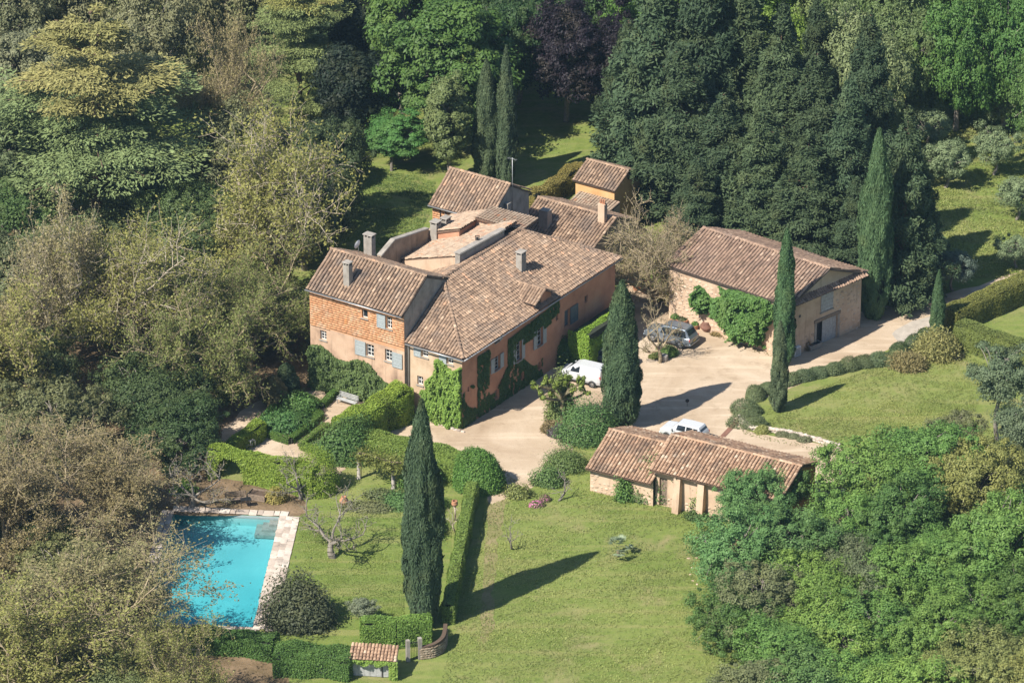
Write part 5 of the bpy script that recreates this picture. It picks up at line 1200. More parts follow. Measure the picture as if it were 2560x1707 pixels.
# conifers beside the barn
CON = (.05, .078, .036)
for (x, y, H, R, k, lab) in [
    (1500, 425, 18, 4.9, 0, 'broad shaggy conifer at the left end of the dark stand'),
    (1455, 390, 9, 3.2, 1, 'low conifer skirt left of the stand beside the small orange outbuilding'),
    (1610, 440, 21, 4.8, 1, 'tallest shaggy conifer cut by the top edge of the picture'),
    (1560, 505, 14.5, 4.2, 2, 'shaggy conifer standing behind the twiggy grey tree'),
    (1700, 430, 18, 4.6, 0, 'shaggy conifer third from the left in the back row'),
    (1655, 545, 12, 4.0, 1, 'front conifer nearest the left end of the barn roof'),
    (1785, 470, 15.5, 4.4, 2, 'grey-tinged conifer in the middle of the dark stand'),
    (1745, 580, 12, 3.8, 0, 'front conifer directly behind the barn ridge'),
    (1865, 505, 14, 4.0, 1, 'rounded conifer above the right half of the barn roof'),
    (1850, 610, 11, 3.8, 2, 'front conifer behind the barn left of the slim cypress'),
    (1940, 590, 14.5, 3.6, 0, 'conifer directly left of the tall slim roadside cypress'),
    (1985, 440, 15, 3.2, 1, 'pointed conifer standing alone in front of the pale green trees'),
    (2070, 690, 15.5, 3.3, 2, 'dark conifer at the right end of the stand beside the road'),
    (1870, 330, 13, 2.6, 2, 'thin-topped conifer at the back of the stand near the top'),
    (2030, 640, 12, 3.0, 1, 'dark conifer hidden behind the tall roadside cypress')]:
    T('conifer%d' % k, 'conifer', lab, x, y, H * 1.22, R * 1.2, jit(CON, .85, 1.2), None, 'dark conifers behind the barn')
# more of the wood beyond the top edge
for x, y, H, R, k, c, lab in [(150, 150, 13, 6, 1, (.2, .2, .1), 'hazy pale tree at the top edge left of the golden cedar'), (470, 130, 14, 6, 2, (.19, .19, .09), 'hazy pale tree at the top edge between the cedars'),
        (620, 110, 13, 6, 3, (.15, .17, .07), 'green tree at the top edge behind the yellow-green cedar'), (960, 90, 13, 6, 0, (.09, .19, .045), 'green tree at the top edge behind the maples'), (1110, 110, 13, 6, 1, (.08, .17, .04), 'green tree at the top edge right of the maples'),
        (1250, 120, 12, 6, 2, (.05, .09, .03), 'dark green tree at the top edge behind the purple tree'), (1380, 130, 13, 6, 3, (.06, .11, .035), 'dark green tree at the top edge behind the second purple tree'), (1550, 110, 13, 6, 0, (.12, .2, .045), 'bright tree at the top edge behind the tallest conifer'),
        (1720, 120, 12, 6, 1, (.15, .25, .045), 'yellow-green tree at the top edge right of the tallest conifer'), (1880, 100, 13, 6, 2, (.17, .22, .08), 'pale green tree at the top edge in the right half'), (2120, 110, 13, 6, 3, (.1, .19, .045), 'green tree at the top edge above the olive grove'),
        (2260, 100, 13, 6, 0, (.09, .18, .04), 'green tree at the top edge near the right corner'), (2390, 120, 13, 6, 1, (.09, .17, .04), 'green tree cut by the top right corner'), (10, 180, 12, 6, 3, (.17, .18, .09), 'pale tree cut by the top left corner'),
        (1180, 190, 11, 4.5, 3, (.045, .085, .03), 'dark tree closing the shaded lawn at the top'), (760, 130, 13, 5.5, 2, (.05, .08, .035), 'dark tree at the top edge left of the maples')]:
    T('oak%d' % k, 'woodland_tree', lab, x, y, H, R, c, None, 'trees along the top edge')
# top right
T('oak0', 'woodland_tree', 'pale silvery green tree at the top right behind the conifers', 1955, 330, 14, 5.2, (.195, .240, .105), None, 'trees along the top edge')
T('oak1', 'woodland_tree', 'greyish green branching tree at the top right', 2085, 290, 13, 4.6, (.135, .188, .068), None, 'trees along the top edge')
T('oak2', 'woodland_tree', 'rich green tree at the top right above the olive trees', 2195, 300, 14, 4.8, (.090, .180, .042), None, 'trees along the top edge')
T('oak3', 'woodland_tree', 'rich green tree in the top right corner', 2310, 290, 14, 5.2, (.083, .173, .042), None, 'trees along the top edge')
T('oak0', 'woodland_tree', 'yellow-green tree at the top edge above the conifer stand', 1800, 240, 11, 3.4, (.180, .270, .045), None, 'trees along the top edge')
T('oak3', 'woodland_tree', 'green tree cut by the right edge near the top', 2400, 330, 11, 4.5, (.090, .165, .045), None, 'trees along the top edge')
T('oak2', 'woodland_tree', 'shaded green tree at the top edge between two pale crowns', 2010, 190, 13, 5, (.120, .180, .060), None, 'trees along the top edge')
OL = (.19, .245, .12)
for x, y, H, R, lab in [(2295, 300, 5.4, 2.7, 'silvery olive tree highest in the grove at the right'), (2135, 345, 4.8, 2.6, 'silvery olive tree half hidden behind the last conifer'),
                        (2172, 432, 5.4, 2.9, 'silvery olive tree with bare reddish soil at its foot'), (2282, 402, 5.2, 2.7, 'silvery olive tree in the middle of the grove by the right edge'),
                        (2335, 505, 5.0, 2.6, 'silvery olive tree low on the right edge of the grove'), (2335, 615, 3.6, 2.0, 'small olive tree at the right edge above the long hedge')]:
    T('olive%d' % R_.randrange(2), 'olive_tree', lab, x, y, H, R, OL, None, 'olive trees in the grove')
T('olive1', 'olive_tree', 'dark blue-green olive tree in the shade beside the drive', 2188, 668, 4.6, 2.4, (.112, .150, .112), None, 'olive trees in the grove')
T('cypress0', 'cypress', 'tall pointed cypress at the right end of the barn', 2005, 728, Hpx(2005, 728, 300), 1.5, (.075, .128, .053), None, 'cypresses')
T('cypress1', 'cypress', 'small thin cypress beside the drive hedge corner', 2151, 775, Hpx(2151, 775, 622), .6, (.068, .120, .050), None, 'cypresses')
T('cypress0', 'cypress', 'thick cypress standing in the middle of the gravel yard', 1425, 980, Hpx(1425, 980, 648), 1.62, (.060, .098, .045), None, 'cypresses')
T('cypress1', 'cypress', 'tall narrow cypress against the front corner of the barn', 1800, 838, Hpx(1800, 838, 528), .92, (.068, .128, .050), None, 'cypresses')
T('cypress1', 'cypress', 'shorter cypress on the lawn edge in front of the narrow one', 1787, 944, Hpx(1787, 944, 738), .75, (.090, .120, .060), None, 'cypresses')
T('cypress0', 'cypress', 'tallest cypress beside the pool garden hedge', 972, 1434, Hpx(972, 1434, 922), 1.56, (.057, .090, .045), 1.3, 'cypresses')
T('twiggy', 'bare_tree', 'grey twiggy leafless tree between farmhouse and barn', 1492, 705, 10.6, 4.7, (.25, .22, .09), None, None, 'bark_tan')
T('fruit', 'bare_tree', 'small crooked tree with grey trunk standing beside the silver car', 1516, 832, 6.6, 2.3, (.2, .19, .09), 2.0, None, 'bark_tan')
T('fruit', 'bare_tree', 'spreading bare fruit tree on the pool lawn', 765, 1280, 6.2, 3.8, (.210, .195, .090), .6)
T('gnarled', 'bare_tree', 'small leafless sapling on the front lawn beside the track', 1175, 1260, 3.4, 1.3, BRN, 1.0, None, 'bark_grey')
T('gnarled', 'bare_tree', 'stunted bare tree at the lawn edge left of the roadside shed', 1283, 1150, 2.8, 1.5, BRN, 3.2, None, 'bark_grey')
T('fruit', 'bare_tree', 'bare grey tree against the arched ivy hedge near the pool', 690, 1145, 4.6, 2.6, (.180, .180, .090), 2.2)
T('fruit', 'bare_tree', 'leafless tree leaning over the patio at the pool corner', 440, 1165, 5.4, 3.4, (.225, .195, .090), 4.4)
# oak wood at the lower right
OK_ = {'b': (.165, .27, .06), 'm': (.135, .24, .055), 'd': (.105, .19, .048), 'g': (.16, .185, .085), 'o': (.2, .22, .07), 'c': (.12, .22, .068)}
for x, y, H, R, c, lab in [
    (1722, 1225, 5.4, 2.5, 'c', 'blue-green oak hiding the right half of the shed wall'), (1800, 1190, 4.9, 2.0, 'c', 'feathery oak overlapping the shed roof'),
    (1690, 1350, 5.6, 3.4, 'c', 'dark oak at the lawn edge below the shed'), (1800, 1320, 5.6, 3.5, 'c', 'blue-green oak in the second row below the shed'),
    (2012, 1195, 6.6, 3.7, 'b', 'broad bright oak beside the end of the drive'), (2105, 1150, 6.6, 3.8, 'm', 'green oak below the side lawn'),
    (1950, 1280, 5.2, 2.9, 'm', 'green oak right of the shed end wall'), (2060, 1280, 6, 3.4, 'd', 'dark oak with a shaded hollow at its foot'),
    (2220, 1190, 6.4, 3.4, 'o', 'olive-toned oak below the grey pines'), (1755, 1450, 5.2, 3.1, 'g', 'grey half-bare oak among the green ones'),
    (1860, 1430, 5.2, 3.0, 'b', 'bright oak right of the grey half-bare one'), (1960, 1390, 5.0, 2.9, 'g', 'greyish oak in the middle of the wood'),
    (2075, 1400, 5.4, 3.1, 'm', 'mid-green oak in the middle of the lower right wood'), (2180, 1370, 5.6, 3.2, 'm', 'mid-green oak above the bare red-brown clearing'),
    (2290, 1330, 6.6, 3.8, 'b', 'vivid yellow-green oak near the right edge'), (1680, 1480, 4.6, 2.7, 'd', 'dark oak on the left fringe of the lower right wood'),
    (1800, 1570, 5.2, 3.2, 'm', 'green oak on the fringe near the bottom lawn corner'), (1905, 1530, 5.4, 3.3, 'b', 'bright green oak in the lower middle of the wood'),
    (2015, 1525, 5.2, 3.2, 'm', 'green oak left of the bare clearing'), (2140, 1540, 5.2, 3.0, 'b', 'bright oak right of the bare clearing'),
    (2250, 1490, 5.4, 3.2, 'm', 'green oak by the right edge below the vivid one'), (2345, 1470, 5.6, 3.2, 'd', 'darker oak cut by the right edge'),
    (1850, 1665, 5.4, 3.5, 'c', 'blue-green oak at the bottom edge of the wood'), (1965, 1650, 5.2, 3.2, 'm', 'green oak second from left along the bottom edge'),
    (2075, 1665, 5.6, 3.4, 'b', 'vivid green oak at the bottom edge'), (2190, 1640, 5.2, 3.2, 'o', 'olive oak at the bottom edge right of the vivid one'),
    (2295, 1600, 5.4, 3.4, 'o', 'brownish olive oak in the bottom right corner'), (1745, 1650, 4.6, 2.8, 'g', 'greyish low oak on the bottom fringe beside the lawn'),
    (2380, 1640, 5.4, 3.2, 'o', 'olive oak cut by the bottom right corner'), (2390, 1300, 6, 3.4, 'm', 'green oak cut by the right edge beside the vivid one')]:
    T('oak%d' % R_.randrange(4), 'oak_tree', lab, x, y, H * 1.08, R * 1.22, jit(OK_[c], .85, 1.15), None, 'oaks of the lower right wood')
T('pine', 'pine_tree', 'grey-green pine with pale bare trunk at the right edge', 2290, 1010, 9.2, 3.6, (.128, .173, .090), None, 'pines at the right edge')
T('pine', 'pine_tree', 'grey-green pine below the first one at the right edge', 2340, 1110, 8.4, 3.4, (.120, .158, .083), None, 'pines at the right edge')
T('oak1', 'oak_tree', 'pale scrubby oak at the lower corner of the side lawn', 2180, 1060, 4.6, 2.6, (.180, .195, .090), None, 'oaks of the lower right wood')
T('oak3', 'oak_tree', 'olive scrub oak between the pines and the lower wood', 2290, 1150, 5, 2.8, (.150, .165, .075), None, 'oaks of the lower right wood')

# ------------------------------------------------------------------ hedges
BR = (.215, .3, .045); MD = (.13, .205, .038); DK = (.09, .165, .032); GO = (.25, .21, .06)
hedge('ivy_hedge', 'bright ivy-clad hedge with an arched opening facing the pool', [S(530, 1184), S(650, 1208), S(790, 1238)], 1.3, 2.7, BR, arch=(S(583, 1195), 1.45, 2.1), wave=.09, leaf=.07)
mound('hedge_dome', 'domed bright ivy mound at the right end of the arched hedge', S(792, 1226), 1.9, 1.6, 3.2, BR, 'hedge', leaf=.07)
hedge('ivy_hedge', 'narrow bright hedge along the left side of the clipped garden', [S(533, 1178), S(590, 1132), S(652, 1090)], 1.2, 1.5, BR, wave=.09)
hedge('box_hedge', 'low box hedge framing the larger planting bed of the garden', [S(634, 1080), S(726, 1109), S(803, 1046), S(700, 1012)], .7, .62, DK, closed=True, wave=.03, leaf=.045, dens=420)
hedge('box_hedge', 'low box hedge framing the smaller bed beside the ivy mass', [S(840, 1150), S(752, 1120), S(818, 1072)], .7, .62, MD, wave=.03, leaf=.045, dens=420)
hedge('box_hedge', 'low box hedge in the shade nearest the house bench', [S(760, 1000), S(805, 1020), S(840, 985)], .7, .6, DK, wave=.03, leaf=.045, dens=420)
hedge('ivy_hedge', 'tall bright ivy hedge running from the house corner across the garden', [S(1008, 1040), S(930, 1085), S(858, 1128)], 2.3, 3.0, BR, wave=.14, leaf=.075)
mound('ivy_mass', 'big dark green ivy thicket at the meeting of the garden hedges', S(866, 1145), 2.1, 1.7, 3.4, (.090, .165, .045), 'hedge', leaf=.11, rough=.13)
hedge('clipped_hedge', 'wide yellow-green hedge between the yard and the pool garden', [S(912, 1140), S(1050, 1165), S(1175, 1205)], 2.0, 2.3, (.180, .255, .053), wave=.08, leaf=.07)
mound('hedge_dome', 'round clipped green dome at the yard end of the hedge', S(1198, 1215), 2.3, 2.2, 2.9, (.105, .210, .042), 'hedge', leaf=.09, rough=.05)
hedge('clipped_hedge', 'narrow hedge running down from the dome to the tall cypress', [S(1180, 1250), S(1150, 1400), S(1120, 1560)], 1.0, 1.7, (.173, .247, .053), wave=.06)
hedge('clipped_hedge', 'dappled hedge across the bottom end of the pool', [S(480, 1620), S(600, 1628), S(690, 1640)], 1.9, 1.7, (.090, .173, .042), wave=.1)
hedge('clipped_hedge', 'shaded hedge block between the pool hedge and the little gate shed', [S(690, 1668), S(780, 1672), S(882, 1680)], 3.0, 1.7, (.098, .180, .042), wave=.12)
hedge('flat_hedge', 'flat-topped bright hedge over the garden gate', [S(905, 1612), S(990, 1610), S(1075, 1602)], 1.5, 2.3, (.165, .270, .053), wave=.08)
hedge('clipped_hedge', 'lime-green clipped hedge with rounded end beside the white van', [S(1446, 918), S(1500, 882), S(1556, 842)], 2.2, 3.4, (.210, .330, .045), wave=.07, leaf=.065, top_round=.6)
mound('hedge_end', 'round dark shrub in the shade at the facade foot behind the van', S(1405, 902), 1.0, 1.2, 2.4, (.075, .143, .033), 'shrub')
hedge('golden_hedge', 'golden-brown hedge curving up beside the small orange outbuilding', [S(1322, 535), S(1375, 505), S(1425, 470), S(1448, 455)], 1.5, 2.0, GO, wave=.14)
hedge('drive_hedge', 'long straight olive hedge running along the drive to the right edge', [S(2368, 828), S(2480, 778), S(2640, 705)], 2.2, 2.2, (.195, .203, .053), wave=.06)
hedge('drive_hedge', 'shorter clipped hedge turning toward the side lawn', [S(2398, 862), S(2480, 890), S(2620, 935)], 1.9, 2.4, (.165, .203, .053), wave=.06)

# ------------------------------------------------------------------ climbers on the walls
climber('wall_creeper', 'bright yellow-green creeper covering the corner wall below the hip roof', endw,
        lambda u, z: np.where((u > 1.9 + .35 * np.sin(z * 1.7) + np.clip(z - 3.3, 0, 9) * .55 - np.clip(1.0 - z, 0, 1) * 1.5) & (z < 5.7 + .35 * np.sin(u * 2.3)) & ~((u > .9) & (u < 2.2) & (z > 2.6) & (z < 4.6)), .6 + .3 * noise2(u, z, 3), -1), 14000, (.188, .300, .057), .12, .6, 21)
climber('wall_creeper', 'thick dull green creeper over the ground floor of the brick wing', bfront,
        lambda u, z: np.where(z < 3.9 - .05 * u + .35 * np.sin(u * 1.4) - np.clip(u - 6.5, 0, 9) * .42, .7 + .4 * noise2(u, z, 5), -1), 11000, (.112, .165, .053), .12, .55, 22)
fm = lambda u, z: np.where(((z < 2.5 + 1.1 * np.sin(u * .9 + .6)) & (u < 12.5) & ~((u < 2.6) & (z > 1.0) & (noise2(u * 1.3, z * .8, 8) > -.15))) |
                           ((np.abs(z - (5.0 + .08 * (u - 9))) < .8) & (u > 7) & (u < 13.8)) | ((np.abs(u - 7.6) < .6) & (z < 5.4)) | ((np.abs(u - 3.2) < .9) & (z < 5.9)) | ((np.abs(u - 14.2) < .9) & (z > 5.0) & (z < 6.6)),
                           .42 + .4 * noise2(u * 1.2, z * 1.2, 7), -1)
climber('wall_creeper', 'dark green creeper spreading in patches over the shaded pink facade', facade,
        lambda u, z: np.where(np.any([(u > h[0] - .1) & (u < h[1] + .1) & (z > h[2] - .1) & (z < h[3] + .1) for h in facade.holes], axis=0), -1, fm(u, z)), 18000, (.075, .135, .038), .11, .14, 23)
wl = bf.uz(S and (1820, 770))[0]
cw = [bf.uz(Z4(*p)) for p in [(720, 850), (1000, 850), (1150, 780), (1250, 830), (1000, 1000), (1180, 1050), (1300, 950), (1080, 1120), (880, 930), (1220, 1160)]]
cr_ = [1.0, 1.3, 1.1, 1.2, 1.4, 1.4, 1.2, 1.1, 1.1, .9]
def wm(u, z):
    d = np.full(u.shape, -1.0)
    for (cu, cz_), r in zip(cw, cr_): d = np.maximum(d, 1 - np.hypot(u - cu, (z - cz_)) / r * (1 + .3 * noise2(u * 2.4, z * 2.4, 17)))
    return np.where(d > 0, d + .12, -1)
climber('wisteria', 'lush green climber bulging from the barn front above the pots', bf, wm, 18000, (.098, .195, .045), .13, 1.3, 24, u=(min(c[0] for c in cw) - 1.2, max(c[0] for c in cw) + 1), z=(.1, 5.3), up=.7)
climber('wall_creeper', 'small green tuft of creeper on the right end of the shed', Wall(sw(17.5, -3.3), sw(17.5, 3.4), 0, 3.6), lambda u, z: np.where(np.hypot(u - .6, z - 3.0) < .8, .7, -1), 1200, (.105, .225, .045), .11, .5, 25)

# ------------------------------------------------------------------ vehicles
def vehicle(name, label, loc, rz, st, W, paint_, wheels, wr, side_win, door_x=(), rails=False, ws=None, rw=None, rear_doors=False, cat='car', plate=True):
    """st: stations (x, bottom, belt, top, half width at top) from nose to tail"""
    t = thing(name, label, cat, (loc[0], loc[1], 0), rz); xs = [s[0] for s in st]
    fi = lambda x, k: float(np.interp(-x, [-v for v in xs], [s[k] for s in st])); hwid = W / 2
    def wid(x): e = min(abs(x - xs[0]), abs(x - xs[-1])); return hwid * (.86 + .14 * min(1, (e / .45)) ** .5)
    mb = MB(); R8 = []
    fine = sorted({x for x in xs} | {xs[0] - .08, xs[-1] + .08}, reverse=True)
    for x in fine:
        zb, zt, zp, wt = (fi(x, k) for k in (1, 2, 3, 4)); w_ = wid(x)
        half = [(w_ * .9, zb), (w_, zb + (zt - zb) * .35), (w_ * .995, zb + (zt - zb) * .75), (w_ * .96, zt), (wt * 1.0, zp - min(.06, (zp - zt) * .3)), (wt * .88, zp)]
        R8.append([(x, y, z) for y, z in half] + [(x, -y, z) for y, z in reversed(half)])
    n = len(R8[0]); vs = [p for r in R8 for p in r]; fs = []
    for i in range(len(R8) - 1):
        for k in range(n): j = (k + 1) % n; fs.append((i * n + k, (i + 1) * n + k, (i + 1) * n + j, i * n + j))
    fs.append(tuple(range(n))); fs.append(tuple(len(vs) - n + k for k in range(n - 1, -1, -1)))
    body = mb.add(vs, fs, False).build('body', paint_, t, local=True)
    bv = body.modifiers.new('bevel', 'BEVEL'); bv.width = .035; bv.segments = 2; bv.limit_method = 'ANGLE'; bv.angle_limit = .5
    def sidept(x, f, sgn, o=.012):
        zt, zp, wt = fi(x, 2), fi(x, 3), fi(x, 4); zp2 = zp - min(.06, (zp - zt) * .3); wb = wid(x) * .96; return (x, sgn * (wb + (wt - wb) * f + o), zt + (zp2 - zt) * f)
    for sgn in (1, -1):
        for x0, x1, sl0, sl1 in side_win:
            q = [sidept(x0, .08, sgn), sidept(x1, .08, sgn), sidept(x1 + sl1, .9, sgn), sidept(x0 - sl0, .9, sgn)]
            qi = [(p[0], p[1] - sgn * .03, p[2]) for p in q]
            MB().hexa(qi, q).build('side_window', M['glass'], t, local=True)
        for x in door_x:
            MB().box((x, sgn * (wid(x) - .003), (fi(x, 1) + fi(x, 2)) / 2 + .06), (.014, .012, (fi(x, 2) - fi(x, 1)) * .8)).build('door_seam', M['plastic_black'], t, local=True)
            MB().box((x + .16, sgn * (wid(x) + .008), fi(x, 2) - .12), (.18, .03, .035), 0, .008).build('door_handle', M['plastic_black'], t, local=True)
        MB().box((ws[0] - .12, sgn * (hwid + .09), fi(ws[0], 2) + .1), (.12, .2, .17), 0, .03).build('mirror', paint_ if not rails else M['plastic_black'], t, local=True)
        MB().box((xs[0] - .07, sgn * hwid * .66, fi(xs[0] - .1, 2) - .14), (.16, .36, .18), 0, .03).build('headlight', M['lamp_clear'], t, local=True)
        MB().box((xs[-1] + .05, sgn * hwid * .84, fi(xs[-1] + .1, 2) - .1), (.1, .1, .3 if rear_doors else .24), 0, .02).build('tail_light', M['lamp_red'], t, local=True)
        MB().box(((wheels[0] + wheels[1]) / 2, sgn * (hwid - .0), .36), (wheels[0] - wheels[1] - 2 * wr - .1, .05, .09), 0, .015).build('sill_trim', M['plastic_black'], t, local=True)
        if rails:
            MB().tube([(.35, sgn * .6, fi(.35, 3) - .01), (.25, sgn * .62, fi(0, 3) + .06), (-1.6, sgn * .62, fi(-1.6, 3) + .06), (-1.75, sgn * .6, fi(-1.75, 3) - .01)], .022, 6).build('roof_rail', M['plastic_black'], t, local=True)
    def toppt(x, y, o=.012): return (x, y, fi(x, 3) + o)
    for (x0, x1), nm in ((ws, 'windscreen'), (rw, 'rear_window')):
        y0, y1 = fi(x0, 4) * .9, fi(x1, 4) * .86; d = .06 * (1 if x0 > x1 else -1)
        q = [toppt(x0 - d, y0, .02), toppt(x0 - d, -y0, .02), toppt(x1 + d, -y1, .02), toppt(x1 + d, y1, .02)]
        MB().hexa([(p[0], p[1], p[2] - .035) for p in q], q).build(nm, M['glass'], t, local=True)
    MB().box((xs[0] + .02, 0, .5), (.12, W * .88, .2), 0, .04).build('front_bumper', paint_, t, local=True)
    MB().box((xs[-1] - .02, 0, .5), (.12, W * .88, .2), 0, .04).build('rear_bumper', paint_ if not rear_doors else M['plastic_black'], t, local=True)
    MB().box((xs[0] + .0, 0, fi(xs[0] - .1, 2) - .15), (.06, W * .4, .12), 0, .01).build('grille', M['plastic_black'], t, local=True)
    if plate: MB().box((xs[-1] - .035, 0, .72), (.02, .5, .12)).build('number_plate', M['plate'], t, local=True)
    for x in wheels:
        for sgn in (1, -1):
            a = MB(); prof = [(wr * .62, -.1), (wr * .96, -.11), (wr, -.07), (wr, .07), (wr * .96, .11), (wr * .62, .1)]
            r90 = Matrix.Translation((x, sgn * (hwid - .1), wr)) @ Matrix.Rotation(math.radians(90), 4, 'X')
            a.lathe(prof, (0, 0, 0), 18); a.v = [tuple(r90 @ Vector(p)) for p in a.v]; w_ = a.build('wheel', M['rubber'], t, local=True)
            b = MB(); b.lathe([(0.0, .075), (wr * .16, .08), (wr * .2, .06)], (0, 0, 0), 10); b.lathe([(wr * .5, .06), (wr * .63, .085), (wr * .64, .05)], (0, 0, 0), 18)
            for k in range(5):
                q = k * 1.2566; b.box((math.cos(q) * wr * .36, math.sin(q) * wr * .36, .065), (wr * .4, wr * .16, .025), q)
            rr = Matrix.Translation((x, sgn * (hwid - .1), wr)) @ Matrix.Rotation(math.radians(90 if sgn < 0 else -90), 4, 'X'); b.v = [tuple(rr @ Vector(p)) for p in b.v]; b.build('rim', M['rim'], w_, local=True)
            c = MB(); c.lathe([(wr * 1.16, -.03), (wr * 1.18, .0), (wr * 1.16, .02), (wr * .9, .02)], (0, 0, 0), 18); c.v = [tuple(r90 @ Vector((p[0], p[1], p[2] - sgn * .085))) for p in c.v]; c.build('wheel_arch', M['plastic_black'], t, local=True)
    return t
def mid(a, b, rz, half):
    c = (a + b) / 2; return c - np.array([-math.sin(rz), math.cos(rz), 0]) * half
fw_, rw_ = S(1632, 853), S(1702, 871); rz = math.atan2(fw_[1] - rw_[1], fw_[0] - rw_[0])
SUVST = [(2.32, .46, .84, .88, .68), (2.12, .34, 1.0, 1.04, .74), (1.2, .32, 1.06, 1.14, .78), (.42, .32, 1.06, 1.78, .66), (-.6, .32, 1.07, 1.87, .7), (-1.8, .32, 1.07, 1.83, .69), (-2.24, .36, 1.04, 1.18, .74), (-2.34, .46, .98, 1.04, .7)]
vehicle('silver_car', 'silver off-road estate car parked by the terracotta pots', mid(fw_, rw_, rz, .8), rz, SUVST, 1.9, M['paint_silver'], (1.42, -1.42), .39,
        [(.66, -.28, .16, 0), (-.34, -1.1, 0, 0), (-1.15, -1.98, 0, .2)], (.75, -.32), True, (1.18, .46), (-2.22, -1.84))
fw_, rw_ = S(*Z3(1465, 1045)), S(*Z3(1690, 1098)); rz = math.atan2(fw_[1] - rw_[1], fw_[0] - rw_[0])
VANST = [(2.1, .4, .75, .78, .64), (1.95, .28, .9, .95, .72), (1.35, .26, 1.06, 1.13, .74), (.62, .26, 1.12, 1.68, .64), (.2, .26, 1.12, 1.8, .68), (-1.85, .28, 1.12, 1.8, .68), (-2.05, .3, 1.1, 1.7, .69), (-2.1, .32, 1.05, 1.62, .68)]
vehicle('white_van', 'white panel van parked in front of the pink facade', mid(fw_, rw_, rz, .78) + np.array([.15, -.45, 0]), rz, VANST, 1.82, M['paint_white'], (1.3, -1.35), .31, [(.85, -.05, .15, 0)], (.95, -.1), False, (1.32, .66), (-2.06, -2.0), True, 'van')
c_ = S(1712, 1054, 1.66); rz2 = math.radians(150)
JST = [(2.0, .45, .82, .86, .66), (1.85, .36, .98, 1.02, .7), (.95, .34, 1.06, 1.12, .72), (.4, .34, 1.1, 1.66, .6), (-.5, .34, 1.1, 1.7, .63), (-1.65, .34, 1.1, 1.68, .62), (-1.95, .36, 1.08, 1.2, .66), (-2.02, .42, 1.0, 1.05, .66)]
vehicle('white_car', 'white compact off-road car half hidden behind the stepped shed roofs', c_, rz2, JST, 1.74, M['paint_white'], (1.25, -1.25), .34, [(.42, -.42, .08, 0), (-.52, -1.1, 0, 0), (-1.18, -1.68, 0, .1)], (.5, -.46), False, (.92, .46), (-1.93, -1.7))
c_ = S(1523, 893, .5)
vehicle('dark_car', 'dark blue car in the hedge shade behind the white van', c_, math.radians(152), [(s[0], s[1], s[2] * .82, s[3] * .82, s[4]) for s in SUVST], 1.76, M['paint_dark'], (1.4, -1.4), .31, [(.62, -.28, .1, 0), (-.36, -1.12, 0, 0), (-1.2, -1.85, 0, .12)], (.75, -.32), False, (1.2, .56), (-2.18, -1.9))

# ------------------------------------------------------------------ pots and yard things
def pot(name, label, p, r, h, leafc=None, jar=False, plantH=.4, mat=None, group='terracotta pots by the barn'):
    t = thing(name, label, 'pot', (p[0], p[1], 0), 0, group)
    prof = [(r * .45, 0), (r * .95, h * .35), (r * 1.0, h * .6), (r * .55, h * .93), (r * .62, h), (r * .42, h), (r * .4, h * .85)] if jar else [(r * .66, 0), (r * .8, h * .4), (r * .93, h * .82), (r * 1.05, h * .83), (r * 1.05, h), (r * .88, h), (r * .84, h * .8)]
    MB().lathe(prof, (0, 0, 0), 16).build('vessel', mat or M['terracotta'], t, local=True)
    if not jar: MB().lathe([(0.01, h * .82), (r * .85, h * .82)], (0, 0, 0), 16).build('soil', M['soil'], t, local=True)
    if leafc:
        rng = np.random.default_rng(int(p[0] * 50) % 997); n = int(420 * (r / .35)); d = unit(rng.normal(size=(n, 3))); d[:, 2] = np.abs(d[:, 2])
        C = d * np.array([r * .95, r * .95, plantH]) * rng.uniform(.5, 1.1, (n, 1)) + np.array([0, 0, h * .9])
        f = link(quad_mesh('foliage', leaf_quads(C, d + rng.normal(size=(n, 3)) * .5, rng.uniform(.04, .08, n), 1.4, rng=rng), rng.random(n)), 'foliage', t, M['leaf']); f.color = (*leafc, 1)
    return t
GRN = (.105, .195, .045)
pot('terracotta_pot', 'terracotta pot with a spiky plant nearest the barn corner', S(*Z4(466, 1062)), .42, .6, GRN)
pot('terracotta_pot', 'wide terracotta pot touching the roof line of the silver car', S(*Z4(536, 1075)), .52, .6, (.08, .1, .04), plantH=.2)
pot('terracotta_pot', 'small terracotta pot with a green tuft right of the wide pot', S(*Z4(652, 1112)), .34, .45, GRN, plantH=.35)
pot('terracotta_jar', 'big dark round terracotta jar at the foot of the barn wall', S(*Z4(757, 1130)), .58, .95, None, True, mat=M['rust'])
for i, (x, y, r, h, c, lab) in enumerate([(72, 690, .5, .6, (.07, .17, .03), 'terracotta pot with a bright bush at the back of the pot group'), (178, 708, .6, .75, (.06, .13, .03), 'tall dark terracotta pot in the middle of the pot group'),
        (115, 752, .4, .5, (.1, .12, .05), 'small terracotta pot at the front left of the pot group'), (190, 772, .42, .45, (.14, .2, .04), 'terracotta pot with yellow-green sprouts in the pot group'), (288, 780, .5, .55, (.07, .17, .03), 'terracotta pot with a green bush at the right of the pot group'),
        (20, 640, .4, .5, GRN, 'terracotta pot half hidden by the yard cypress')]):
    pot('terracotta_pot', lab, S(*Z4(x, y)), r, h, c, plantH=.5)
mound('yellow_shrub', 'yellow-flowering shrub against the left corner of the barn', S(*Z4(370, 830)), .8, .7, 1.5, (.300, .270, .040), leaf=.09, rough=.2)
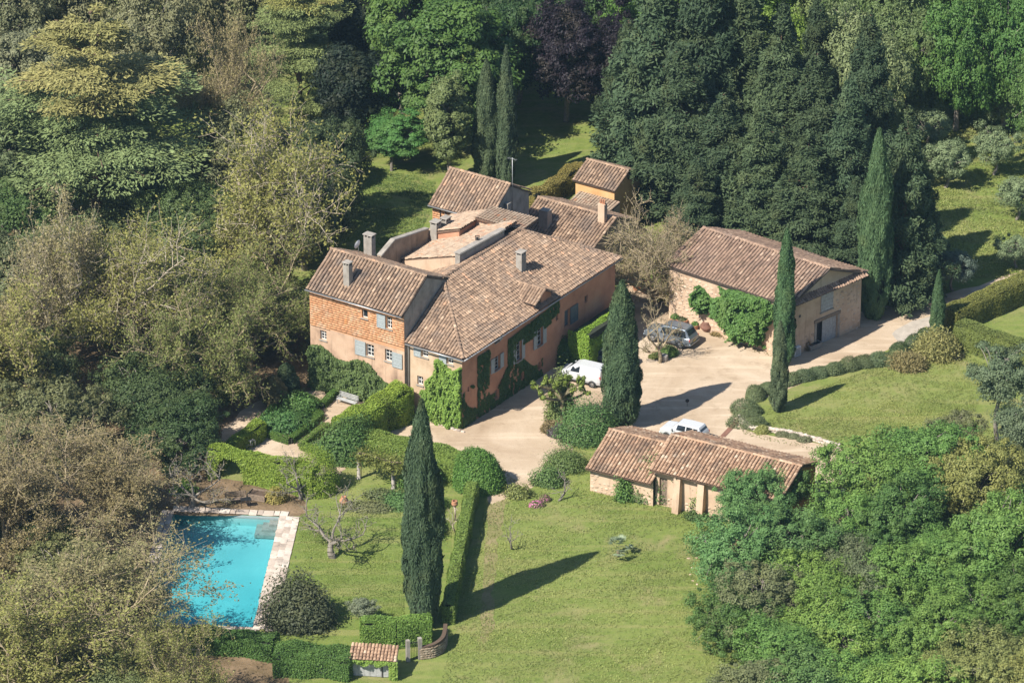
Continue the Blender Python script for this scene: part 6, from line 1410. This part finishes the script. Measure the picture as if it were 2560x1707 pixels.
# stone planter and shrub at the crooked tree
t = thing('stone_block', 'pale cylindrical stone block beside the crooked tree', 'stone', S(*Z4(368, 1400)))
MB().lathe([(.36, 0), (.38, .05), (.36, .5), (.33, .56), (.01, .57)], (0, 0, 0), 12).build('drum', M['cement'], t, local=True)
mound('low_shrub', 'low green shrub at the foot of the crooked tree', S(*Z4(395, 1350)), .95, .7, .75, (.120, .195, .053)); mound('grass_tuft', 'grassy tuft left of the crooked tree trunk', S(*Z4(285, 1375)), .6, .4, .35, (.165, .195, .060), spiky=.5)
# by the barn door: trough, white box, dry bush
t = thing('stone_trough', 'old pale stone trough standing in front of the barn door', 'trough', S(*Z4(1745, 1290)), .7)
mb = MB(); mb.hexa([(-.62, -.25, 0), (.62, -.25, 0), (.62, .25, 0), (-.62, .25, 0)], [(-.75, -.34, .5), (.75, -.34, .5), (.75, .34, .5), (-.75, .34, .5)])
mb.build('basin', M['cement'], t, local=True); MB().box((0, 0, .505), (1.25, .5, .02)).build('water', M['glass'], t, local=True)
t = thing('white_box', 'pale upright metal box against the barn corner beside the cypress', 'box', S(*Z4(1583, 1355)), bg_.rz)
MB().box((0, 0, .45), (.75, .4, .9), 0, .03).build('case', M['white_metal'], t, local=True); MB().box((0, -.21, .45), (.62, .02, .74), 0, .004).build('panel', M['grey_wood'], t, local=True)
mound('dry_bush', 'dry leafless bush against the barn gable wall', S(*Z4(1635, 1300)), .7, .5, 1.2, (.285, .210, .120), spiky=.7, n=700, leaf=.07)
t = thing('violet_bag', 'crumpled violet bag lying below the barn climber', 'bag', S(*Z4(1097, 1238)))
o = link(stone_mesh(plain('violet', (.16, .1, .4), .4), 3), 'sack', t); o.scale = (.42, .25, .3)
o2 = link(stone_mesh(M['white_metal'], 4), 'fold', t); o2.scale = (.2, .16, .2); o2.location = (.3, .1, .0)
kerb = thing('stone_edging', 'line of rough stones edging the bed along the barn front', 'edging', S(*Z4(1100, 1220)))
for i in range(26):
    q = S(*Z4(820 + i * 22, 1120 + i * 8.2 + R_.uniform(-6, 6))); put_stone(kerb, (q[0], q[1], .02), (1, 0, 0), (0, 1, 0), (0, 0, 1), R_.uniform(.16, .26), R_.uniform(.13, .2), R_.uniform(.15, .3))
mound('dry_ivy', 'brown trailing plant on the ground left of the barn climber', S(*Z4(900, 1165)), 1.0, .5, .3, (.240, .180, .075), n=700)
t = thing('yard_marker', 'small dark disc on a short post in the yard beside the cypress shadow', 'post', S(*Z6(1022, 745)))
MB().tube([(0, 0, 0), (0, 0, .45)], .02, 6).build('post', M['iron'], t, local=True); m_ = MB(); m_.lathe([(0.0, -.03), (.17, -.02), (.17, .02), (0.0, .03)], (0, 0, 0), 12); m_.v = [(x, z, y + .55) for x, y, z in m_.v]; m_.build('disc', M['iron'], t, local=True)

# ------------------------------------------------------------------ side lawn: clipped lavender mounds, low retaining wall, shrubs
def Z8(x, y): return 1800 + x / 3.016, 600 + y / 3.016
LV = (.128, .165, .075); ORD = ['first', 'second', 'third', 'fourth', 'fifth', 'sixth', 'seventh', 'eighth', 'ninth', 'tenth', 'eleventh', 'twelfth']
lav = [(215, 1395, .95, 1.5, 1.2), (205, 1300, .95, 1.3, 1.15), (262, 1190, 1.0, .8, 1.0), (355, 1140, .8, .6, .9), (540, 1070, 1.1, .7, .8), (640, 1045, 1.2, .7, .85), (750, 1020, 1.2, .75, .85), (860, 1000, 1.0, .7, .85), (970, 970, 1.2, .8, .9), (1080, 945, 1.1, .75, .9), (1200, 925, 1.3, .9, 1.0), (1310, 925, 1.2, .9, 1.0)]
for i, (x, y, rx, ry, h) in enumerate(lav):
    mound('lavender_mound', 'clipped grey-green mound, %s from the drain end of the lawn edge' % ORD[i], S(*Z8(x, y)), rx * 1.05, ry * 1.1, h, jit(LV, .85, 1.15), 'shrub', R_.uniform(.1, .6) if i > 2 else 1.4, leaf=.06, group='clipped mounds edging the side lawn', rough=.06, n=2600)
mound('clipped_ball', 'dark clipped ball shrub nearest the drive bend', S(*Z8(1345, 860)), 1.0, .95, 1.15, (.075, .112, .045), leaf=.06, rough=.05); mound('clipped_ball', 'dark clipped ball shrub below the thin cypress', S(*Z8(1465, 805)), 1.05, .95, 1.15, (.075, .112, .045), leaf=.06, rough=.05)
mound('clipped_ball', 'dark clipped ball shrub touching the hedge corner', S(*Z8(1560, 745)), 1.0, .9, 1.1, (.083, .120, .045), leaf=.06, rough=.05)
mound('yellowing_bush', 'open yellowish bush at the top of the side lawn', S(*Z8(1625, 880)), 1.6, 1.3, 2.2, (.300, .285, .105), leaf=.09, rough=.25, spiky=.4); mound('brown_bush', 'brown dry bush beside the mound row', S(*Z8(1430, 970)), 1.3, 1.0, 1.3, (.27, .23, .1), leaf=.08, rough=.25, spiky=.5)
mound('dark_bush', 'dark creeping shrub right of the yellowish bush', S(*Z8(1735, 890)), 1.0, .7, .5, (.135, .135, .075)); mound('pale_shrub', 'pale flowering shrub on the low stone wall', S(*Z8(320, 1450)), .7, .5, .7, (.270, .285, .090), leaf=.07)
rw0 = thing('retaining_wall', 'low pale dry-stone retaining wall along the lower edge of the side lawn', 'wall', S(*Z8(450, 1445)))
wp = smooth_loop([S(*Z8(*p)) for p in [(155, 1345), (180, 1390), (235, 1425), (330, 1440), (470, 1455), (600, 1485), (720, 1515), (890, 1565)]], 7, 0.0, False)
for i, q in enumerate(wp):
    nq = wp[min(i + 1, len(wp) - 1)]; seg_ = nq - q; ln_ = np.linalg.norm(seg_)
    for j in range(3):
        for lvl in range(2):
            c_ = q + seg_ * (j + R_.uniform(.2, .8)) / 3; put_stone(rw0, (c_[0] + R_.gauss(0, .05), c_[1] + R_.gauss(0, .06), .08 + lvl * .2), (1, 0, 0), (0, 1, 0), (0, 0, 1), R_.uniform(.17, .28), R_.uniform(.15, .24), R_.uniform(.2, .32), M['pale_stone'])
for i, (x, y) in enumerate([(480, 1475), (560, 1490), (640, 1515)]): mound('trailing_plant', 'grey-green trailing plant on the low stone wall, %s from the left' % ORD[i], S(*Z8(x, y)), .7, .4, .4, (.180, .195, .105), n=600, leaf=.06, group='trailing plants on the low wall')

# ------------------------------------------------------------------ yard bushes by the big cypress, pollarded tree
mound('big_bush', 'large rounded blue-green bush at the foot of the yard cypress', G(1352, 1010), 2.3, 1.7, 2.9, (.105, .195, .060), leaf=.085, rough=.18, n=7000); mound('big_bush', 'mixed green bush between the yard and the left end of the shed', G(1300, 1075), 1.7, 1.2, 1.6, (.135, .195, .060), leaf=.08, rough=.2, n=4500)
mound('low_bush', 'low green bush at the shed corner beside the lawn', G(1262, 1110), 1.2, .9, 1.2, (.120, .195, .060), rough=.18); mound('dark_lavender', 'dark purple-grey lavender clump beside the stones', S(*Z3(1420, 1530)), .8, .6, .8, (.135, .120, .120), spiky=.6); mound('brown_tuft', 'brownish clump at the corner of the gravel yard', S(*Z3(1360, 1490)), .9, .6, .9, (.225, .180, .090), spiky=.5)
mound('ivy_column', 'ivy column hugging the pollarded trunk in the yard', S(*Z3(1440, 1400)), 1.15, 1.0, 3.7, (.165, .210, .068), leaf=.11, rough=.2)
pol = thing('pollarded_tree', 'pollarded tree with knobbly sprouting arms in front of the white van', 'tree', S(*Z3(1450, 1440)))
segs = []; knob = []; base_ = np.array([0, 0, 2.5]); add_curve(segs, curve_pts(np.zeros(3), base_, 3, np.array([.1, 0, 0]), RNG), .26, .22)
for i, (dx, dy, dz) in enumerate([(-2.3, -.2, 1.9), (-1.5, .4, 2.6), (-.7, -.5, 2.4), (.5, .3, 2.9), (.9, -.5, 1.6), (1.9, .3, 2.4), (2.2, -.3, 1.3), (-1.9, -.8, .9), (.2, .6, 2.0)]):
    tip = base_ + np.array([dx * .92, dy, dz * .62]); pts = curve_pts(base_, tip, 4, RNG.normal(size=3) * .35, RNG); add_curve(segs, pts, .15, .1); knob.append(tip)
    for k in range(3):
        e = tip + RNG.normal(size=3) * np.array([.35, .35, .2]) + np.array([0, 0, .3]); add_curve(segs, curve_pts(tip, e, 2, np.zeros(3), RNG), .09, .06); knob.append(e)
o = link(segs_to_mesh('trunk', segs, 6), 'trunk', pol, plain('bark_mossy', (.15, .125, .07), .9, vary=.35, scale=5))
KN = np.repeat(np.array(knob), 60, 0); m_ = len(KN); d_ = unit(RNG.normal(size=(m_, 3))); f = link(quad_mesh('sprouts', leaf_quads(KN + d_ * RNG.uniform(.05, .3, (m_, 1)), d_, RNG.uniform(.06, .13, m_), 1.3), RNG.random(m_)), 'sprouts', pol, M['leaf']); f.color = (.18, .24, .05, 1)

# ------------------------------------------------------------------ garden of clipped hedges
mound('planting', 'dense green planting inside the larger box-edged bed', S(716, 1062), 2.0, 1.5, 1.1, (.068, .150, .042), 'plants', rough=.22, leaf=.13); mound('planting', 'green leafy shrub rising at the back of the box-edged bed', S(752, 1030), 1.3, 1.0, 1.6, (.090, .180, .045), 'plants', rough=.2, leaf=.12)
mound('planting', 'low green planting in the smaller box-edged bed', S(820, 1120), 1.2, .8, .7, (.105, .180, .053), 'plants', rough=.2)
for (x, y, h, r, c, lab) in [(685, 1012, 2.9, 1.1, (.150, .135, .060), 'olive-brown clipped cone at the back of the garden'), (717, 990, 3.2, 1.1, (.045, .075, .038), 'dark clipped cone beside the house path')]: plant('cypress0', 'topiary_cone', lab, 'topiary', S(x, y), h, r, c)
mound('clipped_ball', 'small clipped box block behind the arched hedge', S(736, 1160), .75, .5, .6, MD, leaf=.06, rough=.05)
t = thing('garden_obelisk', 'slim dark metal obelisk on the garden gravel', 'obelisk', S(788, 1160)); mb = MB()
for k in range(4): q = k * 1.571 + .78; mb.tube([(math.cos(q) * .3, math.sin(q) * .3, 0), (0, 0, 1.5)], .02, 5)
for z in (.4, .8, 1.1): mb.lathe([(.3 * (1 - z / 1.5), z), (.3 * (1 - z / 1.5), z + .03)], (0, 0, 0), 8)
mb.build('frame', M['iron'], t, local=True); MB().lathe([(.0, 1.45), (.07, 1.52), (0, 1.6)], (0, 0, 0), 8).build('finial', M['iron'], t, local=True)
def bench(label, p, rz, mat, L=1.7):
    t = thing('garden_bench', label, 'bench', p, rz)
    for k in range(4): MB().box((0, -.2 + k * .13, .44), (L, .1, .03), 0, .006).build('slat', mat, t, local=True)
    for k in range(4): MB().box((0, .3 + k * .02, .56 + k * .12), (L, .03, .09), 0, .006).build('back_slat', mat, t, local=True)
    for sx in (-1, 1):
        for sy in (-.2, .28): MB().box((sx * (L / 2 - .08), sy, .22 if sy < 0 else .5), (.06, .06, .44 if sy < 0 else 1.0)).build('leg', mat, t, local=True)
        MB().box((sx * (L / 2 - .08), .04, .64), (.06, .55, .04), 0, .008).build('armrest', mat, t, local=True)
    return t
bench('grey garden bench against the creeper of the brick wing', S(868, 1012), math.radians(146.3 + 180), M['grey_wood'], 2.0)
for k in range(5):
    cx, cy = R_.uniform(-.8, .8), R_.uniform(-.5, .5); b_ = S(606, 1122); t = thing('iron_chair', 'grey iron garden chair in the tangle of chairs in the hedge corner', 'chair', (b_[0] + cx, b_[1] + cy, .1 * k), R_.uniform(0, 6), 'tangled iron chairs')
    t.rotation_euler = (R_.uniform(-.25, .25), R_.uniform(-.25, .25), R_.uniform(0, 6))
    for x in (-.24, .24):
        MB().tube([(x, .24, .45), (x, .28, 0)], .022, 5).build('leg', M['zinc'], t, local=True); MB().tube([(x, -.24, 0), (x, -.24, .45)], .022, 5).build('leg', M['zinc'], t, local=True)
        MB().tube([(x, -.24, .45), (x, .24, .45), (x, .3, .95)], .022, 5).build('side_rail', M['zinc'], t, local=True)
    MB().tube([(-.24, .3, .95), (.24, .3, .95)], .022, 5).build('backrest', M['zinc'], t, local=True)
    mb = MB()
    for v in range(5): mb.tube([(-.24, -.24 + v * .12, .45), (.24, -.24 + v * .12, .45)], .018, 4)
    mb.build('seat', M['zinc'], t, local=True)
# pergola behind the cypress
pg = thing('pergola', 'small pergola with pale stone posts in the pool garden', 'pergola', S(940, 1215))
pp = [S(897, 1196), S(897 + 10, 1206), S(983, 1222), S(993, 1236), S(1070, 1220)]
for q in (pp[0], pp[2], pp[4]):
    MB().lathe([(.2, 0), (.2, .12), (.15, .14), (.145, 2.3), (.2, 2.34), (.2, 2.45)], (q[0], q[1], 0), 8).build('post', M['cement'], pg)
for a_, b_ in ((pp[0], pp[2]), (pp[2], pp[4])): MB().tube([(a_[0], a_[1], 2.5), (b_[0], b_[1], 2.5)], .06, 6).build('beam', M['old_wood'], pg)
rng = np.random.default_rng(5); n = 3200; t_ = rng.random(n); A_ = np.where((t_ < .5)[:, None], pp[0] + (pp[2] - pp[0]) * (t_ * 2)[:, None], pp[2] + (pp[4] - pp[2]) * (t_ * 2 - 1)[:, None])
C_ = A_ + np.stack([rng.normal(0, .35, n), rng.normal(0, .6, n), 2.55 + rng.normal(0, .22, n) - np.abs(rng.normal(0, .35, n))], 1)
vine = thing('pergola_vine', 'pale yellow-green vine trained over the pergola', 'vine', S(940, 1215)); f = link(quad_mesh('foliage', leaf_quads(C_ - np.array(vine.location), rng.normal(size=(n, 3)) * .5 + np.array([0, 0, .6]), rng.uniform(.06, .13, n), 1.3, rng=rng), rng.random(n)), 'foliage', vine, M['leaf']); f.color = (.16, .18, .045, 1)
mb = MB()
for q in (pp[0], pp[2], pp[4]): mb.tube([(q[0] + .2, q[1], 0), (q[0] + .24, q[1], 1.2), (q[0] + .1, q[1], 2.5)], .03, 5)
mb.build('stem', M['bark_brown'], vine)
for x, y, rx, ry, h, c, lab in [(1010, 1260, 1.6, 1.2, .8, (.105, .195, .060), 'flower bed greenery under the pergola end'), (930, 1270, 1.8, .8, .45, (.180, .195, .090), 'low grey-green border plants on the pool lawn edge'), (1080, 1330, .9, 1.6, 1.1, (.090, .180, .045), 'green shrubs between the tall cypress and the narrow hedge'),
                                (955, 1240, 1.2, .7, .5, (.150, .180, .075), 'loose border plants left of the tall cypress'), (1075, 1270, 1.0, .9, 1.4, (.120, .210, .045), 'leafy shrub beside the terracotta urn'), (1045, 1215, 1.5, .9, 1.6, (.120, .225, .053), 'leafy green shrub below the wide hedge behind the cypress')]:
    mound('border_plants', lab, S(x, y), rx, ry, h, c, 'plants', rough=.3, leaf=.09)
ur = thing('terracotta_urn', 'terracotta urn on a stump beside the narrow hedge', 'urn', S(1137, 1300))
MB().tube([(0, 0, 0), (.05, 0, .7), (0, 0, 1.3)], [.1, .08, .1], 7).build('stump', M['bark_pale'], ur, local=True); MB().lathe([(.12, 1.3), (.26, 1.45), (.28, 1.62), (.2, 1.76), (.26, 1.82), (.18, 1.82)], (0, 0, 0), 14).build('bowl', M['terracotta'], ur, local=True)
plant('gnarled', 'dead_tree', 'pale forked dead sapling beside the terracotta urn', 'tree', S(1140, 1330), 3.0, 1.1, BRN, .5)
pot('terracotta_jar', 'terracotta jar among branches behind the bare fruit tree', S(860, 1262), .38, .8, None, True, group=None)

# ------------------------------------------------------------------ pool side
t = thing('wooden_planter', 'weathered wooden box planter on the patio above the pool', 'planter', S(646, 1246), -.35)
for k in range(3):
    for sy in (-.55, .55): MB().box((0, sy, .14 + k * .19), (1.6, .06, .17), 0, .01).build('board', M['old_wood'], t, local=True)
    for sx in (-.77, .77): MB().box((sx, 0, .14 + k * .19), (.06, 1.03, .17), 0, .01).build('board', M['old_wood'], t, local=True)
MB().box((0, 0, .45), (1.45, 1.0, .06)).build('soil', M['soil'], t, local=True)
bench('dark wooden bench facing the pool on the patio', S(590, 1258), .2, M['old_wood'], 1.8)
t = thing('iron_table', 'small dark iron table beside the patio planter', 'table', S(615, 1266)); MB().box((0, 0, .72), (.9, .6, .03), .3, .01).build('top', M['iron'], t, local=True)
for sx in (-.38, .38):
    for sy in (-.24, .24): MB().tube([(sx, sy, 0), (sx * .9, sy * .9, .71)], .02, 5).build('leg', M['iron'], t, local=True)
mound('ochre_shrub', 'ochre-yellow shrub at the foot of the arched hedge', S(690, 1252), .8, .7, 1.1, (.300, .255, .075), rough=.2); mound('green_shrub', 'fresh green shrub on the patio left of the pool', S(462, 1232), .9, .7, .9, (.180, .300, .060), rough=.2)
mound('dark_shrub', 'large dark mottled shrub at the lower right corner of the pool', G(690, 1432), 2.5, 1.9, 3.2, (.090, .105, .053), leaf=.13, rough=.2, n=9000); plant('olive0', 'olive_tree', 'small hazy olive tree on the pool lawn near the gate', 'tree', G(832, 1432), 2.6, 1.5, (.210, .240, .150))
# gate shed, gate, curved wall
gs = thing('gate_shed', 'tiny lean-to with a strip of red tiles and grey wooden doors at the bottom', 'shed', S(943, 1690))
gA, gB = S(880, 1688), S(986, 1694); gw = Wall(gA, gB, 0, 1.55)
for i in range(7):
    mb = MB(); gw.obox(mb, gw.L * (i + .02) / 7, gw.L * (i + .98) / 7, .05, 1.5, -.03, .01); mb.build('plank', M['grey_wood'], gs)
mb = MB(); gw.obox(mb, gw.L * .7, gw.L * .73, 0, 1.55, .012, .06); mb.build('jamb', M['door_dark'], gs)
for u_ in (0, gw.L): mb = MB(); gw.obox(mb, u_ - .1, u_ + .1, 0, 1.5, -1.2, -.04); mb.build('wall', M['plaster_barn'], gs)
bk = -gw.n * 1.3; fr = gw.n * .25
roof(gs, [[zz(gA + fr - gw.d * .2, 1.52), zz(gB + fr + gw.d * .2, 1.52), zz(gB + bk + gw.d * .2, 2.0), zz(gA + bk - gw.d * .2, 2.0)]], M['tile_red'], pitch=.27, row=.34, base=M['roof_base_red'], thick=.08)
climber('wall_creeper', 'yellow-green creeper trailing over the tiny gate shed', Wall(gA + gw.n * .3, gB + gw.n * .3 + gw.d * .3, 0, 1.6), lambda u, z: np.where((z > 1.25 + .12 * np.sin(u * 5)) | (u > gw.L - .35), .5, -1), 1500, (.210, .315, .060), .09, .2, 31)
gt = thing('iron_gate', 'dark iron garden gate beside the curved stone wall', 'gate', S(1035, 1648)); a_, b_ = S(1020, 1652), S(1050, 1646)
for i in range(8):
    q = a_ + (b_ - a_) * i / 7; MB().tube([(q[0], q[1], .1), (q[0], q[1], 1.7)], .018, 5).build('bar', M['iron'], gt)
for z in (.2, 1.55): MB().tube([(a_[0], a_[1], z), (b_[0], b_[1], z)], .025, 5).build('rail', M['iron'], gt)
for q in (a_, b_): MB().box((q[0], q[1], .95), (.3, .3, 1.9), .3, .02).build('post', M['cement'], gt)
cw_ = thing('curved_wall', 'curved rough stone garden wall at the foot of the tall cypress', 'wall', S(1090, 1640))
pth = smooth_loop([S(1054, 1646), S(1086, 1640), S(1108, 1624), S(1114, 1596)], 5, 0, False); mb = MB()
for i in range(len(pth) - 1):
    p_, q_ = pth[i], pth[i + 1]; d_ = (q_ - p_) / np.linalg.norm(q_ - p_); nn_ = np.array([d_[1], -d_[0]]) * .16; hgt = lambda k: 1.1 + .3 * k / len(pth)
    mb.hexa([(*(p_ + nn_), 0), (*(q_ + nn_), 0), (*(q_ - nn_), 0), (*(p_ - nn_), 0)], [(*(p_ + nn_), hgt(i)), (*(q_ + nn_), hgt(i + 1)), (*(q_ - nn_), hgt(i + 1)), (*(p_ - nn_), hgt(i))])
    for lv in range(5):
        put_stone(cw_, (*(p_ + nn_ * 1.0), .1 + lv * .2), (d_[0], d_[1], 0), (0, 0, 1), (nn_[0] / .16, nn_[1] / .16, 0), R_.uniform(.15, .24), R_.uniform(.08, .13), .1, M['wall_stone'])
mb.build('masonry', M['soil'], cw_)

# ------------------------------------------------------------------ front lawn: fan palm, blossom, stray stones, shed plants
pm = thing('fan_palm', 'small silvery fan palm alone on the front lawn', 'palm', G(1420, 1278)); mb = MB(); mb.tube([(0, 0, 0), (0, 0, .6)], .14, 7); mb.build('trunk', M['bark_brown'], pm, local=True)
rng = np.random.default_rng(9); Q_ = []
for k in range(26):
    q = rng.uniform(0, 6.28); el = rng.uniform(-.1, 1.3); c_ = np.array([math.cos(q) * math.cos(el), math.sin(q) * math.cos(el), math.sin(el)]) * rng.uniform(.6, .95) + np.array([0, 0, .75]); s_ = np.array([-math.sin(q), math.cos(q), 0]); o_ = unit(c_ - np.array([0, 0, .7]))
    for j in range(9):
        a_ = (j - 4) * .26; dv_ = o_ * math.cos(a_) + s_ * math.sin(a_); nv_ = np.cross(dv_, np.cross(o_, s_)); nv_ /= np.linalg.norm(nv_); w2 = nv_ * .035; Q_.append([c_, c_ + dv_ * .25 + w2, c_ + dv_ * .5 - np.array([0, 0, .06]), c_ + dv_ * .25 - w2])
f = link(quad_mesh('fronds', np.array(Q_), rng.random(len(Q_))), 'fronds', pm, M['leaf']); f.color = (.24, .3, .19, 1)
for x, y, rx, lab in [(1232, 1162, .7, 'pink-flowering low shrub at the lawn edge left of the bare tree'), (1252, 1150, .5, 'small pink-flowering plant nearer the yard')]:
    o = mound('blossom_shrub', lab, G(x, y), rx, rx * .7, .5, (.180, .180, .075), n=500, leaf=.06); rng = np.random.default_rng(int(x)); n = 160; d = unit(rng.normal(size=(n, 3))); d[:, 2] = abs(d[:, 2]); link(quad_mesh('blossom', leaf_quads(d * np.array([rx, rx * .7, .55]), d, rng.uniform(.04, .08, n), 1.0, rng=rng)), 'blossom', o, M['blossom'])
for x, y, rx, h, c, lab in [(1435, 1148, .7, 1.6, GRN, 'narrow green shrub against the left shed wall'), (1510, 1140, 1.6, 2.3, (.120, .180, .060), 'sprawling climber shrub at the step between the two shed roofs'), (1480, 1148, 1.0, 1.3, (.135, .195, .068), 'loose bush in front of the left shed wall'), (1615, 1175, .9, 1.9, (.150, .225, .060), 'pale green climber on the shed buttress'), (1190, 1140, .9, .8, (.210, .240, .075), 'yellowish low bush at the edge of the yard by the dome hedge'),
                            (1600, 1190, .8, .5, (.09, .14, .04), 'low leafy plants at the buttress foot')]:
    mound('shed_shrub', lab, G(x, y), rx, rx * .7, h, c, rough=.3, leaf=.11)
ls = thing('scattered_stones', 'scatter of pale stones on the lawn beside the oak wood', 'stones', G(1600, 1290))
for i in range(9): q = G(1600 + R_.gauss(0, 9), 1305 + R_.gauss(0, 14)); put_stone(ls, (q[0], q[1], .0), (1, 0, 0), (0, 1, 0), (0, 0, 1), R_.uniform(.1, .2), R_.uniform(.08, .15), R_.uniform(.08, .14), M['stone'])
st_ = thing('house_footing', 'row of rough pale stones along the foot of the creeper wall', 'edging', hw(-.3, 2))
for i in range(16): q = hw(-.45 - R_.random() * .15, i * .36 - .4); put_stone(st_, (q[0], q[1], .03), (1, 0, 0), (0, 1, 0), (0, 0, 1), R_.uniform(.15, .25), R_.uniform(.12, .2), R_.uniform(.15, .3), M['pale_stone'])

# ------------------------------------------------------------------ grass blades over the lawns
def in_loop(L, X, Y):
    c = np.zeros(len(X), bool); n = len(L)
    for i in range(n):
        x0, y0 = L[i][:2]; x1, y1 = L[i - 1][:2]
        k = (y0 > Y) != (y1 > Y); c ^= k & (X < (x1 - x0) * (Y - y0) / (y1 - y0 + 1e-12) + x0)
    return c
def grass(name, label, loop, n, size, col, seed):
    rng = np.random.default_rng(seed); L = [np.array(p[:2]) for p in loop]; A = np.array(L); X = rng.uniform(A[:, 0].min(), A[:, 0].max(), n * 3); Y = rng.uniform(A[:, 1].min(), A[:, 1].max(), n * 3)
    k = in_loop(L, X, Y) & (noise2(X * .5, Y * .5, seed) + noise2(X * 2.1, Y * 2.1, seed + 1) > rng.uniform(-1.2, .9, n * 3)); X, Y = X[k][:n], Y[k][:n]; m = len(X); s = rng.uniform(.5, 1.3, m) * size
    C = np.stack([X, Y, s * .5], 1); q = rng.uniform(0, 6.28, m); Nn = np.stack([np.cos(q), np.sin(q), rng.uniform(.2, 1.4, m)], 1); ax = np.stack([rng.normal(0, .5, m), rng.normal(0, .5, m), np.ones(m)], 1)
    o = link(quad_mesh(name, leaf_quads(C, Nn, s * .55, 1.3, axis=ax, rng=rng), np.clip(rng.beta(2, 2, m) * .6 + .2 + .4 * noise2(X * .35, Y * .35, seed + 3), 0, 1)), name, None, M['leaf']); o.color = (*col, 1); o['kind'] = 'stuff'; o['label'] = label; o['category'] = 'grass'
    return o
grass('grass', 'short mown grass of the front lawn in the foreground', [G(*p) for p in [(1110, 1160), (1230, 1130), (1360, 1100), (1500, 1150), (1640, 1190), (1680, 1300), (1700, 1480), (1760, 1600), (1000, 1620), (1040, 1450)]], 45000, .1, (.22, .255, .075), 1)
grass('grass', 'short grass of the side lawn beside the drive', [G(*p) for p in [(1755, 975), (1765, 935), (1880, 890), (2050, 830), (2215, 812), (2290, 850), (2200, 1010), (1940, 1022)]], 26000, .09, (.22, .25, .07), 2)
grass('grass', 'short grass of the pool lawn', [G(*p) for p in [(690, 1180), (920, 1180), (930, 1420), (660, 1420)]], 16000, .08, (.18, .235, .055), 3)
grass('grass', 'rough grass of the olive grove at the right', [G(*p) for p in [(2060, 230), (2400, 230), (2400, 640), (2220, 640), (2100, 400)]], 26000, .13, (.21, .24, .07), 4)
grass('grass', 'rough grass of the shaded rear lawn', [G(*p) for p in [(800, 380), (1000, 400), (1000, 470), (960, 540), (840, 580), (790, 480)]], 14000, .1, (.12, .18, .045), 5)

grass('weeds', 'weeds and dry tufts creeping over the gravel along the yard edge', [G(*p) for p in [(1100, 1060), (1160, 1080), (1200, 1120), (1310, 1040), (1330, 1000), (1300, 990), (1270, 1060), (1190, 1150), (1140, 1140)]], 2600, .12, (.2, .2, .07), 6)
grass('weeds', 'weeds along the gravel in front of the barn', [S(*Z4(*p)) for p in [(800, 1110), (1480, 1360), (1480, 1400), (1200, 1330), (950, 1230), (780, 1160)]], 1200, .11, (.2, .18, .08), 7)
grass('weeds', 'weeds along the drive below the clipped mounds', [G(*p) for p in [(1690, 960), (1710, 1000), (1800, 1020), (1930, 1050), (1930, 1035), (1760, 1003), (1712, 970), (1712, 925), (1695, 935)]], 1500, .1, (.19, .2, .07), 8)
# ------------------------------------------------------------------ thin summer haze over the valley
hz = MB().box((0, 500, 98), (5400, 6400, 202)).build('haze', None); hz['kind'] = 'stuff'
m = bpy.data.materials.new('haze_air'); m.use_nodes = True; n = m.node_tree; n.nodes.remove(n.nodes['Principled BSDF'])
pv = N(n, 'ShaderNodeVolumePrincipled'); pv.inputs['Color'].default_value = (.5, .78, 1, 1); pv.inputs['Density'].default_value = .00007; pv.inputs['Anisotropy'].default_value = .2
n.links.new(pv.outputs[0], n.nodes['Material Output'].inputs['Volume']); hz.data.materials.append(m)
